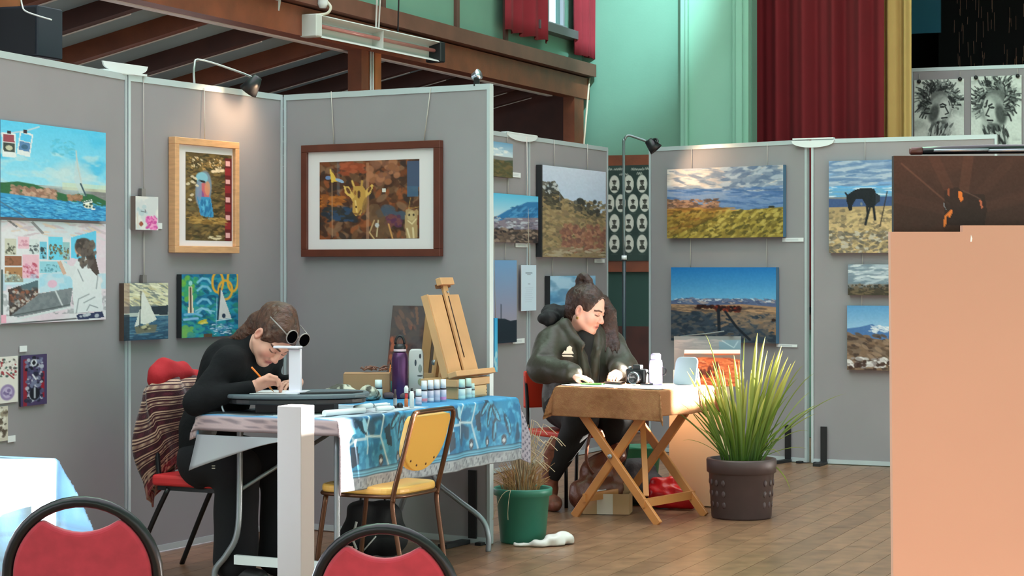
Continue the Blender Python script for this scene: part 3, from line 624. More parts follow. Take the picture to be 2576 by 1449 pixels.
c = Cv(66, 206).grad(0,(116,160,206),120,(150,152,178)).grad(120,(150,152,178),206,(176,160,166)).below([(0,142),(36,146),(50,152),(66,150)], (26,38,50)).below([(0,200),(66,200)], (30,44,56)).line([(26,110),(26,146)],2,(40,50,60))
canvas(D1, 'dusk_painting', 1234, 1300, (653,656), (866,860), c, 'tall dusk picture, plain mauve sky above a black silhouette', th=.016, edge=edge_blue)
card(D1, 1290, 1320, 852, 864, 'white card at the foot of the dusk picture')
o_ = .03; 
u0 = D1.u(1247, .05); r = empty('turquoise_tube', D1.loc(u0, D1.pt(1247, 936, .05).z, .05), 'narrow bright turquoise banner strip hanging beside the giraffe panel edge', 'banner')
cv = Cv(20, 140, (70,190,236)).grad(0,(60,176,232),140,(120,214,246)).line([(2,0),(2,140)],3,(24,70,130)).dabs(6,(4,80,18,136),5,8,[(190,232,246)],3)
zt, zb = D1.pt(1247, 800, .05).z, D1.pt(1247, 936, .05).z
MB().frame(D1.loc(u0, (zt+zb)/2, .047), D1.d, D1.n, Z, .06, .004, zt-zb).build('backing', mat('banner_backing', (40,110,170), .6), r)
picgrid('print', D1.loc(u0-.03, zt, .05), D1.loc(u0+.03, zt, .05), D1.loc(u0-.03, zb, .05), D1.loc(u0+.03, zb, .05), cv, r)
MB().tube([D1.loc(u0, zt, .048), D1.loc(u0, D1.z1, .02)], .002, 5).build('hanging_cord', cord_m, r)
u0, u1, z0, z1 = D2.rect(1312, 1349, 667, 667, 782, 781, .03)
r = empty('exhibition_notice', D2.loc((u0+u1)/2, z0, .01), 'long white sheet of small print hanging on the joint behind the woman', 'notice')
cv = Cv(38, 116, (206,224,240), 1.0); cv.line([(11,20),(27,20)],2,(110,124,140)).line([(15,24),(23,24)],1.5,(140,150,164)).line([(17,48),(22,48)],1.5,(130,144,160))
for k in range(8): cv.line([(8+rng.randint(4),58+5*k),(30-rng.randint(5),58+5*k)],1,(176,194,212),.7)
MB().frame(D2.loc((u0+u1)/2, (z0+z1)/2, .027), D2.d, D2.n, Z, u1-u0, .004, z1-z0).build('sheet', card_m, r)
picgrid('lettering', D2.loc(u0, z1, .03), D2.loc(u1, z1, .03), D2.loc(u0, z0, .03), D2.loc(u1, z0, .03), cv, r)
MB().tube([D2.loc((u0+u1)/2, z1, .03), D2.loc((u0+u1)/2, D2.z1, .012)], .0035, 5).build('hanging_cord', cord_m, r)
c = Cv(168, 236).grad(0,(206,216,236),130,(180,200,226)).below([(0,56),(12,62),(20,58),(24,40),(34,38),(40,60),(60,86),(86,98),(92,92),(104,80),(112,100),(130,118),(146,112),(160,118),(168,104)], (76,74,62))
c.dabs(24,(4,44,40,80),6,6,[(50,54,56),(96,92,80),(200,206,210)],3).below([(0,78),(40,72),(60,90),(110,124),(168,136)], (150,128,92)).dabs(220,(0,84,168,236),10,5,[(150,130,96),(126,112,84),(168,146,108),(106,96,74),(136,116,90)],5,0,.8).dabs(120,(50,150,168,220),7,8,[(150,104,84),(136,92,78),(166,120,96),(120,84,74)],6,0,1.2).dabs(24,(0,70,50,110),7,5,[(60,58,50),(90,84,66)],8).ell(98,86,10,9,(52,54,56)).dabs(14,(84,84,150,120),7,8,[(60,60,56),(84,80,70)],9).dabs(20,(0,210,168,234),16,4,[(170,156,132),(140,122,96)],3)
c.line([(0,0),(0,236)], 5, (40,42,44)).line([(46,60),(46,90)],1,(140,150,170))
canvas(D2, 'crag_painting', 1362, 1524, (414,433), (646,649), c.grain(6), 'large upright canvas of a rocky crag above dry tussock', th=.04, cords=[((1394,352),(1394,420)), ((1478,362),(1478,430)), ((1390,648),(1390,696)), ((1477,650),(1477,696))])
card(D2, 1496, 1521, 652, 661, 'white card below the rocky crag canvas')
c = Cv(116, 130).grad(0,(120,180,220),130,(90,140,180)).blotch((180,210,230),40,30,4,.45,.65,a=.8).blotch((60,110,150),30,22,9,.5,.65,a=.5)
canvas(D2, 'cloud_painting', 1384, 1498, (696,692), (812,806), c, 'blue cloud canvas partly hidden behind the head of the woman', th=.04)
# --- panels E, F
c = Cv(290, 178).grad(0,(170,176,190),60,(196,196,204)).grad(46,(150,164,190),130,(84,124,176)).dabs(90,(0,0,290,52),34,6,[(206,196,190),(150,160,176),(220,214,210),(120,134,156),(190,180,180)],3,.1,.25).dabs(50,(150,0,290,60),20,7,[(130,146,170),(176,186,200),(100,120,150)],5,-.2).dabs(60,(0,54,290,120),34,4,[(84,118,170),(110,140,186),(70,106,156)],6,.05,.15)
c.below([(0,76),(40,84),(90,96),(130,98),(170,112),(230,110)], (120,92,76)).dabs(50,(0,80,130,108),10,4,[(150,110,86),(96,78,72),(180,140,116)],4).below([(0,102),(60,100),(150,108),(290,112)], (168,128,66)).dabs(60,(0,102,170,150),26,3,[(180,140,70),(140,100,46),(120,90,50),(196,150,76)],7,-.02,.1)
c.below([(0,166),(60,150),(120,130),(160,116),(220,108),(290,104)], (140,122,56)).dabs(260,(0,110,290,178),11,5,[(170,150,70),(110,96,44),(190,170,90),(86,80,40),(140,124,60)],8,-.45,.3)
m_ = c.inside([(0,100),(150,112),(80,146),(0,178)]); c.mix(m_*.25, (120,70,30)); c.ell(262,103,8,3,(50,54,50))
canvas(Ep, 'tussock_painting', 1678, 1970, (423,418), (598,598), c.grain(6), 'wide canvas of golden tussock hills under a grey blue sky', th=.04, edge=edge_blue, cords=[((1740,372),(1740,424)), ((1930,361),(1930,424)), ((1737,600),(1737,674)), ((1929,600),(1929,674))])
card(Ep, 1968, 2021, 598, 608, 'long white card at lower right of the tussock canvas', .006)
c = Cv(264, 188).grad(0,(34,118,190),84,(110,180,222)).below([(0,86),(20,80),(50,78),(80,80),(110,78),(150,80),(190,78),(230,82),(264,80)], (90,104,140)).dabs(30,(10,79,260,90),12,3,[(206,214,226),(120,130,160),(70,84,120),(176,160,160)],4,.1).below([(0,94),(100,96),(180,92),(264,98)], (176,136,106)).below([(0,106),(100,112),(264,108)], (150,118,92)).dabs(40,(0,98,264,112),22,3,[(190,150,116),(130,106,90),(90,76,72)],5,0,.1).below([(0,110),(60,116),(120,126),(200,150),(264,170)], (60,70,84)).dabs(120,(0,116,264,188),16,6,[(56,70,86),(76,84,94),(44,56,70),(96,92,90)],7,-.1,.5).dabs(40,(120,112,264,150),14,4,[(150,124,104),(120,104,94)],8)
c.dabs(16,(62,96,108,104),6,4,[(40,24,24),(70,34,28)],3).dabs(26,(108,98,176,110),7,5,[(36,22,24),(80,34,28),(150,60,40)],4).line([(122,108),(124,160)],8,(30,36,46)).line([(140,112),(168,150),(200,180)],6,(30,36,46)).ell(258,130,5,4,(50,34,30))
canvas(Ep, 'cattle_painting', 1688, 1952, (673,672), (861,860), c.grain(5), 'wide canvas of cattle on a plain beneath a deep blue sky', th=.04, edge=edge_blue)
card(Ep, 1953, 2005, 866, 873, 'long white card at lower right of the cattle canvas', .006)
c = Cv(160, 234).grad(0,(140,170,204),70,(120,160,206)).dabs(60,(0,0,160,66),34,5,[(150,170,196),(120,146,180),(176,190,206),(100,130,170)],3,-.05,.15).rect(0,64,160,92,(110,180,226),.7).dabs(16,(0,66,160,92),22,3,[(206,222,236),(96,164,216)],4,0,.1).below([(0,96),(60,98),(110,92),(160,92)], (64,86,130)).below([(0,118),(160,116)], (176,150,110)).below([(0,150),(60,134),(160,122)], (206,176,130)).dabs(190,(0,126,160,234),10,5,[(176,152,112),(150,132,100),(196,170,124),(120,108,88)],5,-.2,.5).dabs(60,(0,180,160,234),9,5,[(130,120,106),(100,94,84),(190,180,164)],9)
blk = (26,30,36)
c.poly([(44,86),(50,84),(66,74),(84,70),(104,70),(116,74),(118,96),(116,118),(104,120),(96,118),(90,108),(84,98),(68,98),(60,112),(58,126),(50,128),(48,112),(44,102)], blk).poly([(116,82),(128,90),(128,104),(118,112)], (44,50,60)).line([(96,116),(98,136),(92,162)],6,blk).line([(112,116),(116,150)],6,blk).line([(104,118),(100,134)],4,blk).line([(42,82),(48,90)],4,blk).line([(146,80),(138,120),(128,168)],2.5,(50,42,38)).ell(82,110,3,4,(120,124,130))
canvas(Fp, 'horse_painting', 2085, 2246, (405,402), (636,636), c.grain(5), 'upright canvas of a saddled dark horse grazing on a hilltop', th=.04, edge=edge_blue, cords=[((2176,352),(2176,410)), ((2170,638),(2170,668))])
c = Cv(150, 78).grad(0,(150,166,180),50,(110,128,144)).dabs(40,(0,0,150,46),26,4,[(170,184,196),(120,138,152),(206,214,220)],3,-.1,.2).below([(0,58),(60,56),(150,40)], (96,104,106)).below([(0,60),(150,58)], (70,62,50)).dabs(30,(0,52,150,62),5,5,[(50,50,46),(110,96,80)],4).dabs(20,(0,64,150,78),14,3,[(110,96,74),(60,56,46)],5)
canvas(Fp, 'grey_landscape', 2133, 2290, (666,664), (742,744), c, 'small wide canvas of grey clouds over a treeline', th=.035, edge=edge_brown, cords=[((2168,742),(2168,772))])
c = Cv(150, 162).grad(0,(90,150,200),60,(150,190,220)).below([(0,58),(30,54),(60,46),(90,62),(150,70)], (76,116,170)).dabs(14,(50,50,110,68),9,3,[(226,230,236),(190,206,224)],3,.2).below([(0,70),(60,82),(150,92)], (120,100,86)).dabs(90,(0,74,150,162),14,6,[(130,104,84),(96,76,62),(150,124,104),(70,56,50)],4,.3,.4).dabs(24,(0,132,110,156),10,5,[(206,200,200),(150,140,140),(230,226,226)],6).dabs(10,(0,140,110,160),6,5,[(60,40,34)],7)
canvas(Fp, 'snowy_range_painting', 2131, 2290, (770,768), (931,933), c.grain(5), 'canvas of a snowy blue range behind brown hills, lowest on right panel', th=.04, edge=edge_brown)
# --- charcoal heads on the stage panel (generic studies)
def charcoal(seed, prof):
    c = Cv(126, 160, (216,224,218), .8); r = np.random.RandomState(seed)
    c.blotch((150,160,156), 40, 40, seed, .5, .7, 10, 150, .5)
    cx, cy = 62, 68
    c.ell(cx, cy-6, 44, 44, (84,90,88), .85, soft=.5)
    c.ell(cx+4*prof, cy+12, 28, 40, (150,158,154), .95, .2*prof, .2).ell(cx+13*prof, cy+14, 15, 30, (210,218,212), .85, .2*prof, .5)
    for k in range(260):
        t = r.rand()*6.28; rr = 22+28*r.rand(); x = cx+rr*math.cos(t)*1.0; y = cy-16+rr*.9*math.sin(t)
        if y > cy+26 or (y > cy-8 and (x-cx)*prof > -16 and abs(x-cx) < 30): continue
        L_ = 6+8*r.rand(); c.line([(x, y), (x+L_*math.cos(t+1.1*prof), y+L_*math.sin(t+1.1*prof)), (x+L_*1.7*math.cos(t+.5*prof), y+L_*1.7*math.sin(t+.5*prof))], 1.6+3*r.rand(), [(30,34,34),(70,76,74),(20,22,24),(120,128,126),(196,204,198)][r.randint(5)], .8)
    c.line([(cx-6+10*prof, cy), (cx+2*prof+8*prof, cy-3), (cx+18*prof, cy+1)], 4, (30,32,34)).ell(cx+9*prof, cy+5, 6, 3, (50,54,54)).line([(cx+16*prof, cy+4), (cx+25*prof, cy+22), (cx+17*prof, cy+25)], 3.5, (54,58,58)).line([(cx+8*prof, cy+35), (cx+21*prof, cy+34)], 4, (34,36,38)).line([(cx+10*prof, cy+40), (cx+18*prof, cy+40)], 3, (120,126,124))
    c.ell(cx-12*prof, cy+22, 12, 24, (64,70,68), .85, .3*prof, .5).ell(cx+2*prof, cy+50, 18, 8, (70,76,74), .8, -.2*prof, .5)
    c.poly([(cx-18, cy+44), (cx+14, cy+52), (cx+26, 158), (cx-30, 158)], (116,124,122), .85).dabs(30, (cx-30, cy+52, cx+30, 156), 4, 16, [(44,48,48),(90,96,94),(190,198,194),(28,30,30)], seed, .3*prof, .4, .8)
    return c.grain(10)
for x0, x1, yt, yb, sd, pf, lab in [(2300, 2425, (203,197), (352,350), 3, 1, 'charcoal head drawing on white paper, left one on the stage panel'), (2443, 2570, (193,189), (366,364), 8, -1, 'charcoal head drawing on white paper, right one on the stage panel')]:
    r = canvas(G, 'charcoal_drawing', x0, x1, yt, yb, charcoal(sd, pf), lab, 'drawing', th=.006, edge=edge_white, cords=[((x0+12, yt[0]-18), (x0+12, yt[0]+3)), ((x1-10, yt[1]-18), (x1-10, yt[1]+3))])
    for xx, yy in ((x0+12, yt[0]), (x1-10, yt[1])): MB().ball(G.pt(xx, yy+2, .018), .018, n=8, m=6).build('clip', foot_m, r)
# --- honours board on the end wall
HB = Pan((K+E*.04).to_2d()[:], (K+E*1.0).to_2d()[:], 'x', z0=1.45, z1=2.25) if False else None
class WallP(Pan):
    def __init__(s): s.P = K+E*.02-S*.02; s.d = E.copy(); s.n = -S.copy(); s.Q = s.P+E; s.L = 1
wp = WallP()
c = Cv(212, 240, (44,62,58)); c.blotch((58,76,70), 40, 40, 3, .45, .6, a=.6)
wht = (206,208,196)
for x0, x1, y in [(8,18,9),(26,48,9),(70,98,10),(104,120,9),(40,62,22),(84,96,21)]:
    x = x0; 
    while x < x1:
        c.line([(x, y+2), (x+2, y-3+rng.randint(3)), (x+4, y+2)], 1.6, wht, .9); x += 4.5
for row, y in enumerate((47, 95, 145, 197)):
    xs = (27, 63, 97, 133, 168) if row != 1 else (14, 43, 74, 104, 140, 176)
    for i, x in enumerate(xs):
        c.ell(x, y, 13, 22.5, wht, 1, 0, .1); c.ell(x, y-4+((i*7+row) % 3), 4.2, 6, (84,86,78)).poly([(x-8,y+15),(x-6,y+6),(x,y+3),(x+6,y+6),(x+8,y+15)], (64,68,62)).ell(x, y-8+((i*5+row) % 3), 6, 2.6, (50,52,48)); c.line([(x-7,y+26),(x+7,y+26)],1,(110,120,112),.6)
r = empty('honours_board', wp.loc(.5, 1.45), 'dark green memorial board of oval portrait photographs on the end wall', 'honours board')
u0, u1, z0, z1 = wp.rect(1519, 1731, 415, 415, 656, 656, .03)
MB().frame(wp.loc((u0+u1)/2, (z0+z1)/2, .014), wp.d, wp.n, Z, u1-u0+.04, .028, z1-z0).build('backing', teal_dark, r)
picgrid('portraits', wp.loc(u0, z1, .03), wp.loc(u1, z1, .03), wp.loc(u0, z0, .03), wp.loc(u1, z0, .03), c, r)
for u_ in (u0-.012, u1+.012): MB().frame(wp.loc(u_, (z0+z1)/2, .02), wp.d, wp.n, Z, .03, .045, z1-z0).build('frame_side', wood_brown, r)
# ------------------------------------------------------------------ furniture
brass = mat('brown_chrome_tube', (92,60,40), .3, .55)
silver = mat('grey_painted_tube', (150,158,164), .35, .5)
dark_tube = mat('charcoal_tube', (30,30,33), .3, .35)
yellow_vinyl = mat('yellow_vinyl', (232,178,92), .4, var=.04, scale=6)
red_fabric = mat('crimson_upholstery', (176,50,66), .85, var=.12, scale=30, sheen=.2)
red_plastic = mat('red_seat_vinyl', (206,48,52), .45)
pine = mat('pale_pine', (212,164,116), .5, var=.1, scale=5, stretch=(1,1,1))
pine_dark = mat('pine_groove', (120,72,36), .6)
table_wood = mat('honey_wood', (196,130,72), .45, var=.14, scale=6)
card_brown = mat('cardboard', (176,138,102), .85, var=.08, scale=6)
TP = V(-.72, 8.22, 0); TU = V(.453, .8915, 0).normalized(); TV = V(-TU.y, TU.x, 0); TL_, TW_, TZ = 1.63, .70, .752
def T(s, t, z=TZ): return TP+TU*s+TV*t+Z*z
# folding table
tb = empty('folding_table', T(.8, .35, 0), 'long folding trestle table under the blue patterned cloth', 'table')
bevel(MB().frame(T(TL_/2, TW_/2, TZ-.026), TU, TV, Z, TL_-.02, TW_-.02, .036).build('tabletop', white_plastic, tb), .004)
def tleg(pts, n=6): MB().tube(smoothpath(pts, n), .0135, 8).build('leg', silver, tb)
tleg([T(.13, .58, .70), T(.13, .58, .45), T(.12, .585, .24), T(.12, .64, .14), T(.12, .70, .07), T(.12, .705, .0)])
tleg([T(.13, .085, .70), T(.13, .085, .35), T(.13, .085, 0)], 3)
tleg([T(1.52, .40, .70), T(1.52, .40, .45), T(1.52, .385, .34), T(1.55, .28, .25), T(1.575, .16, .16), T(1.58, .125, .08), T(1.58, .125, 0)])
tleg([T(1.52, .52, .70), T(1.52, .53, .35), T(1.53, .57, .24), T(1.54, .62, .12), T(1.54, .625, 0)])
MB().bar(T(.125, .10, .12), T(.125, .60, .12), .02, .04).build('crossbar', white_plastic, tb)
MB().bar(T(1.53, .40, .42), T(1.53, .52, .42), .02, .03).build('crossbar', silver, tb)
MB().tube([T(.13, .58, .42), T(.62, .35, .68)], .009, 6).build('brace', silver, tb)
MB().tube([T(1.52, .46, .42), T(1.05, .35, .68)], .009, 6).build('brace', silver, tb)
# blue patterned cloth
class CvG(Cv):
    def __init__(s, X, Y, base, px=1.0):
        s.free = 1; s.X, s.Y = X, Y; s.ny, s.nx = X.shape; s.I = np.ones(X.shape+(3,))*np.array(base, float); s.px = px; s.W = X.max(); s.H = Y.max()
def drape(Tf, L, Wd, ztop, dl, dr, df, db, na, nb, wave=.012, seed=1, skirt=.25):
    aa = np.unique(np.concatenate([np.linspace(-dl, 0, max(3, int(dl/.008)+2)), np.linspace(0, L, na), np.linspace(L, L+dr, max(3, int(dr/.012)+2))]))
    bb = np.unique(np.concatenate([np.linspace(-df, 0, max(3, int(df/.0055)+2)), np.linspace(0, Wd, nb), np.linspace(Wd, Wd+db, max(3, int(db/.012)+2))]))
    Aa, Bb = np.meshgrid(aa, bb); P = np.zeros(Aa.shape+(3,)); r = np.random.RandomState(seed); ph = r.rand(6)*6.3
    for j in range(Aa.shape[0]):
        for i in range(Aa.shape[1]):
            a, b = Aa[j, i], Bb[j, i]; da = -a if a < 0 else (a-L if a > L else 0); db_ = -b if b < 0 else (b-Wd if b > Wd else 0)
            s_ = min(max(a, 0), L); t_ = min(max(b, 0), Wd); sa = -1 if a < 0 else 1; sb = -1 if b < 0 else 1
            drop = max(da, db_)+.15*min(da, db_); k = min(1, drop/.12)
            oa = (.006 if da > 0 else 0)+(wave*k*(.6+math.sin(b*16+ph[0])+.5*math.sin(b*37+ph[1])) if da > 0 and db_ == 0 else 0)
            ob = (.006 if db_ > 0 else 0)+(wave*k*(.6+math.sin(a*9+ph[2])+.6*math.sin(a*23+ph[3])) if db_ > 0 and da == 0 else 0)
            if da > 0 and db_ > 0: oa = .006+skirt*min(da, db_)+wave*k*.6; ob = .006+skirt*min(da, db_)+wave*k*.6
            p = Tf(s_+sa*oa, t_+sb*ob, ztop-drop+(.002*math.sin(a*31+ph[4])*math.sin(b*27+ph[5]) if drop == 0 else 0))
            P[j, i] = p
    return Aa, Bb, P
Aa, Bb, P = drape(T, TL_, TW_, TZ, .066, .16, .30, .10, 230, 22, seed=4)
cm = 100; X = Aa*cm; Y = -Bb*cm           # Y > 0 is the front drop in cm
c = CvG(X, Y, (62,142,188), .7)
c.blotch((96,180,220), 3, 3, 3, .5, .6, a=.8).blotch((42,108,156), 7, 5, 5, .52, .62, a=.8).blotch((58,84,110), 16, 14, 8, .62, .66, a=.9)
for o_ in (10, 94, 178):
    o_ -= 12; wl_ = (206,226,236); dk = (44,66,86)
    for pts in [[(o_+4,1),(o_+12,10),(o_+8,22)], [(o_+14,1),(o_+22,6),(o_+20,15)], [(o_+26,0),(o_+20,8),(o_+34,9),(o_+38,0)], [(o_+34,9),(o_+40,22)], [(o_+2,14),(o_+12,9),(o_+20,9)]]: c.line(pts, 1.0, wl_)
    c.poly([(o_+13,0),(o_+20,2),(o_+22,8),(o_+17,6)], dk).poly([(o_+9,12),(o_+13,12),(o_+14,19),(o_+9,21)], dk).poly([(o_+37,6),(o_+42,4),(o_+43,14),(o_+39,13)], dk).ell(o_+21, 3.5, 1.8, 3, (150,206,230))
    for (x, y, a_) in [(o_+52,7,.25),(o_+58,6,-.7),(o_+57,14,.1),(o_+67,12,-.35),(o_+47,3,.9)]:
        c.ell(x, y, 1.9, 5.6, dk, 1, a_).ell(x+.5, y+.3, .9, 4.4, (104,186,224), 1, a_+.06).line([(x-2.5,y-6),(x,y),(x+1,y+6)], .4, (40,70,100))
    for (x, y) in [(o_+34,19),(o_+50,19),(o_+64,19)]: c.ell(x, y, 2, 2.6, (70,80,96)).ell(x, y+.4, .9, 1.1, (206,216,226))
c.rect(-30, 22.0, 220, 24.6, (120,190,222)).line([(-20,22),(220,22)], .45, (30,50,70)).line([(-20,23.4),(220,23.4)], .35, (40,80,110)).line([(-20,24.6),(220,24.6)], .45, (30,50,70))
c.rect(-30, 24.7, 220, 32, (168,174,182)); c.mix((np.sin(X*2.1)*np.sin(X*.9+Y) > .45)*(Y > 25.6)*(Y < 29)*.8, (92,98,108)); c.line([(-20,30),(220,30)], .4, (110,116,124)); c.blotch((120,126,134), 4, 2, 12, .55, .62, 25, 32, .5)
# left hem is the pinkish patterned border
m_ = (X < -.15); c.I = np.where(m_[..., None], np.array((186,162,166.)), c.I); c.mix(m_*(np.sin(Y*3.1)*np.sin(Y*1.13+X*2) > .2)*(X < -1.2)*(X > -4.6)*.6, (104,94,104)); c.mix(m_*(X < -5.6)*.8, (120,104,108))
m_ = (X > 150)*(Y > 0); c.mix(m_*(X > 166)*1.0, (176,168,182)); c.mix(m_*(X > 167)*(np.sin(Y*1.9)*np.sin(X) > .4)*.7, (80,80,96))
m_ = (Y < -1)*(X > 0)*(X < 78); c.mix(m_*.85, (196,204,212)); c.mix(m_*(c.n(9,3,21) > .58)*.6, (110,116,126))
cl = meshgrid('patterned_tablecloth', P, c.out(), None, vmat('printed_cotton', .55, bump=.08, bscale=120, spec=.35))
cl.modifiers.new('thick', 'SOLIDIFY').thickness = .003
tag(cl, 'bright blue cotton tablecloth with leaf motifs and a grey lettered border', 'tablecloth')
# pale liner hanging out at the back left corner
PP = []
for j in range(9):
    row = []
    for i in range(17):
        u_ = i/16; v_ = j/8; wv = .012*math.sin(9*u_+1)*v_
        row.append(T(-.012-.05*v_*(1-u_)-wv, .70-.46*u_, TZ-.085-(.14*v_*(1-u_)**1.3+.01*v_)))
    PP.append(row)
o = MB().grid(PP).build('table_liner', mat('pale_plastic_liner', (150,150,156), .4), None, fix=False); o.modifiers.new('t', 'SOLIDIFY').thickness = .003
tag(o, 'pale plastic liner sagging below the cloth at the left table end', 'table liner')

# yellow chair
def yellow_chair():
    M = V(-.413, 8.49, 0); l = TU.copy(); f = TV.copy()
    q = lambda a, b, z: M+l*a+f*b+Z*z
    r = empty('vinyl_chair', M+f*.15, 'yellow vinyl chair with brown tube frame pulled up to the blue cloth', 'chair')
    R = .011
    MB().tube(smoothpath([q(-.19,.0,.40), q(-.19,-.01,.46), q(-.185,-.055,.62), q(-.18,-.085,.735), q(-.165,-.09,.768), q(-.13,-.092,.776), q(.13,-.092,.776), q(.165,-.09,.768), q(.18,-.085,.735), q(.185,-.055,.62), q(.19,-.01,.46), q(.19,0,.40)], 5), R, 8).build('back_frame', brass, r)
    for s in (-1, 1):
        MB().tube(smoothpath([q(.19*s,.0,.41), q(.19*s,-.0,.36), q(.185*s,-.03,.18), q(.18*s,-.06,0)], 5), R, 8).build('leg', brass, r)
        MB().tube(smoothpath([q(.17*s,.34,.42), q(.18*s,.37,.2), q(.18*s,.39,0)], 4), R, 8).build('leg', brass, r)
        for p in (q(.18*s,-.06,.008), q(.18*s,.39,.008)): MB().lathe(p, [(0,-.008),(.014,-.008),(.013,.012),(0,.012)], 10).build('foot_cap', dark_tube, r)
    # seat: rounded slab
    out = [q(.205*math.copysign(abs(math.cos(t))**.45, math.cos(t)), .18+.205*math.copysign(abs(math.sin(t))**.45, math.sin(t)), .425) for t in np.linspace(0, 2*math.pi, 36, endpoint=False)]
    bevel(MB().prism(out, Z*.035).build('seat', yellow_vinyl, r), .012, 3)
    MB().tube([p-Z*.004 for p in out], .009, 6, closed=True).build('seat_rim', brass, r)
    # backrest: flat top, rounded bottom
    pts = []
    for t in np.linspace(math.pi, 2*math.pi, 22): pts.append((.168*math.cos(t), .66+.145*math.sin(t)))
    pts += [(.168,.735), (.15,.757), (-.15,.757), (-.168,.735)]
    lean = lambda z: -.01-(z-.46)*.27
    o = MB().prism([q(a, lean(z)+.012, z) for a, z in pts], f*.03+Z*.004).build('backrest', yellow_vinyl, r); bevel(o, .008, 3)
    o2 = MB().prism([q(a*.985, lean(z)+.004, z*.985+.01) for a, z in pts], f*.008+Z*.001).build('back_plate', mat('amber_back_plate', (240,184,84), .4), r)
    for a, z in [(-.1,.555), (-.04,.532), (.04,.532), (.1,.555)]: MB().ball(q(a, lean(z)+.003, z+.012), .006, n=8, m=6).build('screw', brass, r)
    return r
yellow_chair()

# crimson stacking chairs in the foreground
def red_chair(cx, d, sc, label, yaw=0.0):
    r = empty('stacking_chair', V(cx, d, 0), label, 'chair', 'crimson stacking chairs in the foreground')
    ca_, sa_ = math.cos(yaw), math.sin(yaw)
    q = lambda x, y, z: V(cx+(x*ca_-y*sa_)*sc, d+(x*sa_+y*ca_)*sc, z*sc)
    ys = lambda z: -.06*(z-.45)/.36+0.0
    arch = [(.185,.42), (.195,.5)]+[(.186*math.cos(t), .61+.19*math.sin(t)) for t in np.linspace(0.02, math.pi-.02, 22)]+[(-.195,.5), (-.185,.42)]
    mb = MB().tube([q(x, ys(z), z) for x, z in arch], .0145*sc, 12); mb.build('back_frame', dark_tube, r)
    inn = [(-.165,.47), (-.175,.56)]
    for t in np.linspace(math.pi-.1, math.pi-.98, 10): inn.append((.172*math.cos(t), .61+.176*math.sin(t)))
    for x in np.linspace(-.088, .088, 9): inn.append((x, .722+.03*(x/.09)**2))
    for t in np.linspace(.98, .1, 10): inn.append((.172*math.cos(t), .61+.176*math.sin(t)))
    inn += [(.175,.56), (.165,.47)]
    o = MB().prism([q(x, ys(z)-.016, z) for x, z in inn], q(0, .036, 0)-q(0, 0, 0)).build('backrest', red_fabric, r); bevel(o, .01, 3)
    so = [q(.2*math.copysign(abs(math.cos(t))**.5, math.cos(t)), .22+.21*math.copysign(abs(math.sin(t))**.5, math.sin(t)), .42) for t in np.linspace(0, 2*math.pi, 32, endpoint=False)]
    bevel(MB().prism(so, Z*.055*sc).build('seat', red_fabric, r), .014, 3)
    for s in (-1, 1):
        MB().tube(smoothpath([q(.185*s,0,.45), q(.19*s,-.02,.3), q(.195*s,-.06,0)], 4), .0125*sc, 8).build('leg', dark_tube, r)
        MB().tube(smoothpath([q(.19*s,.40,.42), q(.195*s,.42,.2), q(.195*s,.43,0)], 4), .0125*sc, 8).build('leg', dark_tube, r)
        MB().tube([q(.19*s,0,.415), q(.19*s,.40,.415)], .0115*sc, 8).build('side_rail', dark_tube, r)
    return r
red_chair((213-1288)/1000, 5.0, 1.0, 'crimson padded chair with rounded charcoal frame, in front of the sunlit table', .05)
red_chair((974-1288)*4.85/5000, 4.85, .94, 'crimson padded chair with rounded charcoal frame, at bottom centre before the yellow chair', -.12)

# white square post
pc = V((697-1288)*6.5/5000, 6.5, 0)
r = empty('white_post', pc+E*.045+S*.045, 'white square post standing before the left end of the craft table', 'post')
bevel(MB().frame(pc+E*.045+S*.045+Z*.475, E, S, Z, .09, .09, .91).build('shaft', mat('cream_white_paint', (172,162,160), .55), r), .003)
MB().frame(pc+E*.045+S*.045+Z*.01, E, S, Z, .3, .3, .02).build('base_plate', white_paint, r)

# sunlit table at far left
F0 = V(-1.545, 6.72, 0)
def FT(s, t, z): return F0-E*s-S*t+Z*z
r = empty('side_table', FT(.5, .35, 0), 'table at far left, hidden under a sunlit pale cloth', 'table')
MB().frame(FT(.5, .35, .715), E, S, Z, .96, .68, .03).build('tabletop', white_plastic, r)
for s in (.08, .92):
    for t in (.06, .64): MB().tube([FT(s, t, .7), FT(s, t, 0)], .014, 8).build('leg', silver, r)
Aa, Bb, P = drape(lambda s, t, z: FT(s, t, z), 1.0, .70, .735, .55, .4, .40, .5, 40, 24, wave=.02, seed=8, skirt=.35)
c = CvG(Aa*100, -Bb*100, (176,206,232), 1)
c.blotch((110,164,214), 18, 18, 3, .5, .6, a=.6).rect(-60, -200, -16, 200, (150,196,226), .35)
for x in (-22, -30, -46): c.line([(x, -200), (x, 200)], .8, (140,150,176), .6)
c.rect(-60,-200,-34,200,(196,176,206),.6)
for y in (-12, -30, -55): c.line([(-60, y), (10, y+2)], .6, (90,110,130), .8)
c.dabs(30, (2,-60,60,-4), 5, 1.6, [(96,90,80),(120,130,120),(70,90,110)], 5, .2, .6, .8)
cl = meshgrid('pale_tablecloth', P, c.out(), None, vmat('printed_cotton')); cl.modifiers.new('t', 'SOLIDIFY').thickness = .003
tag(cl, 'pale blue and white cloth glaring in sunlight at far left', 'tablecloth')

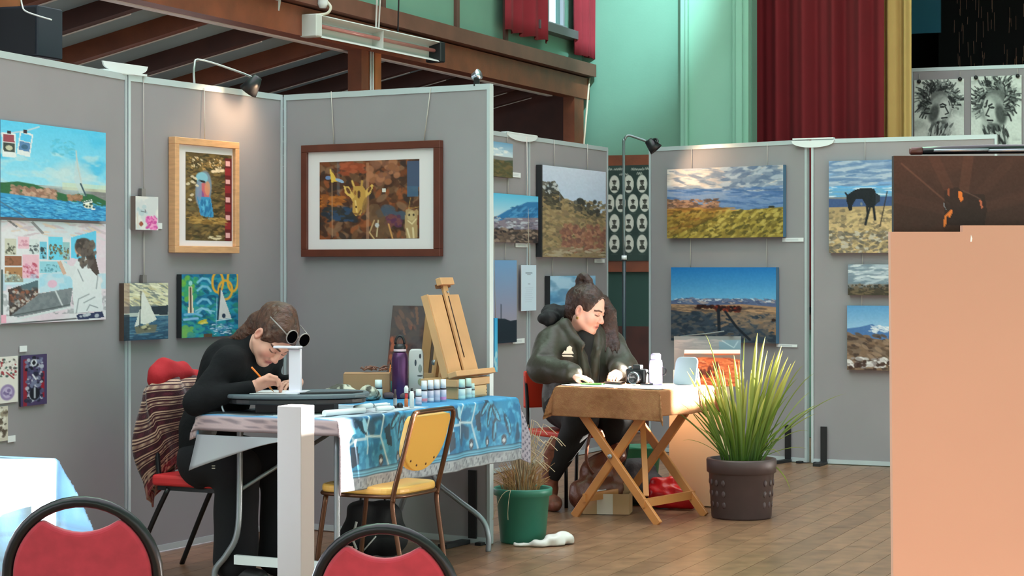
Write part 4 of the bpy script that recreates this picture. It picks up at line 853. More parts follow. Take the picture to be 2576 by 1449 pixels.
# pinkish board, dark painting and folded stand at right
d5 = 5.0; pb = mat('pinkish_board', (190,146,126), .8, var=.02, scale=2)
pz = lambda y, d: CH-(y-675)*d/FP; pxx = lambda x, d: (x-1288)*d/FP
r = empty('pink_board', V(1.4, d5, 0), 'tall plain pinkish board standing at the right edge of the view', 'board')
x0 = pxx(2240, d5); x1 = pxx(2422, d5)
MB().prism([V(x0+.012,d5,.03), V(x0,d5,pz(583,d5)), V(x1,d5,pz(583,d5)), V(x1,d5,pz(567,d5)), V(1.95,d5,pz(567,d5)), V(1.95,d5,.03)], V(0,.03,0)).build('panel', pb, r)
MB().box(V(1.45, d5+.015, .015), (1.0, .3, .03)).build('base', white_paint, r)
MB().prism([pt+V(pxx(2443,d5-.004),d5-.002,pz(602,d5)) for pt in [V(-.0015,0,-.006), V(.002,0,-.006), V(.0035,0,.002), V(.0005,0,.011), V(-.0005,0,.003)]], V(0,.003,0)).build('paper_nick', card_m, r)
dp = 5.10; L0, R0 = pxx(2248, dp), 1.75; zt, zb = pz(392, dp), 1.30
r = empty('horse_head_painting', V((L0+R0)/2, dp, zb), 'large dark brown painting with orange highlights behind the pinkish board', 'painting')
MB().box(V((L0+R0)/2, dp+.0125, (zt+zb)/2), (R0-L0, .024, zt-zb)).build('canvas_body', edge_dark, r)
c = Cv(760, 370, (66,42,34), .4); c.blotch((80,50,40), 120, 120, 3, .45, .6, a=.6)
fx, fy = 170, 150
for k, (dx, dy, cc, a_) in enumerate([(-150,-130,(120,80,66),.9), (-70,-150,(96,58,46),.6), (20,-150,(100,62,48),.7), (120,-130,(84,54,44),.5), (230,-60,(84,52,42),.5), (-160,-40,(90,56,46),.4), (-120,80,(84,50,42),.4), (320,-100,(86,54,44),.4)]): c.line([(fx+dx*.2, fy+dy*.2), (fx+dx, fy+dy)], 4 if k == 0 else 26, cc, a_*.6)
c.poly([(130,90),(160,80),(180,96),(230,100),(236,140),(230,180),(130,180)], (44,30,26),.7)
og = (226,120,52)
c.poly([(164,92),(172,90),(176,112),(170,118),(164,108)], og).poly([(134,150),(146,138),(150,142),(142,160)], og).poly([(128,156),(136,148),(132,180),(126,184)], og).poly([(216,112),(222,114),(226,134),(222,138)], (190,100,70)).poly([(138,82),(142,84),(140,104),(136,100)], (150,78,50)).line([(176,90),(206,104),(220,112)], 3, (90,66,56)).poly([(128,120),(130,130),(134,140),(126,128)], (130,130,134))
picgrid('picture', V(L0,dp,zt), V(R0,dp,zt), V(L0,dp,zb), V(R0,dp,zb), c.grain(5), r)
r = empty('display_easel', V(1.35, 5.3, 0), 'dark easel behind the pinkish board carrying the brown painting', 'easel')
for xa, xb in ((1.05, 1.25), (1.65, 1.45)): MB().bar(V(xa, 5.17, 0), V(xb, 5.145, 1.62), .035, .02, up=V(0,1,0)).build('leg', dark_tube, r)
MB().bar(V(1.35, 5.75, 0), V(1.35, 5.17, 1.6), .035, .02, up=V(0,1,0)).build('rear_leg', dark_tube, r)
MB().box(V(1.35, 5.13, 1.285), (.7, .07, .025)).build('ledge', dark_tube, r)
MB().box(V(1.35, 5.155, 1.60), (.3, .02, .03)).build('top_bar', dark_tube, r)
r = empty('folded_stand', V(1.3, 5.12, zt), 'black folded stand with a brown tip lying on top of the brown painting', 'folded stand')
xa = pxx(2288, 5.12); zc = zt+.012
MB().tube([V(xa+.03, 5.12, zc+.002), V(xa+.2, 5.12, zc+.006), V(1.7, 5.12, zc+.008)], [.010,.0125,.012], 10).build('shaft', mat('glossy_black', (22,22,26), .2), r)
MB().tube([V(xa, 5.12, zc+.001), V(xa+.004, 5.12, zc+.001), V(xa+.032, 5.12, zc+.002)], [.007,.010,.0105], 10).build('tip', mat('brown_tip', (84,40,34), .4), r)
for k, (a, b) in enumerate([(.06,.20),(.2,.34)]): MB().tube([V(xa+a, 5.108, zc+.002), V(xa+b, 5.107, zc+.004)], .004, 6).build('strut', mat('shaft_highlight', (150,156,166), .3, .6), r)  # pale strips stand in for white highlights along the shaft
# ------------------------------------------------------------------ people: smooth implicit bodies turned into one continuous mesh each
class Field:
    def __init__(s, lo, hi, h):
        s.lo = np.array(lo, float); s.h = h; s.n = np.ceil((np.array(hi)-s.lo)/h).astype(int)+1; s.F = np.full(tuple(s.n), .12, np.float32)
    def _loc(s, lo, hi):
        a = np.clip(np.floor((np.array(lo)-s.lo)/s.h).astype(int), 0, s.n); b = np.clip(np.ceil((np.array(hi)-s.lo)/s.h).astype(int)+1, 0, s.n)
        if (b <= a).any(): return None, None
        sl_ = tuple(slice(i, j) for i, j in zip(a, b))
        g = np.meshgrid(*[(np.arange(i, j)*s.h+l).astype(np.float32) for i, j, l in zip(a, b, s.lo)], indexing='ij')
        return sl_, g
    def _join(s, sl_, d, k, sub):
        f = s.F[sl_]
        if sub: f = -f
        hh = np.maximum(k-np.abs(f-d), 0)/max(k, 1e-6); m = np.minimum(f, d)-hh*hh*k*.25
        s.F[sl_] = -m if sub else m
    def cap(s, a, b, ra, rb=None, k=.02, sub=False):
        rb = ra if rb is None else rb; a = np.array(a, float); b = np.array(b, float); R = max(ra, rb)+k+3*s.h
        sl_, g = s._loc(np.minimum(a, b)-R, np.maximum(a, b)+R)
        if sl_ is None: return s
        d = b-a; L = (d*d).sum()+1e-9; t = np.clip(sum((g[i]-a[i])*d[i] for i in range(3))/L, 0, 1)
        D = np.sqrt(sum((g[i]-a[i]-t*d[i])**2 for i in range(3)))-(ra+(rb-ra)*t)
        s._join(sl_, D, k, sub); return s
    def chain(s, pts, rs, k=.02):
        for i in range(len(pts)-1): s.cap(pts[i], pts[i+1], rs[i], rs[i+1], k)
        return s
    def ell(s, c, r, ax=None, k=.02, sub=False):
        c = np.array(c, float); r = np.array(r, float); R = r.max()+k+3*s.h; sl_, g = s._loc(c-R, c+R)
        if sl_ is None: return s
        q = [g[i]-c[i] for i in range(3)]
        if ax is not None: q = [sum(q[i]*a[i] for i in range(3)) for a in ax]
        k0 = np.sqrt(sum((q[i]/r[i])**2 for i in range(3)))+1e-6; k1 = np.sqrt(sum((q[i]/r[i]**2)**2 for i in range(3)))+1e-6
        s._join(sl_, k0*(k0-1)/k1, k, sub); return s
    def rough(s, amp, sc, seed=1):
        r = np.random.RandomState(seed); g = np.indices(s.F.shape).astype(np.float32)*s.h; n = 0
        for q in range(5):
            w_ = r.randn(3); w_ /= np.linalg.norm(w_); n = n+np.sin(sum(g[i]*w_[i] for i in range(3))*6.28/sc*(.7+.6*r.rand())+r.rand()*6)
        s.F += amp*n/3; return s
    def mesh(s, it=1):
        F = s.F; ins = F < 0; n = F.shape; c = np.zeros(tuple(x-1 for x in n), np.int8)
        for i in (0,1):
            for j in (0,1):
                for k in (0,1): c += ins[i:n[0]-1+i, j:n[1]-1+j, k:n[2]-1+k]
        cell = np.argwhere((c > 0) & (c < 8)); idx = -np.ones(c.shape, np.int32); idx[tuple(cell.T)] = np.arange(len(cell))
        acc = np.zeros((len(cell), 3)); cnt = np.zeros(len(cell))
        cor = [(i,j,k) for i in (0,1) for j in (0,1) for k in (0,1)]
        val = {q: F[tuple((cell+q).T)] for q in cor}
        for a in cor:
            for ax_ in range(3):
                if a[ax_]: continue
                b = list(a); b[ax_] = 1; b = tuple(b); va, vb = val[a], val[b]; m = (va < 0) != (vb < 0)
                t = np.where(m, va/(va-vb+1e-12*(va == vb)), 0); p = np.array(a)+np.outer(t, np.array(b)-np.array(a))
                acc[m] += p[m]; cnt[m] += 1
        vs = s.lo+(cell+acc/cnt[:, None])*s.h; fs = []
        for ax_ in range(3):
            o1, o2 = [(1,2),(2,0),(0,1)][ax_]
            A_ = [slice(0, None)]*3; A_[ax_] = slice(0, -1); B_ = [slice(0, None)]*3; B_[ax_] = slice(1, None)
            e = np.argwhere(ins[tuple(A_)] != ins[tuple(B_)]); e = e[(e[:, o1] > 0) & (e[:, o2] > 0) & (e[:, o1] < n[o1]-1) & (e[:, o2] < n[o2]-1)]
            u1 = np.zeros(3, int); u1[o1] = 1; u2 = np.zeros(3, int); u2[o2] = 1
            q = np.stack([idx[tuple((e-d).T)] for d in (0*u1, u1, u1+u2, u2)], 1); fl_ = ins[tuple(e.T)]
            q = np.where(fl_[:, None], q[:, ::-1], q); fs.append(q)
        fs = np.concatenate(fs); fs = fs[(fs >= 0).all(1)][:, ::-1]
        for _ in range(it):
            acc = np.zeros_like(vs); cnt = np.zeros(len(vs))
            for i in range(4):
                np.add.at(acc, fs[:, i], vs[fs[:, (i+1) % 4]]+vs[fs[:, i-1]]); np.add.at(cnt, fs[:, i], 2)
            vs = vs*.5+.5*acc/np.maximum(cnt, 1)[:, None]
        return vs, fs
def npobj(name, vs, fs, m, parent=None, cols=None):
    org = W[parent] if parent is not None else V(*[(vs[:, i].min()+vs[:, i].max())/2 for i in range(2)], vs[:, 2].min())
    me = bpy.data.meshes.new(name); me.vertices.add(len(vs)); me.vertices.foreach_set('co', (vs-np.array(org)).astype(np.float32).ravel())
    fs = fs.astype(np.int32); me.loops.add(fs.size); me.loops.foreach_set('vertex_index', fs.ravel()); me.polygons.add(len(fs))
    me.polygons.foreach_set('loop_start', np.arange(0, fs.size, 4, dtype=np.int32)); me.polygons.foreach_set('loop_total', np.full(len(fs), 4, np.int32))
    me.update(calc_edges=True); me.validate(); me.polygons.foreach_set('use_smooth', np.ones(len(me.polygons), bool))
    o = bpy.data.objects.new(name, me); COL.objects.link(o); W[o] = org
    if parent is not None: o.parent = parent
    else: o.location = org
    me.materials.append(m)
    if cols is not None: setcol(o, cols)
    return o
def unit(v): v = np.array(v, float); return v/np.linalg.norm(v)
def head_mesh(Cc, r_, f_, u_, sc, skin, neck_to, lips, brow=(70,44,34), jaw=1.0, cheek=1.0):
    H = Field((-.11,-.19,-.22), (.11,.15,.14), .0029)
    H.ell((0,-.012,.035), (.073,.094,.084), k=.01).ell((0,.022,-.03), (.060*cheek,.064,.084), k=.03)
    for s in (-1, 1):
        H.cap((s*.054*jaw,.0,-.055), (s*.012,.062,-.098), .022, .019, .025).ell((s*.034,.055,-.033), (.031*cheek,.028,.032), k=.02)
        H.cap((s*.012,.083,.020), (s*.042,.066,.018), .009, .009, .014)
        H.ell((s*.031,.098,.001), (.019,.017,.012), k=.012, sub=True).ell((s*.031,.072,.000), (.0165,.0155,.0135), k=.004)
        H.ell((s*.077,-.012,-.012), (.009,.020,.032), k=.008).ell((s*.084,-.008,-.012), (.006,.010,.018), k=.004, sub=True)
    H.cap((0,.080,.006), (0,.104,-.032), .0085, .0125, .010)
    for s in (-1, 1): H.ell((s*.0115,.097,-.037), (.0085,.010,.008), k=.006)
    H.cap((-.015,.082,-.063), (.015,.082,-.063), .007, .007, .008).cap((-.013,.081,-.0745), (.013,.081,-.0745), .0075, .0075, .008)
    H.cap((-.02,.0925,-.0685), (.02,.0925,-.0685), .002, .002, .003, sub=True).ell((0,.066,-.100), (.022,.018,.016), k=.018)
    nt = np.array([np.dot(neck_to-Cc, a) for a in (r_, f_, u_)])/sc
    H.cap((0,-.025,-.06), tuple(nt), .050, .058, .03)
    vs, fs = H.mesh(1)
    x, y, z = vs.T; col = np.ones((len(vs), 3))*np.array(skin, float)
    def blend(m, c):
        nonlocal col; m = np.clip(m, 0, 1)[:, None]; col = col*(1-m)+np.array(c, float)*m
    g = lambda cx, cy, cz, sx, sy, sz: np.exp(-(((x-cx)/sx)**2+((y-cy)/sy)**2+((z-cz)/sz)**2))
    for s in (-1, 1): blend(.35*g(s*.04,.07,-.035,.022,.04,.022), (216,120,112)); blend(.5*g(s*.083,-.01,-.012,.012,.02,.028), (206,120,106))
    blend(.35*g(0,.11,-.034,.014,.02,.014), (214,124,112))
    fm = y > .045
    blend(1.2*fm*np.exp(-((x/.022)**4))*np.exp(-((z+.069)/.0095)**4), lips); blend(1.1*fm*np.exp(-((x/.019)**4))*np.exp(-((z+.0685)/.0022)**2), (120,56,56))
    for s in (-1, 1):
        xx = s*x; bz = .021+.16*(xx-.03)*(xx < .03)-.30*np.maximum(xx-.036, 0)
        blend(1.25*fm*((xx > .012) & (xx < .054))*np.exp(-((z-bz-.002)/.0042)**4), brow)
        lz = -.006+9*(xx-.031)**2
        blend(1.2*fm*((xx > .014) & (xx < .049))*np.exp(-((z-lz)/.0026)**2), (40,26,24))
        blend(.35*fm*np.exp(-((xx-.031)/.018)**2-((z-.006)/.006)**2), (150,96,86))
        blend(.8*g(s*.009,.1,-.0445,.005,.01,.003), (120,60,54))
    Wd = Cc+sc*(np.outer(x, r_)+np.outer(y, f_)+np.outer(z, u_))
    return Wd, fs, lin(np.clip(col, 0, 255))
def joinm(parts):
    vs = []; fs = []; cs = []; o = 0
    for v, f, c in parts: vs.append(v); fs.append(f+o); cs.append(np.broadcast_to(c, (len(v), 3))); o += len(v)
    return np.concatenate(vs), np.concatenate(fs), np.concatenate(cs)
def hand(F, wrist, knuck, across, down, curl, L=.078, r=.0082, thumb=1):
    """palm from wrist to knuckle centre; across = index->little direction; down = palm normal the fingers curl to"""
    w_ = np.array(wrist); kc = np.array(knuck); ac = unit(across); dn = unit(down); fw = unit(kc-w_)
    F.cap(w_, w_+fw*.02, .024, .024, .015)
    for i, (o_, ln) in enumerate([(-.030,.92),(-.010,1.0),(.010,.95),(.029,.78)]):
        k0 = kc+ac*o_-fw*abs(o_-.0)*.15; F.cap(w_+fw*.012+ac*o_*.6, k0, .0125, .0105, .012)
        d = fw.copy(); p = k0; 
        for seg, (fr, c_) in enumerate([(.45,curl[0]),(.32,curl[1]),(.23,curl[2])]):
            a_ = c_; d = unit(d*math.cos(a_)+dn*math.sin(a_)); nrm = unit(np.cross(ac, d)); p2 = p+d*L*ln*fr
            F.cap(p, p2, r*(1-.08*seg), r*(.94-.08*seg), .004); p = p2
            dn = unit(dn-d*np.dot(dn, d)) if abs(np.dot(dn, d)) < .99 else dn
        dn = unit(down)
    t0 = w_+fw*.018-ac*.022; t1 = t0+fw*.030-ac*.018*thumb+dn*.016; t2 = t1+fw*.030+ac*.006+dn*.014
    F.cap(t0, t1, .0135, .0105, .01).cap(t1, t2, .0098, .0078, .004)
skinm = vmat('skin', .5, bump=.05, bscale=300, spec=.35)
A3 = lambda *a: np.array(a, float)

# ---------------- woman writing at the craft table
r1 = unit((-.648,-.729,.223)); f1 = unit((.303,-.505,-.808)); f1 = unit(f1-r1*np.dot(f1, r1)); u1_ = np.cross(r1, f1)
C1 = A3(-1.036,8.666,1.0795); neck1 = A3(-1.175,8.775,1.005)
loc1 = lambda x, y, z: C1+r1*x+f1*y+u1_*z
pw = empty('person', (-1.32, 8.78, 0), 'person in a black turtleneck bent over the craft table, writing with an orange pencil', 'person')
hv = head_mesh(C1, r1, f1, u1_, 1.0, (226,172,152), neck1, (196,112,106))
bf = Field((-1.62,8.36,.0), (-.86,9.22,1.12), .0042) if False else Field((-1.62,8.36,.38), (-.86,9.22,1.10), .0042)
bf.cap((-1.23,8.79,.92), (-1.33,8.83,.62), .10, .10, .03).cap((-1.215,8.64,.975), (-1.10,8.92,.975), .06, .06, .03).cap(neck1, (-1.23,8.79,.93), .055, .08, .03)
bf.chain([A3(-1.215,8.64,.975), A3(-1.35,8.545,.807), A3(-1.105,8.535,.874)], [.042,.036,.023], .02)
bf.chain([A3(-1.10,8.92,.975), A3(-1.11,9.02,.84), A3(-.955,8.86,.872)], [.042,.036,.023], .02)
bf.chain([A3(-1.34,8.77,.54), A3(-1.22,8.72,.50)], [.07,.055], .02); bf.chain([A3(-1.26,8.92,.54), A3(-1.06,8.85,.50)], [.07,.055], .02)
hand(bf, (-1.095,8.535,.877), (-1.030,8.525,.905), unit((.15,.75,-.62)), unit((.45,.25,-.85)), (.75,.9,.6), thumb=.9)
hand(bf, (-.957,8.855,.872), (-.985,8.79,.873), unit((-.9,.35,.0)), (0,-.2,-1), (.25,.35,.3), thumb=1)
bv, bfc = bf.mesh(1)
vs, fs, cs = joinm([hv, (bv, bfc, lin((224,168,148)))])
npobj('body', vs, fs, skinm, pw, cs)
blk_knit = mat('black_knit', (15,16,19), .9, bump=.8, bscale=16, spec=.25)
tf = Field((-1.66,8.34,.44), (-.86,9.24,1.12), .0065)
tf.cap((-1.25,8.80,.915), (-1.34,8.83,.66), .135, .128, .05).cap((-1.34,8.83,.66), (-1.34,8.83,.52), .128, .14, .05)
tf.cap((-1.225,8.645,.965), (-1.105,8.925,.965), .075, .075, .06).cap((-1.26,8.80,.985), (-1.19,8.78,1.0), .085, .065, .05)
tf.cap((-1.185,8.78,1.0), (-1.118,8.738,1.045), .066, .060, .02)
tf.chain([A3(-1.225,8.645,.97), A3(-1.355,8.545,.805), A3(-1.125,8.532,.868)], [.066,.055,.033], .03)
tf.chain([A3(-1.105,8.925,.97), A3(-1.11,9.02,.84), A3(-.985,8.89,.872)], [.066,.055,.033], .03)
tf.cap((-1.28,8.60,.90), (-1.24,8.60,.80), .012, .012, .02).rough(.0018, .09, 3)
vs, fs = tf.mesh(2); npobj('turtleneck', vs, fs, blk_knit, pw)
df = Field((-1.60,8.34,-.01), (-.84,9.10,.66), .0085)
df.cap((-1.33,8.83,.56), (-1.35,8.83,.53), .135, .14, .05)
df.chain([A3(-1.34,8.76,.54), A3(-1.205,8.715,.50), A3(-1.215,8.73,.10)], [.10,.095,.098], .04)
df.chain([A3(-1.26,8.92,.54), A3(-1.02,8.84,.50), A3(-1.04,8.88,.10)], [.10,.09,.095], .04).rough(.003, .16, 8)
vs, fs = df.mesh(2); npobj('trousers', vs, fs, mat('dark_navy_cloth', (10,10,17), .95, bump=.2, bscale=22), pw)
for (x, y) in ((540,1146),(537,1172),(537,1178)): MB().box(at(x, y, 8.462), (.014,.004,.004)).build('pocket_stitch', mat('pale_stitch', (170,160,150), .7), pw)
for (x, y) in ((-1.215,8.72),(-1.04,8.87)):
    sf = Field((x-.08,y-.16,-.005), (x+.20,y+.08,.16), .006); sf.cap((x,y,.045), (x+.12,y-.075,.035), .045, .036, .02)
    sf.F = np.maximum(sf.F, -(sf.lo[2]+np.arange(sf.n[2])*sf.h-.002)[None, None, :].astype(np.float32))
    vs, fs = sf.mesh(1); npobj('shoe', vs, fs, mat('black_shoe', (18,17,19), .5), pw)
def hairmat(name, c): return mat(name, c, .5, var=.6, scale=55, stretch=(.45,1,.45), bump=.9, bscale=90)
hf = Field((-.14,-.22,-.20), (.14,.14,.17), .0042)
hf.ell((0,-.016,.037), (.083,.104,.096), k=.01).cap((0,-.09,.03), (0,-.085,-.07), .062, .05, .04).cap((.0,-.06,.09), (0,-.10,.03), .05,.05,.03)
hf.ell((0,.105,-.040), (.090,.075,.112), k=.012, sub=True).ell((.09,.005,-.05), (.03,.05,.055), k=.01, sub=True).ell((-.09,.005,-.05), (.03,.05,.055), k=.01, sub=True)
hf.cap((.075,.035,.03), (.072,.02,-.012), .012, .005, .01).cap((-.075,.035,.03), (-.072,.02,-.012), .012, .005, .01).rough(.0016, .024, 5)
vs, fs = hf.mesh(1); vs = C1+np.outer(vs[:, 0], r1)+np.outer(vs[:, 1], f1)+np.outer(vs[:, 2], u1_)
tl = Field((-1.34,8.62,.96), (-1.02,8.90,1.20), .0045)
tl.chain([loc1(0,-.10,.0), loc1(0,-.11,-.06), A3(-1.17,8.77,1.085), A3(-1.235,8.78,1.068)], [.052,.050,.040,.016], .03).rough(.002, .022, 9)
v2, f2 = tl.mesh(1); vs, fs, _ = joinm([(vs, fs, (0,0,0)), (v2, f2, (0,0,0))]); npobj('hair', vs, fs, hairmat('brown_hair', (74,44,30)), pw)
# pencil held in her hand
pa, pb_ = at(633, 924, 8.49), at(689, 986, 8.56); pdx = (Vector(pb_)-Vector(pa)).normalized()
r = empty('pencil', pb_, 'orange pencil held upright in the hand of the writing person', 'pencil')
MB().tube([pa, pb_-pdx*.02], .0042, 6).build('shaft', mat('orange_lacquer', (236,128,40), .35), r); MB().tube([pb_-pdx*.02, pb_], [.0042,.0008], 6).build('tip', mat('sharpened_wood', (206,160,110), .6), r)
# sunglasses pushed up on her hair
def gl(x, y, z): return Vector(loc1(x, y, z))
r = empty('sunglasses', gl(0,.07,.12), 'black lensed sunglasses with clear frames pushed up on the brown hair', 'sunglasses')
for s in (-1, 1):
    ring = [gl(s*.036+.029*math.cos(t), .088-.018*math.sin(t), .126+.022*math.sin(t)) for t in np.linspace(0, 6.283, 18, endpoint=False)]
    MB().prism(ring, Vector(f1*.002+u1_*.002)).build('lens', mat('black_lens', (5,5,7), .9, spec=0), r)
    MB().tube(ring, .0032, 6, closed=True).build('rim', mat('clear_frame', (150,142,140), .2), r)
    MB().tube([gl(s*.060,.085,.125), gl(s*.082,.04,.115), gl(s*.089,-.03,.085)], .003, 6).build('temple', mat('clear_frame', (196,186,182), .2), r)
MB().tube([gl(-.009,.083,.128), gl(.009,.083,.128)], .003, 6).build('bridge', mat('clear_frame', (196,186,182), .2), r)

# ---------------- woman in the green jacket
r2 = unit((-.47,-.88,.03)); f2_ = unit((.82,-.45,-.36)); f2_ = unit(f2_-r2*np.dot(f2_, r2)); u2_ = np.cross(r2, f2_)
C2 = A3(.442,11.61,1.140); neck2 = A3(.385,11.70,1.0); S2 = 1.08
loc2 = lambda x, y, z: C2+S2*(r2*x+f2_*y+u2_*z)
pj = empty('person', (.38, 11.68, 0), 'person in a dark green puffer jacket seated behind the cross legged table', 'person')
hv = head_mesh(C2, r2, f2_, u2_, S2, (236,186,168), neck2, (214,138,126), jaw=1.06, cheek=1.06)
bf = Field((.0,11.1,.02), (.80,12.0,1.06), .006)
bf.cap((.38,11.70,.92), (.37,11.72,.58), .12, .12, .03).cap((.24,11.60,.95), (.55,11.79,.95), .06, .06, .03).cap(neck2, (.38,11.70,.90), .056, .09, .03)
bf.chain([A3(.23,11.58,.955), A3(.165,11.42,.775), A3(.35,11.23,.772)], [.05,.042,.024], .02).chain([A3(.57,11.79,.95), A3(.66,11.62,.79), A3(.60,11.42,.775)], [.05,.042,.024], .02)
bf.chain([A3(.30,11.66,.54), A3(.40,11.34,.525), A3(.222,11.417,.18)], [.08,.06,.035], .02).chain([A3(.46,11.72,.54), A3(.62,11.50,.51), A3(.58,11.60,.12)], [.08,.06,.04], .02)
hand(bf, (.35,11.23,.772), (.405,11.19,.762), unit((.5,.8,0)), (0,0,-1), (.15,.3,.3)); hand(bf, (.60,11.42,.778), (.585,11.36,.775), unit((-.9,-.3,0)), (-.2,-.2,-1), (.4,.5,.4))
bv, bfc = bf.mesh(1); vs, fs, cs = joinm([hv, (bv, bfc, lin((232,180,160)))]); npobj('body', vs, fs, skinm, pj, cs)
jk = mat('olive_jacket', (50,48,36), .5, bump=.9, bscale=13, sheen=.1)
jf = Field((.0,11.1,.48), (.84,12.06,1.16), .0072)
jf.cap((.375,11.71,.60), (.385,11.70,.86), .20, .185, .05).cap((.25,11.61,.94), (.55,11.79,.93), .105, .105, .08)
jf.chain([A3(.225,11.585,.935), A3(.172,11.43,.80), A3(.335,11.245,.79)], [.092,.082,.058], .03).chain([A3(.575,11.79,.93), A3(.655,11.63,.80), A3(.612,11.45,.788)], [.092,.082,.056], .03)
jf.cap((.30,11.60,1.045), (.405,11.505,.93), .036, .03, .03).cap((.30,11.60,1.045), (.32,11.78,1.06), .036, .036, .03).cap((.52,11.76,1.03), (.485,11.53,.90), .034, .03, .03).cap((.405,11.505,.93), (.44,11.49,.66), .026, .026, .02).cap((.485,11.53,.90), (.47,11.50,.66), .026, .026, .02)
jf.cap((.43,11.57,1.03), (.455,11.44,.80), .052, .018, .012, sub=True).ell((.40,11.68,1.07), (.085,.085,.09), k=.02, sub=True)
for z in (.70, .80, .89): jf.cap((.16,11.40,z), (.34,11.42,z-.012), .010, .006, .012, sub=True)
jf.rough(.0055, .11, 6)
vs, fs = jf.mesh(2); jo = npobj('puffer_jacket', vs, fs, jk, pj)
hd = Field((.08,11.5,.95), (.62,12.02,1.22), .007)
hd.chain([A3(.215,11.62,1.085), A3(.235,11.78,1.105), A3(.36,11.86,1.10), A3(.48,11.85,1.06)], [.045,.058,.058,.045], .03).ell((.20,11.64,1.085), (.05,.04,.035), k=.02).rough(.004, .05, 3)
vs, fs = hd.mesh(1); npobj('hood', vs, fs, mat('black_hood_lining', (14,15,19), .8, bump=.3, bscale=40), pj)
sh = Field((.30,11.38,.62), (.60,11.8,1.02), .007); sh.cap((.425,11.60,.96), (.45,11.56,.68), .062, .07, .02)
vs, fs = sh.mesh(1); npobj('shirt', vs, fs, mat('black_shirt', (10,10,11), .8), pj)
# small white emblem on the chest: a peaked cap of hills above a bar
lg = MB()
for pts in [[(-14,6),(-8,-2),(-4,1),(-2,-10),(4,-14),(10,-10),(9,-2),(14,6)], [(-15,9),(8,9),(14,14),(-12,13)]]:
    lg.prism([at(1428+x, 884+y, 11.462+.0012*x) for x, y in pts], V(.004,.012,.0))
lg.build('chest_emblem', mat('white_embroidery', (230,222,206), .7), pj)
tr = Field((.06,11.1,.08), (.80,11.95,.66), .0085)
tr.cap((.33,11.70,.57), (.45,11.72,.57), .14, .14, .05).chain([A3(.30,11.64,.56), A3(.40,11.34,.525), A3(.232,11.413,.20)], [.115,.092,.052], .03).chain([A3(.46,11.72,.56), A3(.62,11.50,.525), A3(.58,11.58,.14)], [.115,.09,.06], .03).rough(.003, .12, 4)
vs, fs = tr.mesh(2); npobj('trousers', vs, fs, mat('black_trousers', (13,12,13), .8, bump=.2, bscale=24), pj)
for pts in ([A3(.245,11.405,.345), A3(.212,11.425,.12), A3(.205,11.43,.06), A3(.238,11.30,.042), A3(.25,11.245,.036)], [A3(.58,11.58,.30), A3(.58,11.58,.12), A3(.58,11.58,.06), A3(.62,11.46,.042), A3(.635,11.41,.036)]):
    bo = Field((pts[2][0]-.16,pts[4][1]-.08,-.01), (pts[4][0]+.14,pts[2][1]+.12,.42), .006)
    bo.chain(pts[:3], [.060,.046,.046], .03).chain(pts[2:], [.046,.042,.030], .03)
    bo.F = np.maximum(bo.F, -(bo.lo[2]+np.arange(bo.n[2])*bo.h-.004)[None, None, :].astype(np.float32)); bo.rough(.002, .06, 2)
    vs, fs = bo.mesh(1); npobj('boot', vs, fs, mat('tan_leather', (116,64,44), .6, var=.45, scale=18, bump=.3), pj)
hf = Field((-.14,-.20,-.16), (.14,.14,.22), .0042)
hf.ell((0,-.016,.037), (.082,.103,.094), k=.01).cap((0,-.075,.03), (0,-.07,-.06), .066, .052, .04)
hf.ell((0,.124,-.020), (.100,.092,.138), k=.012, sub=True).ell((.09,.0,-.05), (.03,.05,.06), k=.01, sub=True).ell((-.09,.0,-.05), (.03,.05,.06), k=.01, sub=True)
hf.cap((0,-.03,.105), (0,-.06,.10), .034, .03, .02)
for k in range(10):
    a, b = 2*math.pi*k/10, 2*math.pi*(k+1)/10; q = lambda t: (0, -.070+.033*math.cos(t)-.012*math.sin(t), .122+.036*math.sin(t)); hf.cap(q(a), q(b), .019, .019, .012)
hf.rough(.0015, .024, 7)
vs, fs = hf.mesh(1); vs = C2+S2*(np.outer(vs[:, 0], r2)+np.outer(vs[:, 1], f2_)+np.outer(vs[:, 2], u2_))
tl = Field((.40,11.5,.86), (.72,11.95,1.26), .006)

for dx, dz in ((-.03,.03),(0,0),(.028,-.02),(-.012,-.05),(.015,.02)): tl.chain([loc2(-.045,-.03,.085), A3(.535+dx*.3,11.75,1.19), A3(.570+dx*.7,11.735,1.12), A3(.575+dx,11.72,1.02), A3(.585+dx*1.2,11.66,.94), A3(.592+dx*1.5,11.60,.86+dz)], [.022,.028,.027,.022,.014,.003], .012)
tl.rough(.0015, .02, 4)
v2, f2 = tl.mesh(1); vs, fs, _ = joinm([(vs, fs, (0,0,0)), (v2, f2, (0,0,0))]); npobj('hair', vs, fs, hairmat('dark_brown_hair', (56,35,28)), pj)
MB().lathe(loc2(.080,-.004,-.052), [(.004,-.004),(.0085,-.004),(.0085,.004),(.004,.004)], 10, az=Vector(r2)).build('earring', mat('gold_earring', (206,160,90), .3, .8), pj)
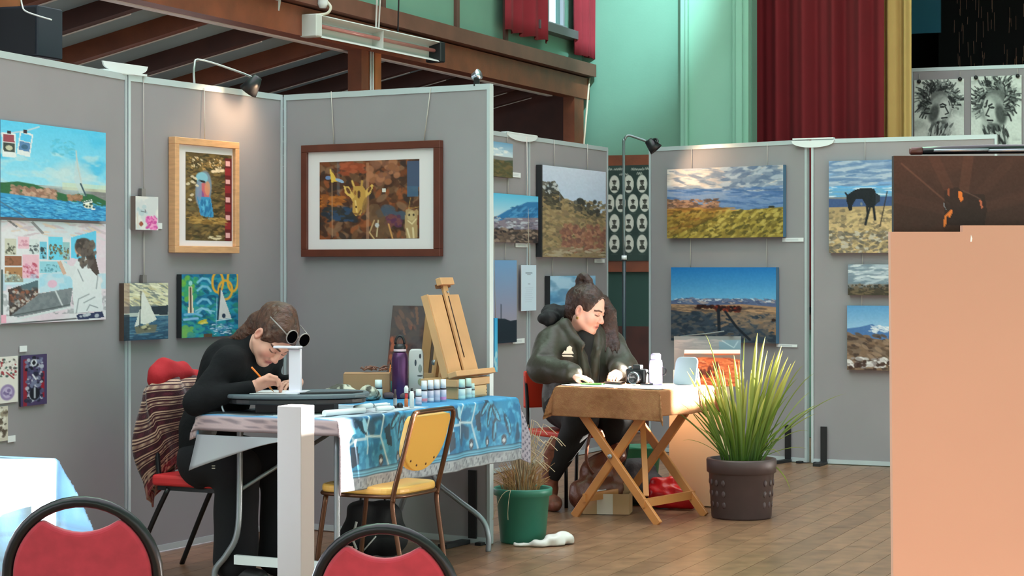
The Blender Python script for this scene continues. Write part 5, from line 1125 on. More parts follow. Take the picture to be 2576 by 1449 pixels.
# ------------------------------------------------------------------ things on the craft table
def onT(x, y, z=TZ+.003): return on_z(x, y, z)
grey_board = mat('grey_board_cover', (84,98,106), .45, var=.08, scale=10)
black_plastic = mat('black_plastic', (26,28,32), .4)
BZ = .842
bc = V(-.935, 8.64, 0)
def sup(cx, rx, ry, z, n=40, e=.72, tilt=.12):
    ca_, sa_ = math.cos(tilt), math.sin(tilt); out = []
    for t in np.linspace(0, 2*math.pi, n, endpoint=False):
        x = rx*math.copysign(abs(math.cos(t))**e, math.cos(t)); y = ry*math.copysign(abs(math.sin(t))**e, math.sin(t)); out.append(V(cx.x+x*ca_-y*sa_, cx.y+x*sa_+y*ca_, z))
    return out
r = empty('drawing_board', bc+Z*.80, 'rounded dark grey padded drawing board raised under the writing hands', 'board')
bevel(MB().prism(sup(bc, .315, .215, BZ-.018), Z*.018).build('pad', grey_board, r), .006, 2)
bevel(MB().prism(sup(bc, .300, .205, BZ-.042), Z*.024).build('tray', black_plastic, r), .005, 1)
MB().prism([bc+V(.03,-.165,BZ+.0005), bc+V(.25,-.10,BZ+.0005), bc+V(.29,-.02,BZ+.0005), bc+V(.05,-.115,BZ+.0005)], Z*.006).build('strap', black_plastic, r)
MB().tube(smoothpath([bc+V(-.305,-.10,BZ-.02), bc+V(-.31,-.11,BZ-.05), bc+V(-.30,-.12,TZ+.012)], 4), .005, 6).build('hinge', silver, r)
o = MB(); o.box(bc+V(.0,.02,(BZ-.042+TZ+.003)/2+.0), (.34,.22,BZ-.042-TZ-.004)); tag(bevel(o.build('storage_case', mat('dark_case', (50,46,48), .6), None), .006), 'dark flat case hidden under the raised drawing board', 'case')
pz_ = BZ+.001
o = MB(); o.prism([bc+V(-.20,-.13,pz_), bc+V(.02,-.16,pz_), bc+V(.05,.08,pz_), bc+V(-.17,.10,pz_)], Z*.002); tag(o.build('drawing_sheet', card_m, None), 'white paper sheet on the drawing board beneath the hands', 'paper')
# LED desk lamp
lb = at(743, 989, 8.52); lb.z = BZ+.001; lw = mat('white_lamp_plastic', (226,224,236), .35)
r = empty('desk_lamp', lb, 'white folding desk lamp standing upright on the drawing board', 'lamp')
ld = V(.93,-.36,0).normalized()
bevel(MB().frame(lb+Z*.098, ld, V(.36,.93,0), Z, .058, .016, .19).build('stand', lw, r), .004)
bevel(MB().frame(lb+Z*.006, ld, V(.36,.93,0), Z, .07, .06, .012).build('base', lw, r), .004)
bevel(MB().frame(lb+Z*.199-ld*.035+V(0,-.01,0), ld, V(.36,.93,0), V(.05,0,1).normalized(), .12, .045, .010).build('arm', lw, r), .003)
MB().tube([lb+Z*.195-V(.36,.93,0)*.014-ld*.028, lb+Z*.195-V(.36,.93,0)*.014+ld*.028], .006, 8).build('hinge', silver, r)
# paper and clutter under the board edge
def paper(pts, lab, m=None, th=.0015, name='paper_sheet', cat='paper'):
    o = MB(); o.prism(pts, Z*th); return tag(o.build(name, m or card_m, None), lab, cat)
zt_ = TZ+.0035
paper([T(.06,.36,zt_), T(.30,.30,zt_), T(.33,.10,zt_), T(.02,.16,zt_)], 'white paper sheet at the left front of the craft table')
paper([T(.04,.60,zt_), T(.20,.62,zt_), T(.18,.42,zt_), T(.05,.41,zt_)], 'grey leaflet at the left back corner of the craft table', mat('grey_leaflet', (120,122,128), .6))
paper([T(.42,.22,zt_), T(.80,.20,zt_), T(.80,.02,zt_), T(.40,.03,zt_)], 'pale printed sheet along the front edge of the craft table', mat('pale_print', (190,198,206), .6, var=.25, scale=40))
o = MB().tube([T(.10,.13,zt_+.014), T(.34,.08,zt_+.014)], .013, 12); tag(o.build('paper_roll', card_m, None), 'rolled white paper lying at the left front of the craft table', 'paper roll')
# camouflage scarf heap
sf = Field((-.92,9.22,.74), (-.58,9.56,.90), .006)
prs = random.Random(2)
for k in range(11):
    a = prs.random()*6.28; rr = .075*prs.random()**.5; p = A3(-.765+rr*1.35*math.cos(a), 9.40+rr*math.sin(a), .785+.05*prs.random()*(1-rr*8)); q = p+A3(.06*math.cos(a+1.4), .05*math.sin(a+1.4), -.012); sf.cap(p, q, .026, .022, .014)
sf.F = np.maximum(sf.F, -(sf.lo[2]+np.arange(sf.n[2])*sf.h-(TZ+.004))[None, None, :].astype(np.float32)); sf.rough(.003, .03, 4)
vs, fs = sf.mesh(1); n1 = vnoise(vs[:, 0]*100+50, vs[:, 1]*100-vs[:, 2]*160+300, 3.5, 2.5, 4); cs = lin(np.where((n1 > .55)[:, None], (70,70,62), np.where((n1 > .44)[:, None], (150,152,136), (196,196,178))))
tag(npobj('camouflage_scarf', vs, fs, vmat('printed_cotton'), None, cs), 'crumpled camouflage scarf heaped behind the drawing board', 'scarf')
# cardboard box with dried flowers on it
cb = V(-.70, 9.63, 0); r = empty('cardboard_box', cb+Z*TZ, 'brown cardboard box behind the camouflage scarf on the craft table', 'box')
bx = .13
for (c_, sz) in [(V(0,-.065,.06), (.22,.004,.115)), (V(0,.065,.06), (.22,.004,.115)), (V(-.11,0,.06), (.004,.13,.115)), (V(.11,0,.06), (.004,.13,.115)), (V(0,0,.006), (.22,.13,.004))]: MB().box(cb+Z*TZ+c_, sz).build('side', card_brown, r)
MB().prism([cb+V(-.11,-.067,TZ+.118), cb+V(.11,-.067,TZ+.118), cb+V(.11,.0,TZ+.122), cb+V(-.11,.0,TZ+.122)], Z*.003).build('flap', card_brown, r)
MB().prism([cb+V(-.11,.067,TZ+.118), cb+V(.11,.067,TZ+.118), cb+V(.11,.002,TZ+.122), cb+V(-.11,.002,TZ+.122)], Z*.003).build('flap', card_brown, r)
mb = MB(); prs = random.Random(5)
for k in range(16):
    p = cb+V(-.02+.12*prs.random(), -.02+.05*prs.random(), TZ+.132+.01*prs.random()); q = p+V(-.05+.1*prs.random(), .03*prs.random(), .012*prs.random()); mb.tube([p, (p+q)/2+Z*.008, q], [.003,.006,.002], 5)
tag(mb.build('dried_flower_bunch', mat('dried_flower', (128,92,80), .8, var=.4, scale=60), None), 'bunch of brown dried flowers lying on the cardboard box', 'dried flowers')
# drink bottle
pb2 = onT(1006, 1003); r = empty('drink_bottle', pb2, 'tall purple metal drink bottle with black loop lid', 'bottle')
MB().lathe(pb2, [(0,0),(.036,0),(.039,.006),(.039,.195),(.034,.215),(.026,.226),(0,.226)], 24).build('body', mat('plum_metal', (84,46,88), .3, .5), r)
MB().lathe(pb2, [(0,.224),(.029,.224),(.029,.250),(.022,.262),(0,.262)], 20).build('lid', black_plastic, r)
MB().tube([pb2+V(.022*math.cos(t), 0, .262+.040*math.sin(t)) for t in np.linspace(0, math.pi, 12)], .006, 8).build('loop', black_plastic, r)
MB().lathe(pb2, [(.0285,.226),(.0305,.228),(.0305,.236),(.0285,.238)], 20).build('ring', mat('pink_ring', (230,206,216), .4), r)
# white stickered flask
wp_ = onT(1047, 999); r = empty('white_flask', wp_, 'white rounded flask with small leaf stickers beside the purple bottle', 'flask')
out = [(.036*math.copysign(abs(math.cos(t))**.35, math.cos(t)), .117+.117*math.copysign(abs(math.sin(t))**.3, math.sin(t))) for t in np.linspace(0, 2*math.pi, 36, endpoint=False)]
bevel(MB().prism([wp_+V(x, -.024, z) for x, z in out], V(0,.048,0)).build('body', mat('white_enamel', (222,228,226), .35), r), .006, 2)
for (x, z, w_, h_, cc) in [(-.002,.168,.005,.016,(70,84,96)), (.02,.2,.005,.012,(60,66,70)), (.02,.14,.009,.02,(150,164,160)), (.02,.105,.014,.004,(90,96,100)), (.02,.075,.011,.018,(176,186,150))]:
    MB().ball(wp_+V(x, -.0245, z), w_, .0012, h_, 10, 6).build('sticker', mat('sticker_%d' % cc[0], cc, .6), r)
# teal cup with an orange brush
tc_ = onT(978, 999); r = empty('teal_cup', tc_, 'small teal tumbler holding an orange paint brush', 'cup')
MB().lathe(tc_, [(0,0),(.013,0),(.018,.078),(.016,.078),(.011,.004),(0,.004)], 16).build('cup', mat('teal_plastic', (60,160,164), .4), r)
r = empty('paint_brush', tc_, 'orange handled paint brush standing in the teal cup', 'brush')
MB().tube([tc_+V(-.004,0,.006), tc_+V(.008,.002,.158)], .003, 6).build('handle', mat('orange_lacquer', (236,128,40)), r); MB().tube([tc_+V(.008,.002,.158), tc_+V(.0095,.002,.178)], [.0035,.001], 6).build('bristles', mat('dark_bristle', (60,44,36), .8), r)
# squeeze bottles of paint
def paint_bottle(x, y, h, rad, body, label, lab, group=None, capc=(230,232,236), band=None):
    p = onT(x, y); r = empty('paint_bottle', p, lab, 'paint bottle', group)
    MB().lathe(p, [(0,0),(rad,0),(rad,h*.52),(rad*.82,h*.58),(0,h*.58)], 14).build('body', mat('paint_%d_%d_%d' % body, body, .4), r)
    MB().lathe(p, [(0,h*.575),(rad*.93,h*.575),(rad*.88,h),(0,h)], 14).build('cap', mat('cap_%d_%d_%d' % capc, capc, .4), r)
    MB().lathe(p, [(rad*1.01,h*.08),(rad*1.02,h*.085),(rad*1.02,h*.2),(rad*1.01,h*.21)], 14).build('label_band', mat('band_%d_%d_%d' % label, label, .5), r)
    MB().lathe(p, [(rad*.95,h*.53),(rad*.99,h*.535),(rad*.97,h*.60),(rad*.94,h*.605)], 14).build('collar', mat('band_%d_%d_%d' % (band or (40,36,50)), band or (40,36,50), .5), r)
    return r
paint_bottle(952, 1004, .092, .0195, (206,222,220), (190,210,206), 'squat white bottle with pale aqua shoulder standing left of the teal cup', capc=(222,236,236))
for i, (x, b_, l_) in enumerate([(1067,(226,218,230),(226,140,152)), (1083,(220,214,228),(240,236,240)), (1099,(222,216,230),(200,196,214)), (1115,(220,214,232),(226,150,206))]):
    paint_bottle(x, 1014-i*1.5, .104, .0148, b_, l_, ['pink banded paint bottle at the left end of the white capped row', 'plain white banded paint bottle, second in the white capped row', 'grey banded paint bottle, third in the white capped row', 'magenta banded paint bottle at the right end of the white capped row'][i], 'row of white capped paint bottles')
paint_bottle(1053, 1019, .072, .0145, (216,206,220), (206,190,206), 'short lilac bottle in front of the row of paint bottles', capc=(232,232,232))
for i, (x, y, h) in enumerate([(1162,1006,.098), (1178,1003,.098), (1186,1001,.07)]):
    paint_bottle(x, y, h, .0165, (206,228,226), (190,226,220), ['mint paint bottle, leftmost of three before the box easel', 'mint paint bottle, middle of three before the box easel', 'short mint paint bottle, rightmost of three before the box easel'][i], 'mint paint bottles before the box easel', capc=(190,222,214))
p = onT(1022, 1024); r = empty('glue_bottle', p, 'slim bottle with a red collar and white nozzle', 'bottle')
MB().lathe(p, [(0,0),(.009,0),(.009,.032),(.006,.04),(0,.04)], 12).build('body', mat('amber_liquid', (196,110,60), .3), r); MB().lathe(p, [(0,.04),(.007,.04),(.006,.062),(0,.062)], 12).build('collar', red_plastic, r); MB().lathe(p, [(0,.062),(.009,.064),(.010,.085),(.005,.096),(0,.096)], 12).build('nozzle', white_plastic, r)
p = onT(1036, 1028); r = empty('paint_pen', p, 'upright white paint pen with black cap before the flask', 'pen')
MB().lathe(p, [(0,0),(.010,0),(.0105,.065),(.007,.078),(0,.078)], 12).build('barrel', white_plastic, r); MB().lathe(p, [(0,.078),(.006,.078),(.005,.092),(0,.092)], 12).build('cap', black_plastic, r)
p = onT(994, 1028); r = empty('ink_bottle', p, 'slim dark ink bottle with silver label standing before the purple bottle', 'bottle')
MB().lathe(p, [(0,0),(.008,0),(.008,.058),(.005,.066),(.005,.086),(0,.086)], 12).build('body', mat('dark_ink', (58,40,44), .3), r); MB().lathe(p, [(.0082,.015),(.0084,.016),(.0084,.045),(.0082,.046)], 12).build('label', silver, r)
p = onT(1006, 1027); MBo = MB().lathe(p, [(0,0),(.014,0),(.015,.012),(.010,.024),(0,.024)], 14); tag(MBo.build('ink_pot', black_plastic, None), 'small round black ink pot between the dark ink and glue bottles', 'pot')
for i, (xa, ya, xb, yb, rad, lab) in enumerate([(893,1030,935,1024,.0125,'white paint tube lying at left of the small clutter'), (946,1033,985,1030,.012,'white paint tube lying in front of the white squat bottle'), (940,1022,975,1019,.009,'thin white tube lying behind the other lying tubes')]):
    a_, b_ = onT(xa, ya+3)+Z*rad, onT(xb, yb+3)+Z*rad; dx = (b_-a_).normalized(); r = empty('paint_tube', (a_+b_)/2-Z*rad, lab, 'paint tube', 'paint tubes lying on the craft table')
    MB().tube([a_, a_+dx*.004, b_-dx*.01, b_], [rad*.5,rad*.9,rad,rad*.8], 12).build('tube', white_plastic, r); MB().tube([b_, b_+dx*.013], rad*.62, 10).build('cap', black_plastic if i == 0 else white_plastic, r)
# box easel
ec = T(1.475, .20, 0); EL, ELb = TU, (TV*.285+Z*.958).normalized(); EN = EL.cross(ELb).normalized()
if EN.dot(V(0,-1,0)) < 0: EN = -EN
eb = ec+Z*(TZ+.115)
r = empty('box_easel', ec+Z*TZ, 'pale wooden table box easel leaning back beside the end of the panel', 'easel')
eq = lambda a, b, n=0: eb+EL*a+ELb*b+EN*n
bevel(MB().frame(ec+Z*(TZ+.032)+TV*.05, EL, TV, Z, .30, .19, .058).build('drawer_box', pine, r), .003)
bevel(MB().frame(ec+Z*(TZ+.080)+TV*.05, EL, TV, Z, .34, .20, .036).build('lid', pine, r), .003)
MB().frame(ec+Z*(TZ+.036)-TV*.048, EL, TV, Z, .26, .006, .045).build('drawer_front', mat('drawer_pine', (222,180,130), .5), r)
for k in range(3): MB().ball(ec+Z*(TZ+.02+.016*k)-TV*.047+EL*.14, .003, n=6, m=5).build('pin', pine_dark, r)
for a0_, w_ in ((-.095, .13), (.09, .10)): bevel(MB().frame(eq(a0_, .20), EL, ELb, EN, w_, .40, .014).build('back_board', pine, r), .002, 1)
MB().frame(eq(.008, .20, -.006), EL, ELb, EN, .09, .40, .008).build('groove_board', pine_dark, r)
bevel(MB().frame(eq(.010, .215, .008), EL, ELb, EN, .048, .46, .014).build('mast', pine, r), .002, 1)
MB().tube([eq(.012, .08, .016), eq(.012, .39, .016)], .003, 6).build('threaded_rod', mat('dark_rod', (60,40,28), .4, .5), r)
MB().ball(eq(.012, .41, .018), .007, n=8, m=6).build('screw', silver, r)
bevel(MB().frame(eq(.012, .462, .018), EL, ELb, EN, .13, .036, .03).build('top_clamp', pine, r), .003)
MB().frame(eq(.012, .445, .0), EL, ELb, EN, .10, .02, .03).build('clamp_block', pine_dark, r)
bevel(MB().frame(eq(.025, -.002, .028), EL, ELb, EN, .40, .026, .05).build('ledge', pine, r), .003)
MB().frame(eq(-.158, .20, -.018), EL, ELb, EN, .012, .41, .036).build('side_rail', pine, r)
MB().bar(ec+TV*.17+Z*(TZ+.03), eq(0, .33, -.02), .03, .012).build('prop', pine, r)
# leaning canvases behind the easel, at the panel
def lean_board(name, x0, x1, ytop, tb_, m, lab, cv=None, th=.015, foot=.10, cat='painting', top_o=.012):
    u0, u1 = C.u(x0, foot), C.u(x1, foot); zt = C.pt((x0+x1)/2, ytop, foot*.5).z
    b0, b1 = C.loc(u0, tb_, foot), C.loc(u1, tb_, foot); t0, t1 = C.loc(u0, zt, top_o+th), C.loc(u1, zt, top_o+th)
    n = (b1-b0).cross(t0-b0).normalized()
    if n.dot(C.n) < 0: n = -n
    r = empty(name, (b0+b1)/2, lab, cat)
    MB().prism([b0, b1, t1, t0], -n*th).build('panel', m, r)
    if cv is not None: picgrid('picture', t0+n*.0006, t1+n*.0006, b0+n*.0006, b1+n*.0006, cv, r)
    return r
c = Cv(80, 230, (84,66,66)).dabs(40, (0,0,80,230), 12, 16, [(96,72,70),(110,80,70),(74,58,62),(120,84,72)], 3, 1.3, .4).poly([(50,4),(56,2),(60,30),(62,50),(58,52)], (214,120,76)).dabs(10, (14,20,56,60), 4, 12, [(200,116,84),(176,100,80)], 5, -.3, .3).poly([(24,50),(30,56),(36,80),(30,78)], (206,116,80)).dabs(30, (0,90,40,230), 8, 18, [(150,84,66),(190,104,78),(120,74,66)], 6, .1, .4).blotch((96,90,92), 30, 60, 4, .5, .6, a=.7)
lean_board('abstract_painting', 968, 1058, 769, TZ+.006, edge_white, 'dark purple canvas with orange flecks leaning on the panel behind the bottles', c)
lean_board('tan_board', 1050, 1072, 766, TZ+.008, mat('tan_board', (176,132,86), .6, var=.12, scale=8), 'narrow tan wooden board leaning just right of the abstract canvas', None, .012, .125, 'board', .03)
lean_board('brown_board', 1073, 1092, 765, TZ+.008, mat('umber_board', (88,66,56), .6), 'narrow dark brown board leaning between tan board and slotted slat', None, .01, .125, 'board', .03)
r = lean_board('slotted_slat', 1080, 1104, 763, TZ+.01, mat('pale_pine', (212,164,116)), 'pale wooden easel slat with a long slot leaning left of the box easel', None, .012, .16, 'easel slat', .06)
u0, u1 = C.u(1090, .16), C.u(1094, .16)
MB().bar(C.loc((u0+u1)/2-.002, TZ+.14, .143), C.loc((u0+u1)/2-.002, 1.10, .0955), .012, .004).build('slot', pine_dark, r)
MB().lathe(C.loc((u0+u1)/2, TZ+.16, .145), [(0,0),(.014,0),(.014,.02),(0,.024)], 10, az=C.n).build('wing_knob', silver, r)
MB().frame(C.loc(u0-.02, TZ+.09, .165), C.d, C.n, Z, .12, .012, .035).build('cross_slat', mat('pale_pine', (212,164,116)), r)
o = MB(); o.prism([T(1.20,.50,zt_+.0), T(1.52,.50,zt_), T(1.52,.34,zt_), T(1.22,.38,zt_)], Z*.03); tag(bevel(o.build('cloth_bag', mat('mauve_cloth', (96,80,86), .8, bump=.4, bscale=20), None), .012, 3), 'flat mauve cloth bag lying behind the row of paint bottles', 'bag')
p = onT(1137, 1000); mb = MB().ball(p+Z*.014, .026, .02, .014, 14, 8); tag(mb.build('button_jar', mat('dark_teal_glass', (30,96,100), .25, var=.5, scale=90), None), 'low dark teal jar of buttons between pink and mint bottles', 'jar')
# black feet bracket on the giraffe panel and things under the table
MB().frame(C.loc(C.u(1192), .20, .012), C.d, C.n, Z, .045, .012, .34).build('foot_bracket', foot_m, C.root)
MB().frame(C.loc(C.u(1175), .012, .12), C.d, C.n, Z, .05, .22, .02).build('foot_base', foot_m, C.root)
tb2 = V(-.66, 9.45, 0); bg = Field((-.86,9.25,-.01), (-.46,9.66,.36), .009)
bg.cap((-.74,9.44,.10), (-.58,9.46,.10), .085, .09, .05).cap((-.73,9.44,.22), (-.59,9.46,.21), .06, .065, .06).rough(.006, .09, 3); bg.F = np.maximum(bg.F, -(bg.lo[2]+np.arange(bg.n[2])*bg.h-.004)[None, None, :].astype(np.float32))
vs, fs = bg.mesh(1); o = npobj('black_bag', vs, fs, mat('black_bag_cloth', (20,21,26), .7, bump=.2, bscale=20), None); tag(o, 'black cloth bag with white scribbled print under the craft table', 'bag')
MB().tube([V(-.73,9.335,.19), V(-.738,9.33,.16), V(-.728,9.33,.13), V(-.745,9.33,.10), V(-.73,9.335,.06)], .006, 6).build('print', white_paint, o)
MB().tube([V(-.70,9.355,.05), V(-.64,9.345,.12)], .004, 6).build('print', white_paint, o)
MB().tube(smoothpath([V(-.72,9.44,.26), V(-.70,9.44,.33), V(-.62,9.45,.33), V(-.60,9.46,.26)], 5), .008, 6).build('handle', black_plastic, o)
o = MB(); o.prism([V(-.80,9.18,.002), V(-.70,9.22,.002), V(-.62,9.12,.002), V(-.70,9.08,.002)], Z*.006); tag(o.build('booklet', mat('cream_paper', (206,190,160), .7), None), 'cream booklet lying on the floor under the craft table', 'booklet')
o = MB(); o.box(V(-.80,9.3,.04), (.09,.07,.076), ax=E); tag(o.build('paper_cup_box', mat('peach_carton', (226,180,150), .6), None), 'small peach carton on the floor beside the black bag', 'carton')

# ------------------------------------------------------------------ striped blanket chair of the writing person
cf = V(.8915,-.453,0); clv = V(.453,.8915,0); cM = V(-1.494, 9.04, 0)
cq = lambda a, b, z: cM+clv*a+cf*b+Z*z
r = empty('padded_chair', cq(0,.15,0), 'red seated chair with black tube legs behind the writing person', 'chair')
bevel(MB().frame(cq(0,.17,.435), clv, cf, Z, .40, .40, .05).build('seat', red_plastic, r), .014, 3)
MB().frame(cq(0,.17,.40), clv, cf, Z, .36, .36, .02).build('seat_base', black_plastic, r)
for s in (-1, 1):
    MB().tube(smoothpath([cq(.18*s,.32,.40), cq(.185*s,.34,.2), cq(.19*s,.36,0)], 4), .012, 8).build('leg', dark_tube, r)
    MB().tube(smoothpath([cq(.18*s,.05,.40), cq(.185*s,-.03,.25), cq(.19*s,-.15,0)], 4), .012, 8).build('leg', dark_tube, r)
    MB().tube(smoothpath([cq(.15*s,-.01,.40), cq(.15*s,-.03,.5), cq(.14*s,-.05,.80)], 4), .012, 8).build('back_post', dark_tube, r)
bo_ = [cq(.155*math.copysign(abs(math.cos(t))**.6, math.cos(t)), -.05-.04*(.16*math.sin(t)+.16), .73+.16*math.copysign(abs(math.sin(t))**.7, math.sin(t))) for t in np.linspace(0, 6.283, 30, endpoint=False)]
bevel(MB().prism(bo_, cf*.035).build('backrest', mat('dark_red_cover', (164,30,36), .7), r), .012, 3)
# blanket wraps the backrest: front, near edge, rear
nx_, nz_ = 90, 150; P = np.zeros((nz_, nx_, 3)); u = np.linspace(0, 1, nx_); v_ = np.linspace(0, 1, nz_)
for j in range(nz_):
    t = v_[j]
    for i in range(nx_):
        path = np.array([(.14,.035), (-.05,.05), (-.19,.03), (-.235,-.04), (-.215,-.11), (-.08,-.135), (.20,-.13)])
        cum = np.array([0,.16,.30,.42,.52,.68,1.0]); a = np.interp(u[i], cum, path[:, 0]); b_ = np.interp(u[i], cum, path[:, 1])
        zb_ = np.interp(u[i], [0,.2,.35,.5,.62,.8,1], [.56,.52,.46,.34,.29,.40,.46]); z = .885-(.885-zb_)*t
        k = 1+.16*math.sin(math.pi*min(1,t*1.2))-.30*max(0, t-.55)
        if t < .12: q_ = (.12-t)/.12; k *= 1-.55*q_*q_
        f_ = .012*math.sin(9*u[i]*3.1+4*t)+.008*math.sin(23*u[i]+9*t)
        a = .0+(a+.03)*k*.86; b_ = -.04+(b_+.045)*k*.92
        P[j, i] = cq(a+f_*.6+.03*t*t, b_+f_-.03*t, z)
c = CvG(*np.meshgrid(u*62, v_*60), (60,16,28), .35)
for k in range(7):
    y0 = 2+k*9.4
    c.rect(-1, y0, 63, y0+.7, (206,170,146)); c.rect(-1, y0+1.5, 63, y0+2.1, (206,170,146)); c.mix(((c.Y > y0+3.1) & (c.Y < y0+4.5))*(.75+.25*np.sin(c.X*2.2)), (196,166,140)); c.rect(-1, y0+5.4, 63, y0+5.9, (206,170,146))
    c.mix(((c.Y > y0+6.9) & (c.Y < y0+8.6))*(np.sin(c.X*1.7) > .2)*.5, (110,40,56))
c.mix((c.Y > 54)*.55, (150,30,40)); c.mix((c.n(1.2, 6, 4) > .62)*(c.Y > 50)*.7, (206,170,140))
bl = meshgrid('striped_blanket', P, c.out(), None, vmat('woven_wool', .9, bump=.4, bscale=160, sheen=.3)); bl.modifiers.new('t', 'SOLIDIFY').thickness = .008
tag(bl, 'maroon and cream striped wool blanket hanging over the red seated chair', 'blanket')
hd_ = Field((-1.72,8.70,.76), (-1.20,9.24,1.04), .007)
p0 = cq(-.16,-.07,.86); hd_.cap(cq(-.12,-.05,.885), cq(.13,-.03,.87), .052, .045, .04).cap(cq(-.09,-.05,.925), cq(.02,-.03,.91), .048, .045, .04).rough(.004, .07, 5)
vs, fs = hd_.mesh(1); tag(npobj('red_hoodie', vs, fs, mat('red_fleece', (176,28,38), .85, bump=.3, bscale=30), None), 'bunched red hooded top lying over the top of the blanket chair', 'clothing')

# ------------------------------------------------------------------ lamps, heater, loudspeaker
def clip_lamp(pan, xh, yh, xb, yb, lab, arm_pts, headdir, watt):
    r = empty('spot_lamp', arm_pts[0], lab, 'spot lamp')
    MB().tube(smoothpath(arm_pts, 5), .006, 8).build('arm', mat('brushed_steel', (176,180,178), .3, .7), r)
    h = Vector(arm_pts[-1]); hdv = Vector(headdir).normalized()
    MB().lathe(h-hdv*.03, [(0,-.02),(.022,-.018),(.036,.02),(.050,.075),(.046,.075),(.03,.02),(0,.01)], 16, az=hdv).build('head', black_plastic, r)
    MB().lathe(h-hdv*.03, [(0,.05),(.02,.045),(.024,.03),(0,.02)], 12, az=hdv).build('bulb', emat('warm_bulb_%d' % int(watt*10), (255,206,150), 4), r)
    li = bpy.data.lights.new('spot_lamp_light', 'SPOT'); lo = bpy.data.objects.new('spot_lamp_light', li); COL.objects.link(lo); lo.parent = r
    lo.location = h+hdv*.05+pan.n*.10-W[r]; lo.rotation_euler = (hdv-pan.n*.35).normalized().to_track_quat('-Z', 'Y').to_euler(); li.energy = watt; li.color = (1, .66, .40); li.spot_size = math.radians(140); li.spot_blend = .8; li.shadow_soft_size = .03
    return r
b0 = B.loc(B.u(497), 2.30, -.02)
clip_lamp(B, 0, 0, 0, 0, 'black spot lamp on a bent steel arm above the framed bird', [b0, b0+Z*.09, b0+Z*.125+B.d*.06, B.loc(B.u(600), 2.36, .08), B.loc(B.u(628, .1), 2.315, .12)], V(-.75,.25,-1), 2.2)
o = empty('clip_lamp', C.loc(C.u(1195), 2.29, 0), 'small silver clip lamp head on top of the giraffe panel', 'clip lamp')
MB().lathe(C.loc(C.u(1195), 2.345, -.01), [(0,-.02),(.018,-.018),(.024,.015),(.028,.02),(0,.022)], 12, az=V(.7,-.5,.3)).build('head', mat('polished_silver', (206,214,226), .2, .8), o)
MB().box(C.loc(C.u(1195), 2.312, -.015), (.03,.03,.04)).build('clamp', dark_tube, o)
lp = at(1570, 1150, 14.6); lp.z = 0; dL = 14.6
r = empty('floor_lamp', lp, 'slim black floor pole lamp with bent steel arm left of the tussock panel', 'floor lamp')
MB().lathe(lp, [(0,0),(.14,0),(.14,.015),(.02,.03),(0,.03)], 20).build('base', black_plastic, r)
MB().tube([lp+Z*.02, V(lp.x, dL, at(0, 640, dL).z)], .014, 8).build('lower_pole', mat('steel_pole_dark', (60,70,76), .35, .5), r)
MB().tube(smoothpath([V(lp.x, dL, at(0,655,dL).z), at(1569, 380, dL), at(1571, 352, dL), at(1580, 341, dL), at(1600, 346, dL), at(1628, 356, dL)], 4), .010, 8).build('upper_pole', mat('steel_pole', (120,134,136), .3, .6), r)
MB().lathe(V(lp.x, dL, at(0,648,dL).z), [(0,-.015),(.02,-.015),(.02,.015),(0,.015)], 10).build('joint', white_plastic, r)
hh = at(1640, 364, dL); MB().lathe(hh, [(0,-.045),(.03,-.042),(.04,0),(.052,.05),(.047,.05),(.03,0),(0,-.01)], 16, az=V(.55,-.1,-.65)).build('head', black_plastic, r)
MB().tube(smoothpath([at(1630,358,dL), at(1648,350,dL-.02), at(1654,354,dL-.05), at(1653,360,dL-.06)], 4), .010, 6).build('clamp', black_plastic, r)
li = bpy.data.lights.new('lamp_glow', 'SPOT'); lo = bpy.data.objects.new('lamp_glow', li); COL.objects.link(lo); lo.parent = r; tgt = Ep.loc(Ep.u(1790), 2.0, 0); src = hh+V(.06,-.10,-.02); lo.location = src-W[r]
lo.rotation_euler = (tgt-src).to_track_quat('-Z', 'Y').to_euler(); li.energy = 3.2; li.color = (1,.62,.36); li.spot_size = math.radians(110); li.spot_blend = .9; li.shadow_soft_size = .03
# radiant heater
ha, hb = at(788, 68, 12.3), at(1093, 133, 13.76); hd3 = (hb-ha).normalized(); hr = hd3.cross(Z).normalized()
if hr.y > 0: hr = -hr
hu = hr.cross(hd3).normalized()
if hu.z < 0: hu = -hu
r = empty('radiant_heater', (ha+hb)/2, 'long white tube radiant heater hung on cords below the timber beam', 'heater')
hm = (ha+hb)/2; HL = (hb-ha).length
qh = lambda a, b, c_: hm+hd3*a+hr*b+hu*c_
hw = mat('heater_enamel', (206,212,206), .35)
MB().prism([qh(-HL/2,-.05,.055), qh(-HL/2,.045,.075), qh(-HL/2,.05,.068), qh(-HL/2,-.035,.045), qh(-HL/2,-.035,-.03), qh(-HL/2,.04,-.055), qh(-HL/2,.045,-.065), qh(-HL/2,-.05,-.042)], hd3*HL).build('reflector', hw, r)
for s in (-1, 1): bevel(MB().frame(qh(s*(HL/2+.02),-.003,.005), hd3, hr, hu, .07, .12, .14).build('end_cap', hw if s < 0 else black_plastic, r), .006, 1)
MB().tube([qh(-HL/2+.03,.012,.012), qh(HL/2-.03,.012,.012)], .013, 10).build('heating_tube', mat('rose_quartz_tube', (176,112,104), .3), r)
for k in range(3): MB().frame(qh(-HL/4+k*HL/4,.0,.005), hd3, hr, hu, .006, .09, .12).build('guard', hw, r) if k == 1 else None
for off in (.0, .07): MB().tube([qh(-.02+off*.5,0,.065), qh(.06+off, .0, 1.1)], .007, 6).build('hanging_cord', white_paint, r)
MB().tube([qh(.28,0,.065), qh(.34,0,1.1)], .006, 6).build('chain', black_plastic, r)
bl_ = at(812, 6, 12.35); r = empty('junction_box', bl_, 'white ceiling lamp holder with a looped cable above the heater', 'lamp holder')
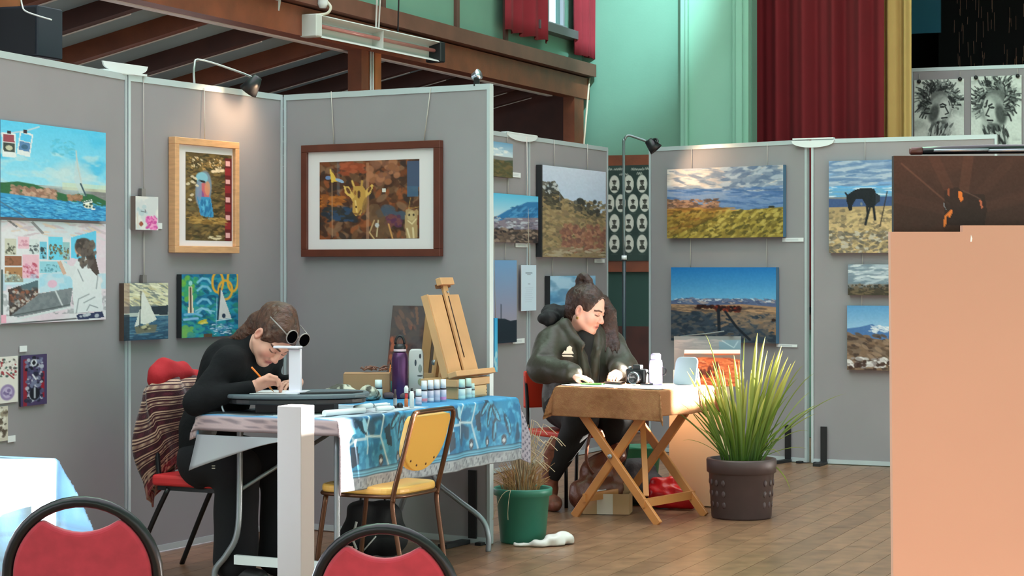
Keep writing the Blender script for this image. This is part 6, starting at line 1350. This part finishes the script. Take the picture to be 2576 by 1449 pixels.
MB().lathe(bl_, [(0,-.035),(.02,-.035),(.034,-.01),(.03,.03),(.05,.06),(.05,.3),(0,.3)], 16).build('holder', white_plastic, r)
MB().tube(smoothpath([bl_+V(.02,0,.01), at(832,18,12.34), at(822,34,12.33), at(790,38,12.32), at(765,40,12.3), at(760,50,12.3), at(770,52,12.3), at(786,60,12.3)], 5), .009, 8).build('cable', mat('cream_cable', (206,204,186), .5), r)
o = MB(); o.prism([at(692,-20,12.0), at(707,-20,12.0), at(704,12,12.0), at(702,27,12.0), at(697,26,12.0), at(693,8,12.0)], V(.0,.03,0)); tag(o.build('white_bracket', white_plastic, None), 'small white bracket at the top edge, left of the lamp holder', 'bracket')
# loudspeaker at top left
sp = at(66, 82, 9.55); sw = mat('speaker_black', (16,20,28), .7); sv = mat('speaker_blue_black', (26,34,46), .6)
r = empty('loudspeaker', sp, 'black loudspeaker hanging from the beam at top left corner', 'loudspeaker')
bevel(MB().frame(sp+E*(-.03)+S*.05, E, S, Z, .27, .20, .245).build('cabinet', sv, r), .006, 1)
MB().frame(sp+E*(-.03)-S*.052, E, S, Z, .24, .006, .22).build('grille', sw, r)
MB().box(at(22, 8, 9.62), (.10,.05,.16)).build('wood_bracket', orange_wood, r)
MB().tube(smoothpath([at(52,-10,9.5), at(56,14,9.5), at(64,28,9.45), at(96,40,9.42), at(130,50,9.40)], 4), .004, 6).build('cable', white_paint, r)

# ------------------------------------------------------------------ the cross legged table and what is around it
XF, XE, XS_ = V(.79,10.65,0), V(-.8,.6,0), V(.6,.8,0); XZ = .722; XL, XD = .68, .55
X_ = lambda s, t, z=XZ: XF+XE*s+XS_*t+Z*z
r = empty('cross_leg_table', X_(.34,.27,0), 'small folding table on honey wood crossed legs, under brown hessian', 'table')
MB().frame(X_(XL/2, XD/2, XZ-.02), XE, XS_, Z, XL-.01, XD-.01, .026).build('tabletop', table_wood, r)
lw_, lt_ = .048, .022
legs = [((.030,.04,0),(.64,.04,.70)), ((.60,.06,0),(.05,.06,.70)), ((.030,.52,0),(.64,.52,.70)), ((.60,.50,0),(.05,.50,.70))]
for (a, b) in legs: bevel(MB().bar(X_(*a), X_(*b), lt_, lw_, up=XE).build('leg', table_wood, r), .003, 1)
MB().bar(X_(.12,.02,.11), X_(.12,.545,.11), .018, .045).build('stretcher', table_wood, r); MB().bar(X_(.52,.04,.11), X_(.52,.52,.11), .018, .045).build('stretcher', table_wood, r)
MB().bar(X_(.15,.10,.14), X_(.30,.28,.69), .03, .02).build('strut', table_wood, r)
for (s, t) in ((.335,.022), (.335,.545)): MB().lathe(X_(s, t, .352), [(0,-.004),(.013,-.004),(.013,.006),(0,.008)], 12, az=-XS_).build('bolt', silver, r)
Aa, Bb, P = drape(X_, XL, XD, XZ+.004, .14, .15, .165, .14, 60, 40, wave=.016, seed=3, skirt=.25)
c = CvG(Aa*100, -Bb*100, (168,116,80), .6); c.blotch((148,98,64), 5, 5, 3, .45, .65, a=.6).blotch((184,140,92), 1.2, 1.2, 5, .5, .7, a=.5)
cl = meshgrid('hessian_cloth', P, c.out(), None, vmat('hessian', .9, bump=.5, bscale=300)); cl.modifiers.new('t', 'SOLIDIFY').thickness = .004
tag(cl, 'brown hessian cloth hanging over the cross legged table', 'tablecloth')
xz = XZ+.0065
paper([X_(.66,.02,xz), X_(.30,.01,xz), X_(.32,.26,xz), X_(.66,.28,xz)], 'large white paper on the left of the hessian table', th=.003)
paper([X_(.29,.01,xz), X_(.02,.02,xz), X_(.03,.40,xz), X_(.28,.42,xz)], 'large white paper on the right of the hessian table', th=.003)
o = MB(); o.prism([X_(.60,.12,xz+.004), X_(.48,.11,xz+.004), X_(.49,.20,xz+.004), X_(.60,.20,xz+.004)], Z*.006); tag(o.build('green_notebook', mat('green_cover', (96,160,70), .5), None), 'small green notebook on the papers before the seated person', 'notebook')
o = MB(); o.prism([X_(.52,.24,xz+.004), X_(.40,.22,xz+.004), X_(.42,.30,xz+.004), X_(.53,.31,xz+.004)], Z*.012); tag(o.build('phone', black_plastic, None), 'dark phone lying on the hessian table left of the camera', 'phone')
cp = X_(.36,.33,xz+.001); cx_ = V(.86,-.5,0).normalized(); cy_ = Z.cross(cx_)
r = empty('camera_body', cp, 'black camera with silver lens ring on the hessian table', 'camera')
bevel(MB().frame(cp+Z*.045, cx_, cy_, Z, .125, .05, .085).build('body', black_plastic, r), .010, 2)
bevel(MB().frame(cp+Z*.098+cx_*.006, cx_, cy_, Z, .05, .04, .026).build('viewfinder', black_plastic, r), .006, 2)
MB().lathe(cp+Z*.040+cx_*.016-cy_*.024, [(0,0),(.034,0),(.034,.04),(.031,.055),(.024,.055),(.022,.04),(0,.04)], 20, az=-cy_).build('lens', mat('grey_lens', (60,60,62), .25, .4), r)
MB().lathe(cp+Z*.040+cx_*.016-cy_*.07, [(.03,0),(.0355,.001),(.0355,.008),(.03,.009)], 20, az=-cy_).build('lens_ring', mat('polished_silver', (206,214,226), .2, .8), r)
MB().lathe(cp+Z*.088-cx_*.045, [(0,0),(.012,0),(.012,.012),(0,.012)], 12).build('dial', silver, r)
MB().tube(smoothpath([cp+cx_*.066+Z*.07, cp+cx_*.11+Z*.03-cy_*.01, cp+cx_*.12-cy_*.05+Z*.008, cp+cx_*.07-cy_*.10+Z*.008], 5), .005, 6).build('strap', black_plastic, r)
wb = on_z(1597, 957, xz); wb = X_(.235,.33,xz+.0035); r = empty('lilac_bottle', wb, 'pale lilac bottle glaring in the sun on the hessian table', 'bottle')
MB().lathe(wb, [(0,0),(.036,0),(.037,.11),(.034,.135),(.025,.143),(0,.143)], 20).build('body', mat('lilac_enamel', (206,190,224), .35), r); MB().lathe(wb, [(0,.142),(.028,.142),(.028,.168),(.02,.175),(0,.175)], 16).build('lid', mat('lilac_lid', (190,176,206), .4), r)
MB().tube(smoothpath([wb+V(.037,-.012,.10), wb+V(.055,-.02,.085), wb+V(.05,-.02,.06), wb+V(.037,-.012,.055)], 4), .004, 6).build('tag', dark_tube, r)
tbp = X_(.09,.40,xz); tdx = V(.9,-.43,0).normalized(); tdz = V(.12,.25,.93).normalized()
r = empty('tablet_cover', tbp, 'grey tablet in a folded cover propped upright on the hessian table', 'tablet')
out = [tbp+tdx*(.066*math.copysign(abs(math.cos(t))**.3, math.cos(t))*(1-.12*math.sin(t)*(math.cos(t) < 0)))+tdz*(.083+.08*math.copysign(abs(math.sin(t))**.3, math.sin(t))) for t in np.linspace(0, 6.283, 32, endpoint=False)]
bevel(MB().prism(out, tdx.cross(tdz)*.012).build('cover', mat('grey_cover', (112,128,134), .5), r), .003, 1)
MB().ball(tbp+tdx*.045+tdz*.14-V(.43,.9,0)*.004, .008, .003, .014, 10, 6).build('camera_lens', black_plastic, r)
MB().prism([tbp+tdx*.03+V(.02,.012,.0), tbp+tdx*.03+V(.05,.09,0), tbp+tdx*.03+tdz*.10+V(.02,.012,0)], tdx*.02).build('kickstand', mat('grey_cover', (112,128,134)), r)
# plinth with print browser
pc_ = V(1.10, 11.64, 0); r = empty('plinth', pc_, 'cream box plinth standing behind the right side of the hessian table', 'plinth')
bevel(MB().frame(pc_+Z*.345, E, S, Z, .30, .24, .69).build('box', mat('cream_plinth', (226,202,170), .6), r), .004, 1)
def print_(name, x0, x1, ytop, ybot, d, cv, lab, lean=.05, skew=0, m=None):
    a, b = at(x0, ybot, d), at(x1, ybot, d); a.z = b.z = .694; t0, t1 = at(x0+skew, ytop, d+lean), at(x1, ytop, d+lean)
    n = (b-a).cross(t0-a).normalized(); n = n if n.y < 0 else -n
    r = empty(name, (a+b)/2, lab, 'print'); MB().prism([a, b, t1, t0], -n*.012).build('board', m or edge_white, r)
    if cv is not None: picgrid('picture', t0+n*.0006, t1+n*.0006, a+n*.0006, b+n*.0006, cv, r)
c = Cv(150, 80, (196,96,56)).rect(0,0,150,9,(236,232,220)).below([(0,10),(40,8),(90,12),(150,10)], (120,104,96)).below([(0,22),(50,16),(100,18),(150,22)], (200,104,60)).dabs(60, (0,18,150,80), 14, 2.5, [(220,124,76),(150,70,44),(176,84,50),(226,140,96)], 4, .05, .3).dabs(8, (40,30,90,60), 5, 7, [(90,40,30),(70,34,30)], 6)
print_('canyon_print', 1712, 1862, 880, 962, 11.55, c, 'orange canyon photograph print leaning on the plinth', .05, 10)
c = Cv(168, 110, (150,146,146)).rect(112,0,168,110,(120,146,160)).rect(0,0,168,8,(120,128,130)).dabs(16, (0,6,110,30), 24, 3, [(140,138,140),(160,154,154)], 3, 0, .1).line([(120,10),(150,26),(160,12)], 1.5, (190,206,214))
print_('sleeved_print', 1696, 1864, 846, 970, 11.70, c, 'grey print in a clear sleeve behind the orange canyon print', .03)
c = Cv(20, 60, (214,216,218))
print_('white_mount', 1694, 1730, 930, 968, 11.50, None, 'small white mount at left of the orange canyon print', .02)
pk = at(1770, 842, 11.74); r = empty('folded_sunglasses', pk, 'grey folded stick and dark clip lying on top of the sleeved print', 'stick')
MB().tube([at(1712,846,11.74), at(1790,838,11.72), at(1822,833,11.71)], .004, 6).build('stick', mat('grey_stick', (96,108,112), .5), r); MB().box(at(1838,840,11.72), (.035,.02,.012)).build('clip', black_plastic, r)
o = MB(); g0 = pc_-E*.14-S*.16+Z*.0; o.prism([g0+E*.0+Z*.01, g0+E*.31+Z*.01, g0+E*.31+S*.022+V(0,0,.62), g0+S*.022+V(0,0,.62)], S*.012); tag(o.build('cream_panel', mat('cream_board', (216,190,156), .6), None), 'blank cream board leaning on the front of the plinth', 'board')
# cardboard box, mug, bags, bucket under the table
kb = V(.62, 11.02, 0); ka = V(.985,-.17,0).normalized(); kc_ = Z.cross(ka)
kb = at(1524, 1296, 11.13); kb.z = 0; kb = kb+kc_*.08
r = empty('open_carton', kb, 'open cardboard carton with white tape below the cross legged table', 'box')
for (c_, sx, sy, sz) in [(-kc_*.08+Z*.06, .26,.004,.115), (kc_*.08+Z*.06, .26,.004,.115), (-ka*.13+Z*.06, .004,.16,.115), (ka*.13+Z*.06, .004,.16,.115), (Z*.005, .26,.16,.004)]: MB().frame(kb+c_, ka, kc_, Z, sx, sy, sz).build('side', card_brown, r)
for s, h_ in ((-.06,.06), (.07,.045)): MB().frame(kb+kc_*.084+ka*s+Z*(.118+h_/2), ka, kc_, Z, .10, .004, h_).build('flap', card_brown, r)
MB().frame(kb-kc_*.0835-ka*.005+Z*.06, ka, kc_, Z, .09, .002, .114).build('tape', mat('pale_tape', (206,190,176), .5), r)
mg = kb-ka*.045+kc_*.01+Z*.008; r = empty('white_mug', mg, 'white mug standing in the open carton', 'mug')
MB().lathe(mg, [(0,0),(.032,0),(.036,.02),(.036,.125),(.033,.125),(.032,.01),(0,.01)], 18).build('cup', white_plastic, r); MB().tube(smoothpath([mg+V(-.036,0,.10), mg+V(-.06,0,.095), mg+V(-.06,0,.06), mg+V(-.036,0,.05)], 4), .006, 6).build('handle', white_plastic, r)
def blob(name, prims, lo, hi, m, lab, cat, h=.010, rough=(.006,.09,3)):
    f = Field(lo, hi, h)
    for a, b, ra, rb in prims: f.cap(a, b, ra, rb, .04)
    f.rough(*rough); f.F = np.maximum(f.F, -(f.lo[2]+np.arange(f.n[2])*f.h-.004)[None, None, :].astype(np.float32)); vs, fs = f.mesh(1); return tag(npobj(name, vs, fs, m, None), lab, cat)
o = blob('leather_bag', [((.42,11.28,.10),(.56,11.34,.12),.10,.10), ((.47,11.33,.22),(.60,11.37,.32),.085,.06)], (.18,11.1,-.02), (.78,11.6,.50), mat('brown_leather', (104,58,40), .4, var=.25, scale=8, bump=.3), 'large brown leather bag slumped on the floor under the table', 'bag')
MB().tube(smoothpath([V(.54,11.36,.36), V(.50,11.28,.46), V(.44,11.21,.44), V(.42,11.21,.30), V(.46,11.23,.22)], 6), .010, 6).build('strap', mat('brown_leather', (104,58,40)), o)
blob('red_bag', [((.86,11.42,.07),(1.0,11.36,.06),.075,.06), ((.84,11.46,.13),(.93,11.42,.15),.05,.04)], (.70,11.2,-.02), (1.14,11.62,.28), mat('red_plastic_bag', (206,28,36), .3, bump=.5, bscale=16), 'bright red plastic bag on the floor before the plinth', 'bag', rough=(.007,.06,5))
blob('dark_bag', [((.62,11.62,.10),(.80,11.60,.10),.10,.10), ((.66,11.62,.2),(.76,11.62,.2),.07,.07)], (.46,11.4,-.02), (.98,11.84,.36), mat('charcoal_cloth', (52,54,60), .7, bump=.3), 'charcoal cloth bag on the floor behind the cardboard carton', 'bag')
gb = at(1612, 1165, 12.45); gb.z = 0; r = empty('green_bucket', gb, 'dark green bucket on the floor behind the cross legged table', 'bucket')
MB().lathe(gb, [(0,0),(.10,0),(.125,.25),(.135,.255),(.135,.27),(.12,.27),(.095,.01),(0,.01)], 24).build('body', mat('bucket_green', (28,108,76), .4), r); MB().tube([gb+V(.13*math.cos(t),.02,.25-.10*math.sin(t)) for t in np.linspace(0,math.pi,14)], .004, 6).build('handle', silver, r)
# chair of the jacketed person
jf_ = V(.55,-.83,0).normalized(); jl = V(.83,.55,0); jM = V(.36,11.72,0); jq = lambda a, b, z: jM+jl*a+jf_*b+Z*z
r = empty('orange_chair', jM, 'orange red seated chair with black legs under the jacketed person', 'chair')
bevel(MB().frame(jq(0,.02,.415), jl, jf_, Z, .42, .40, .04).build('seat', mat('orange_red_vinyl', (222,66,44), .45), r), .014, 3)
bevel(MB().frame(jq(0,-.235,.66), jl, jf_, Z, .38, .03, .22).build('backrest', mat('orange_red_vinyl', (222,66,44)), r), .01, 3)
for s in (-1, 1):
    MB().tube([jq(.18*s,.18,.40), jq(.19*s,.20,0)], .011, 8).build('leg', dark_tube, r); MB().tube(smoothpath([jq(.18*s,-.235,.74), jq(.18*s,-.21,.42), jq(.19*s,-.24,0)], 4), .011, 8).build('leg', dark_tube, r)

# ------------------------------------------------------------------ plants
bp = V(1.272, 11.02, 0); pot_m = mat('umber_pot', (72,56,56), .5, var=.12, scale=10)
r = empty('potted_grass', bp, 'bright green strap leaved grass in a brown ribbed pot', 'potted plant')
MB().lathe(bp, [(0,0),(.160,0),(.166,.01),(.180,.245),(.184,.25),(.192,.255),(.194,.32),(.190,.328),(.172,.328),(.168,.25),(.10,.24),(0,.24)], 40).build('pot', pot_m, r)
for k in range(22):
    a = 2*math.pi*k/22
    for z in (.08, .14, .20): MB().ball(bp+V((.163+.075*z)*math.cos(a), (.163+.075*z)*math.sin(a), z), .005, .013, .019, 8, 6, ax=V(math.cos(a),math.sin(a),0)).build('relief_leaf', pot_m, r) if (k % 11) in (1,2,3,8,9,10) else None
MB().lathe(bp, [(0,.30),(.165,.295),(.168,.29),(0,.285)], 24).build('soil', mat('potting_soil', (52,42,34), .9, bump=.8, bscale=60), r)
bladem = vmat('grass_blade', .45, spec=.4)
def blade(base, ctrl, tip, wd, par, c0=(48,80,14), c1=(176,186,70), n=11, seed=0):
    pts = bez(base, base+(ctrl-base)*.55, ctrl+(tip-ctrl)*.45, tip, n); P = np.zeros((n+1, 3, 3)); cs = np.zeros((n+1, 3, 3))
    for i, p in enumerate(pts):
        t = i/n; tg = (pts[min(i+1, n)]-pts[max(i-1, 0)]).normalized(); sd = tg.cross(V(0,-1,0)); sd = sd.normalized() if sd.length > .05 else V(1,0,0); nr = sd.cross(tg); w_ = wd*(.55+.9*t-1.1*t*t if t < .8 else (1-t)*2.6+.02)
        P[i, 0] = p-sd*w_; P[i, 1] = p+nr*w_*.35; P[i, 2] = p+sd*w_
        cs[i] = lin(np.array(c0)*(1-t)+np.array(c1)*t)
    return meshgrid('leaf', P, cs, par, bladem)
prs = random.Random(12)
tips = [(1735,925,9),(1728,934,8),(1757,927,6),(1792,908,9),(1806,912,9),(1818,928,8),(1832,918,8),(1846,893,11),(1858,908,7),(1868,905,7),(1786,930,7),(1905,838,12),(1925,847,11),(1931,882,9),(1942,905,9),(1950,885,7),(1966,870,12),(1969,882,12),(1983,897,9),(1990,914,8),(2001,906,8),(1880,955,9),(1890,930,9),(1862,960,9),(1915,950,10),(1900,1000,10),(1930,990,9),(1872,850,3),(1775,842,3),(2022,918,4),(2050,938,3),(2056,1018,5),(2128,990,2.5),(2040,985,3),(1975,945,8),(1955,935,9),(1755,1010,5),(1770,985,6),(1812,990,8),(1835,1000,8),(1850,1010,8)]
for k, (x, y, w_) in enumerate(tips):
    d = 11.02+.12*(prs.random()-.6); tip = at(x, y, d); fx_ = (tip.x-bp.x)
    base = bp+V(max(-.10, min(.10, fx_*.3+.03*(prs.random()-.5))), .09*(prs.random()-.5), .295)
    ctrl = base+V(fx_*.30, (d-bp.y)*.5, (tip.z-base.z)*.66) if w_ > 5 else base+V(fx_*.38, 0, (tip.z-base.z)*.85)
    blade(base, ctrl, tip, w_*.00135, r, c1=(220,212,112) if w_ > 5 else (150,160,80))
for (x, y, mx, my, w_) in [(1680,1028,1716,1040,6), (1746,1045,1722,1030,4), (1990,1240,1965,1150,5), (2035,1085,1985,1080,2.5), (2030,1130,1980,1125,2.5), (1715,1110,1760,1105,2), (2055,1040,1990,1075,4), (1965,1150,1940,1110,3), (1975,1105,1940,1100,4)]:
    tip = at(x, y, 10.95); base = bp+V(.05 if x > 1860 else -.06, -.02, .295); blade(base, at(mx, my, 10.95)*.5+at(mx, my-40, 10.95)*.5, tip, w_*.00105, r, c1=(150,150,70))
for k in range(42):
    a = prs.random()*6.28; rr = .02+.12*prs.random(); sp_ = .10+.18*prs.random(); h_ = .18+.34*prs.random()
    base = bp+V(rr*.8*math.cos(a), rr*.8*math.sin(a), .293); tip = base+V(sp_*math.cos(a), sp_*math.sin(a)*.7, h_); blade(base, base+V(sp_*.25*math.cos(a), sp_*.2*math.sin(a), h_*.7), tip, .0045+.004*prs.random(), r, (46,76,14), (120,142,40))
# dry grass in a green pot
gp = V(.055, 10.03, 0); gm = mat('green_pot', (50,124,104), .45, var=.06, scale=6)
r = empty('dry_grass_pot', gp, 'green plastic pot of dead straw coloured grass at the end of the panel', 'potted plant')
MB().lathe(gp, [(0,0),(.110,0),(.114,.006),(.134,.235),(.148,.240),(.150,.27),(.146,.276),(.134,.272),(.130,.22),(0,.215)], 36).build('pot', gm, r)
MB().lathe(gp, [(0,.235),(.128,.23),(.128,.225),(0,.22)], 24).build('soil', mat('potting_soil', (52,42,34)), r)
straw = mat('straw', (176,136,92), .75, var=.3, scale=30); straw2 = mat('pale_straw', (196,176,146), .7, var=.2, scale=30)
mb = MB(); mb2 = MB(); prs = random.Random(4)
for k in range(150):
    a = prs.random()*6.28; rr = .085*prs.random()**.5; b_ = gp+V(rr*math.cos(a)-.01, rr*math.sin(a), .228); h_ = .06+.12*prs.random(); l_ = .03+.05*prs.random(); mb.tube([b_, b_+V(l_*.4*math.cos(a), l_*.4*math.sin(a), h_*.7), b_+V(l_*math.cos(a)*1.3, l_*math.sin(a), h_)], [.0025,.002,.0008], 4, caps=False)
tag(mb.build('dead_leaves', straw, r), kind='stuff')
for k in range(80):
    b_ = gp+V(.05*(prs.random()-.3), .06*(prs.random()-.5), .23); tx, ty = 1285+prs.random()*70+(60*prs.random() if k % 3 == 0 else 0), 1055+prs.random()*110; tp = at(tx, ty, 10.03+.1*(prs.random()-.5)); mid = b_*.45+tp*.55+V(.015*(prs.random()-.5)-.02, 0, .02); pts = bez(b_, b_*.6+mid*.4+Z*.03, mid, tp, 6)
    if k % 3 == 0: pts += [tp+V(.025, 0, -.015), tp+V(.045+.02*prs.random(), 0, -.05)]
    mb2.tube(pts, [.0036-.002*i/len(pts) for i in range(len(pts))], 4, caps=False)
for s_ in (-.03, .02): mb2.tube(bez(gp+V(-.06,-.13,.275), gp+V(-.085+s_,-.17,.28), gp+V(-.10+s_,-.17,.2), gp+V(-.105+s_*1.5,-.15,.13), 6), .0016, 4, caps=False)
tag(mb2.build('dry_stems', straw2, r), kind='stuff')
# plastic bag at the foot of the green pot
f = Field((-.04,9.72,-.02), (.36,10.10,.12), .007); f.cap((.02,9.85,.008), (.16,9.84,.010), .014, .018, .03).cap((.14,9.84,.012), (.25,9.88,.022), .018, .022, .03).cap((.19,9.86,.035), (.27,9.93,.045), .018, .02, .03).cap((.21,9.90,.02), (.28,9.95,.02), .03, .03, .03).rough(.006, .05, 8); f.F = np.maximum(f.F, -(f.lo[2]+np.arange(f.n[2])*f.h-.003)[None, None, :].astype(np.float32))
vs, fs = f.mesh(1); tag(npobj('crumpled_bag', vs, fs, mat('white_film', (222,220,214), .35), None), 'crumpled white plastic bag on the floor against the green pot', 'bag')
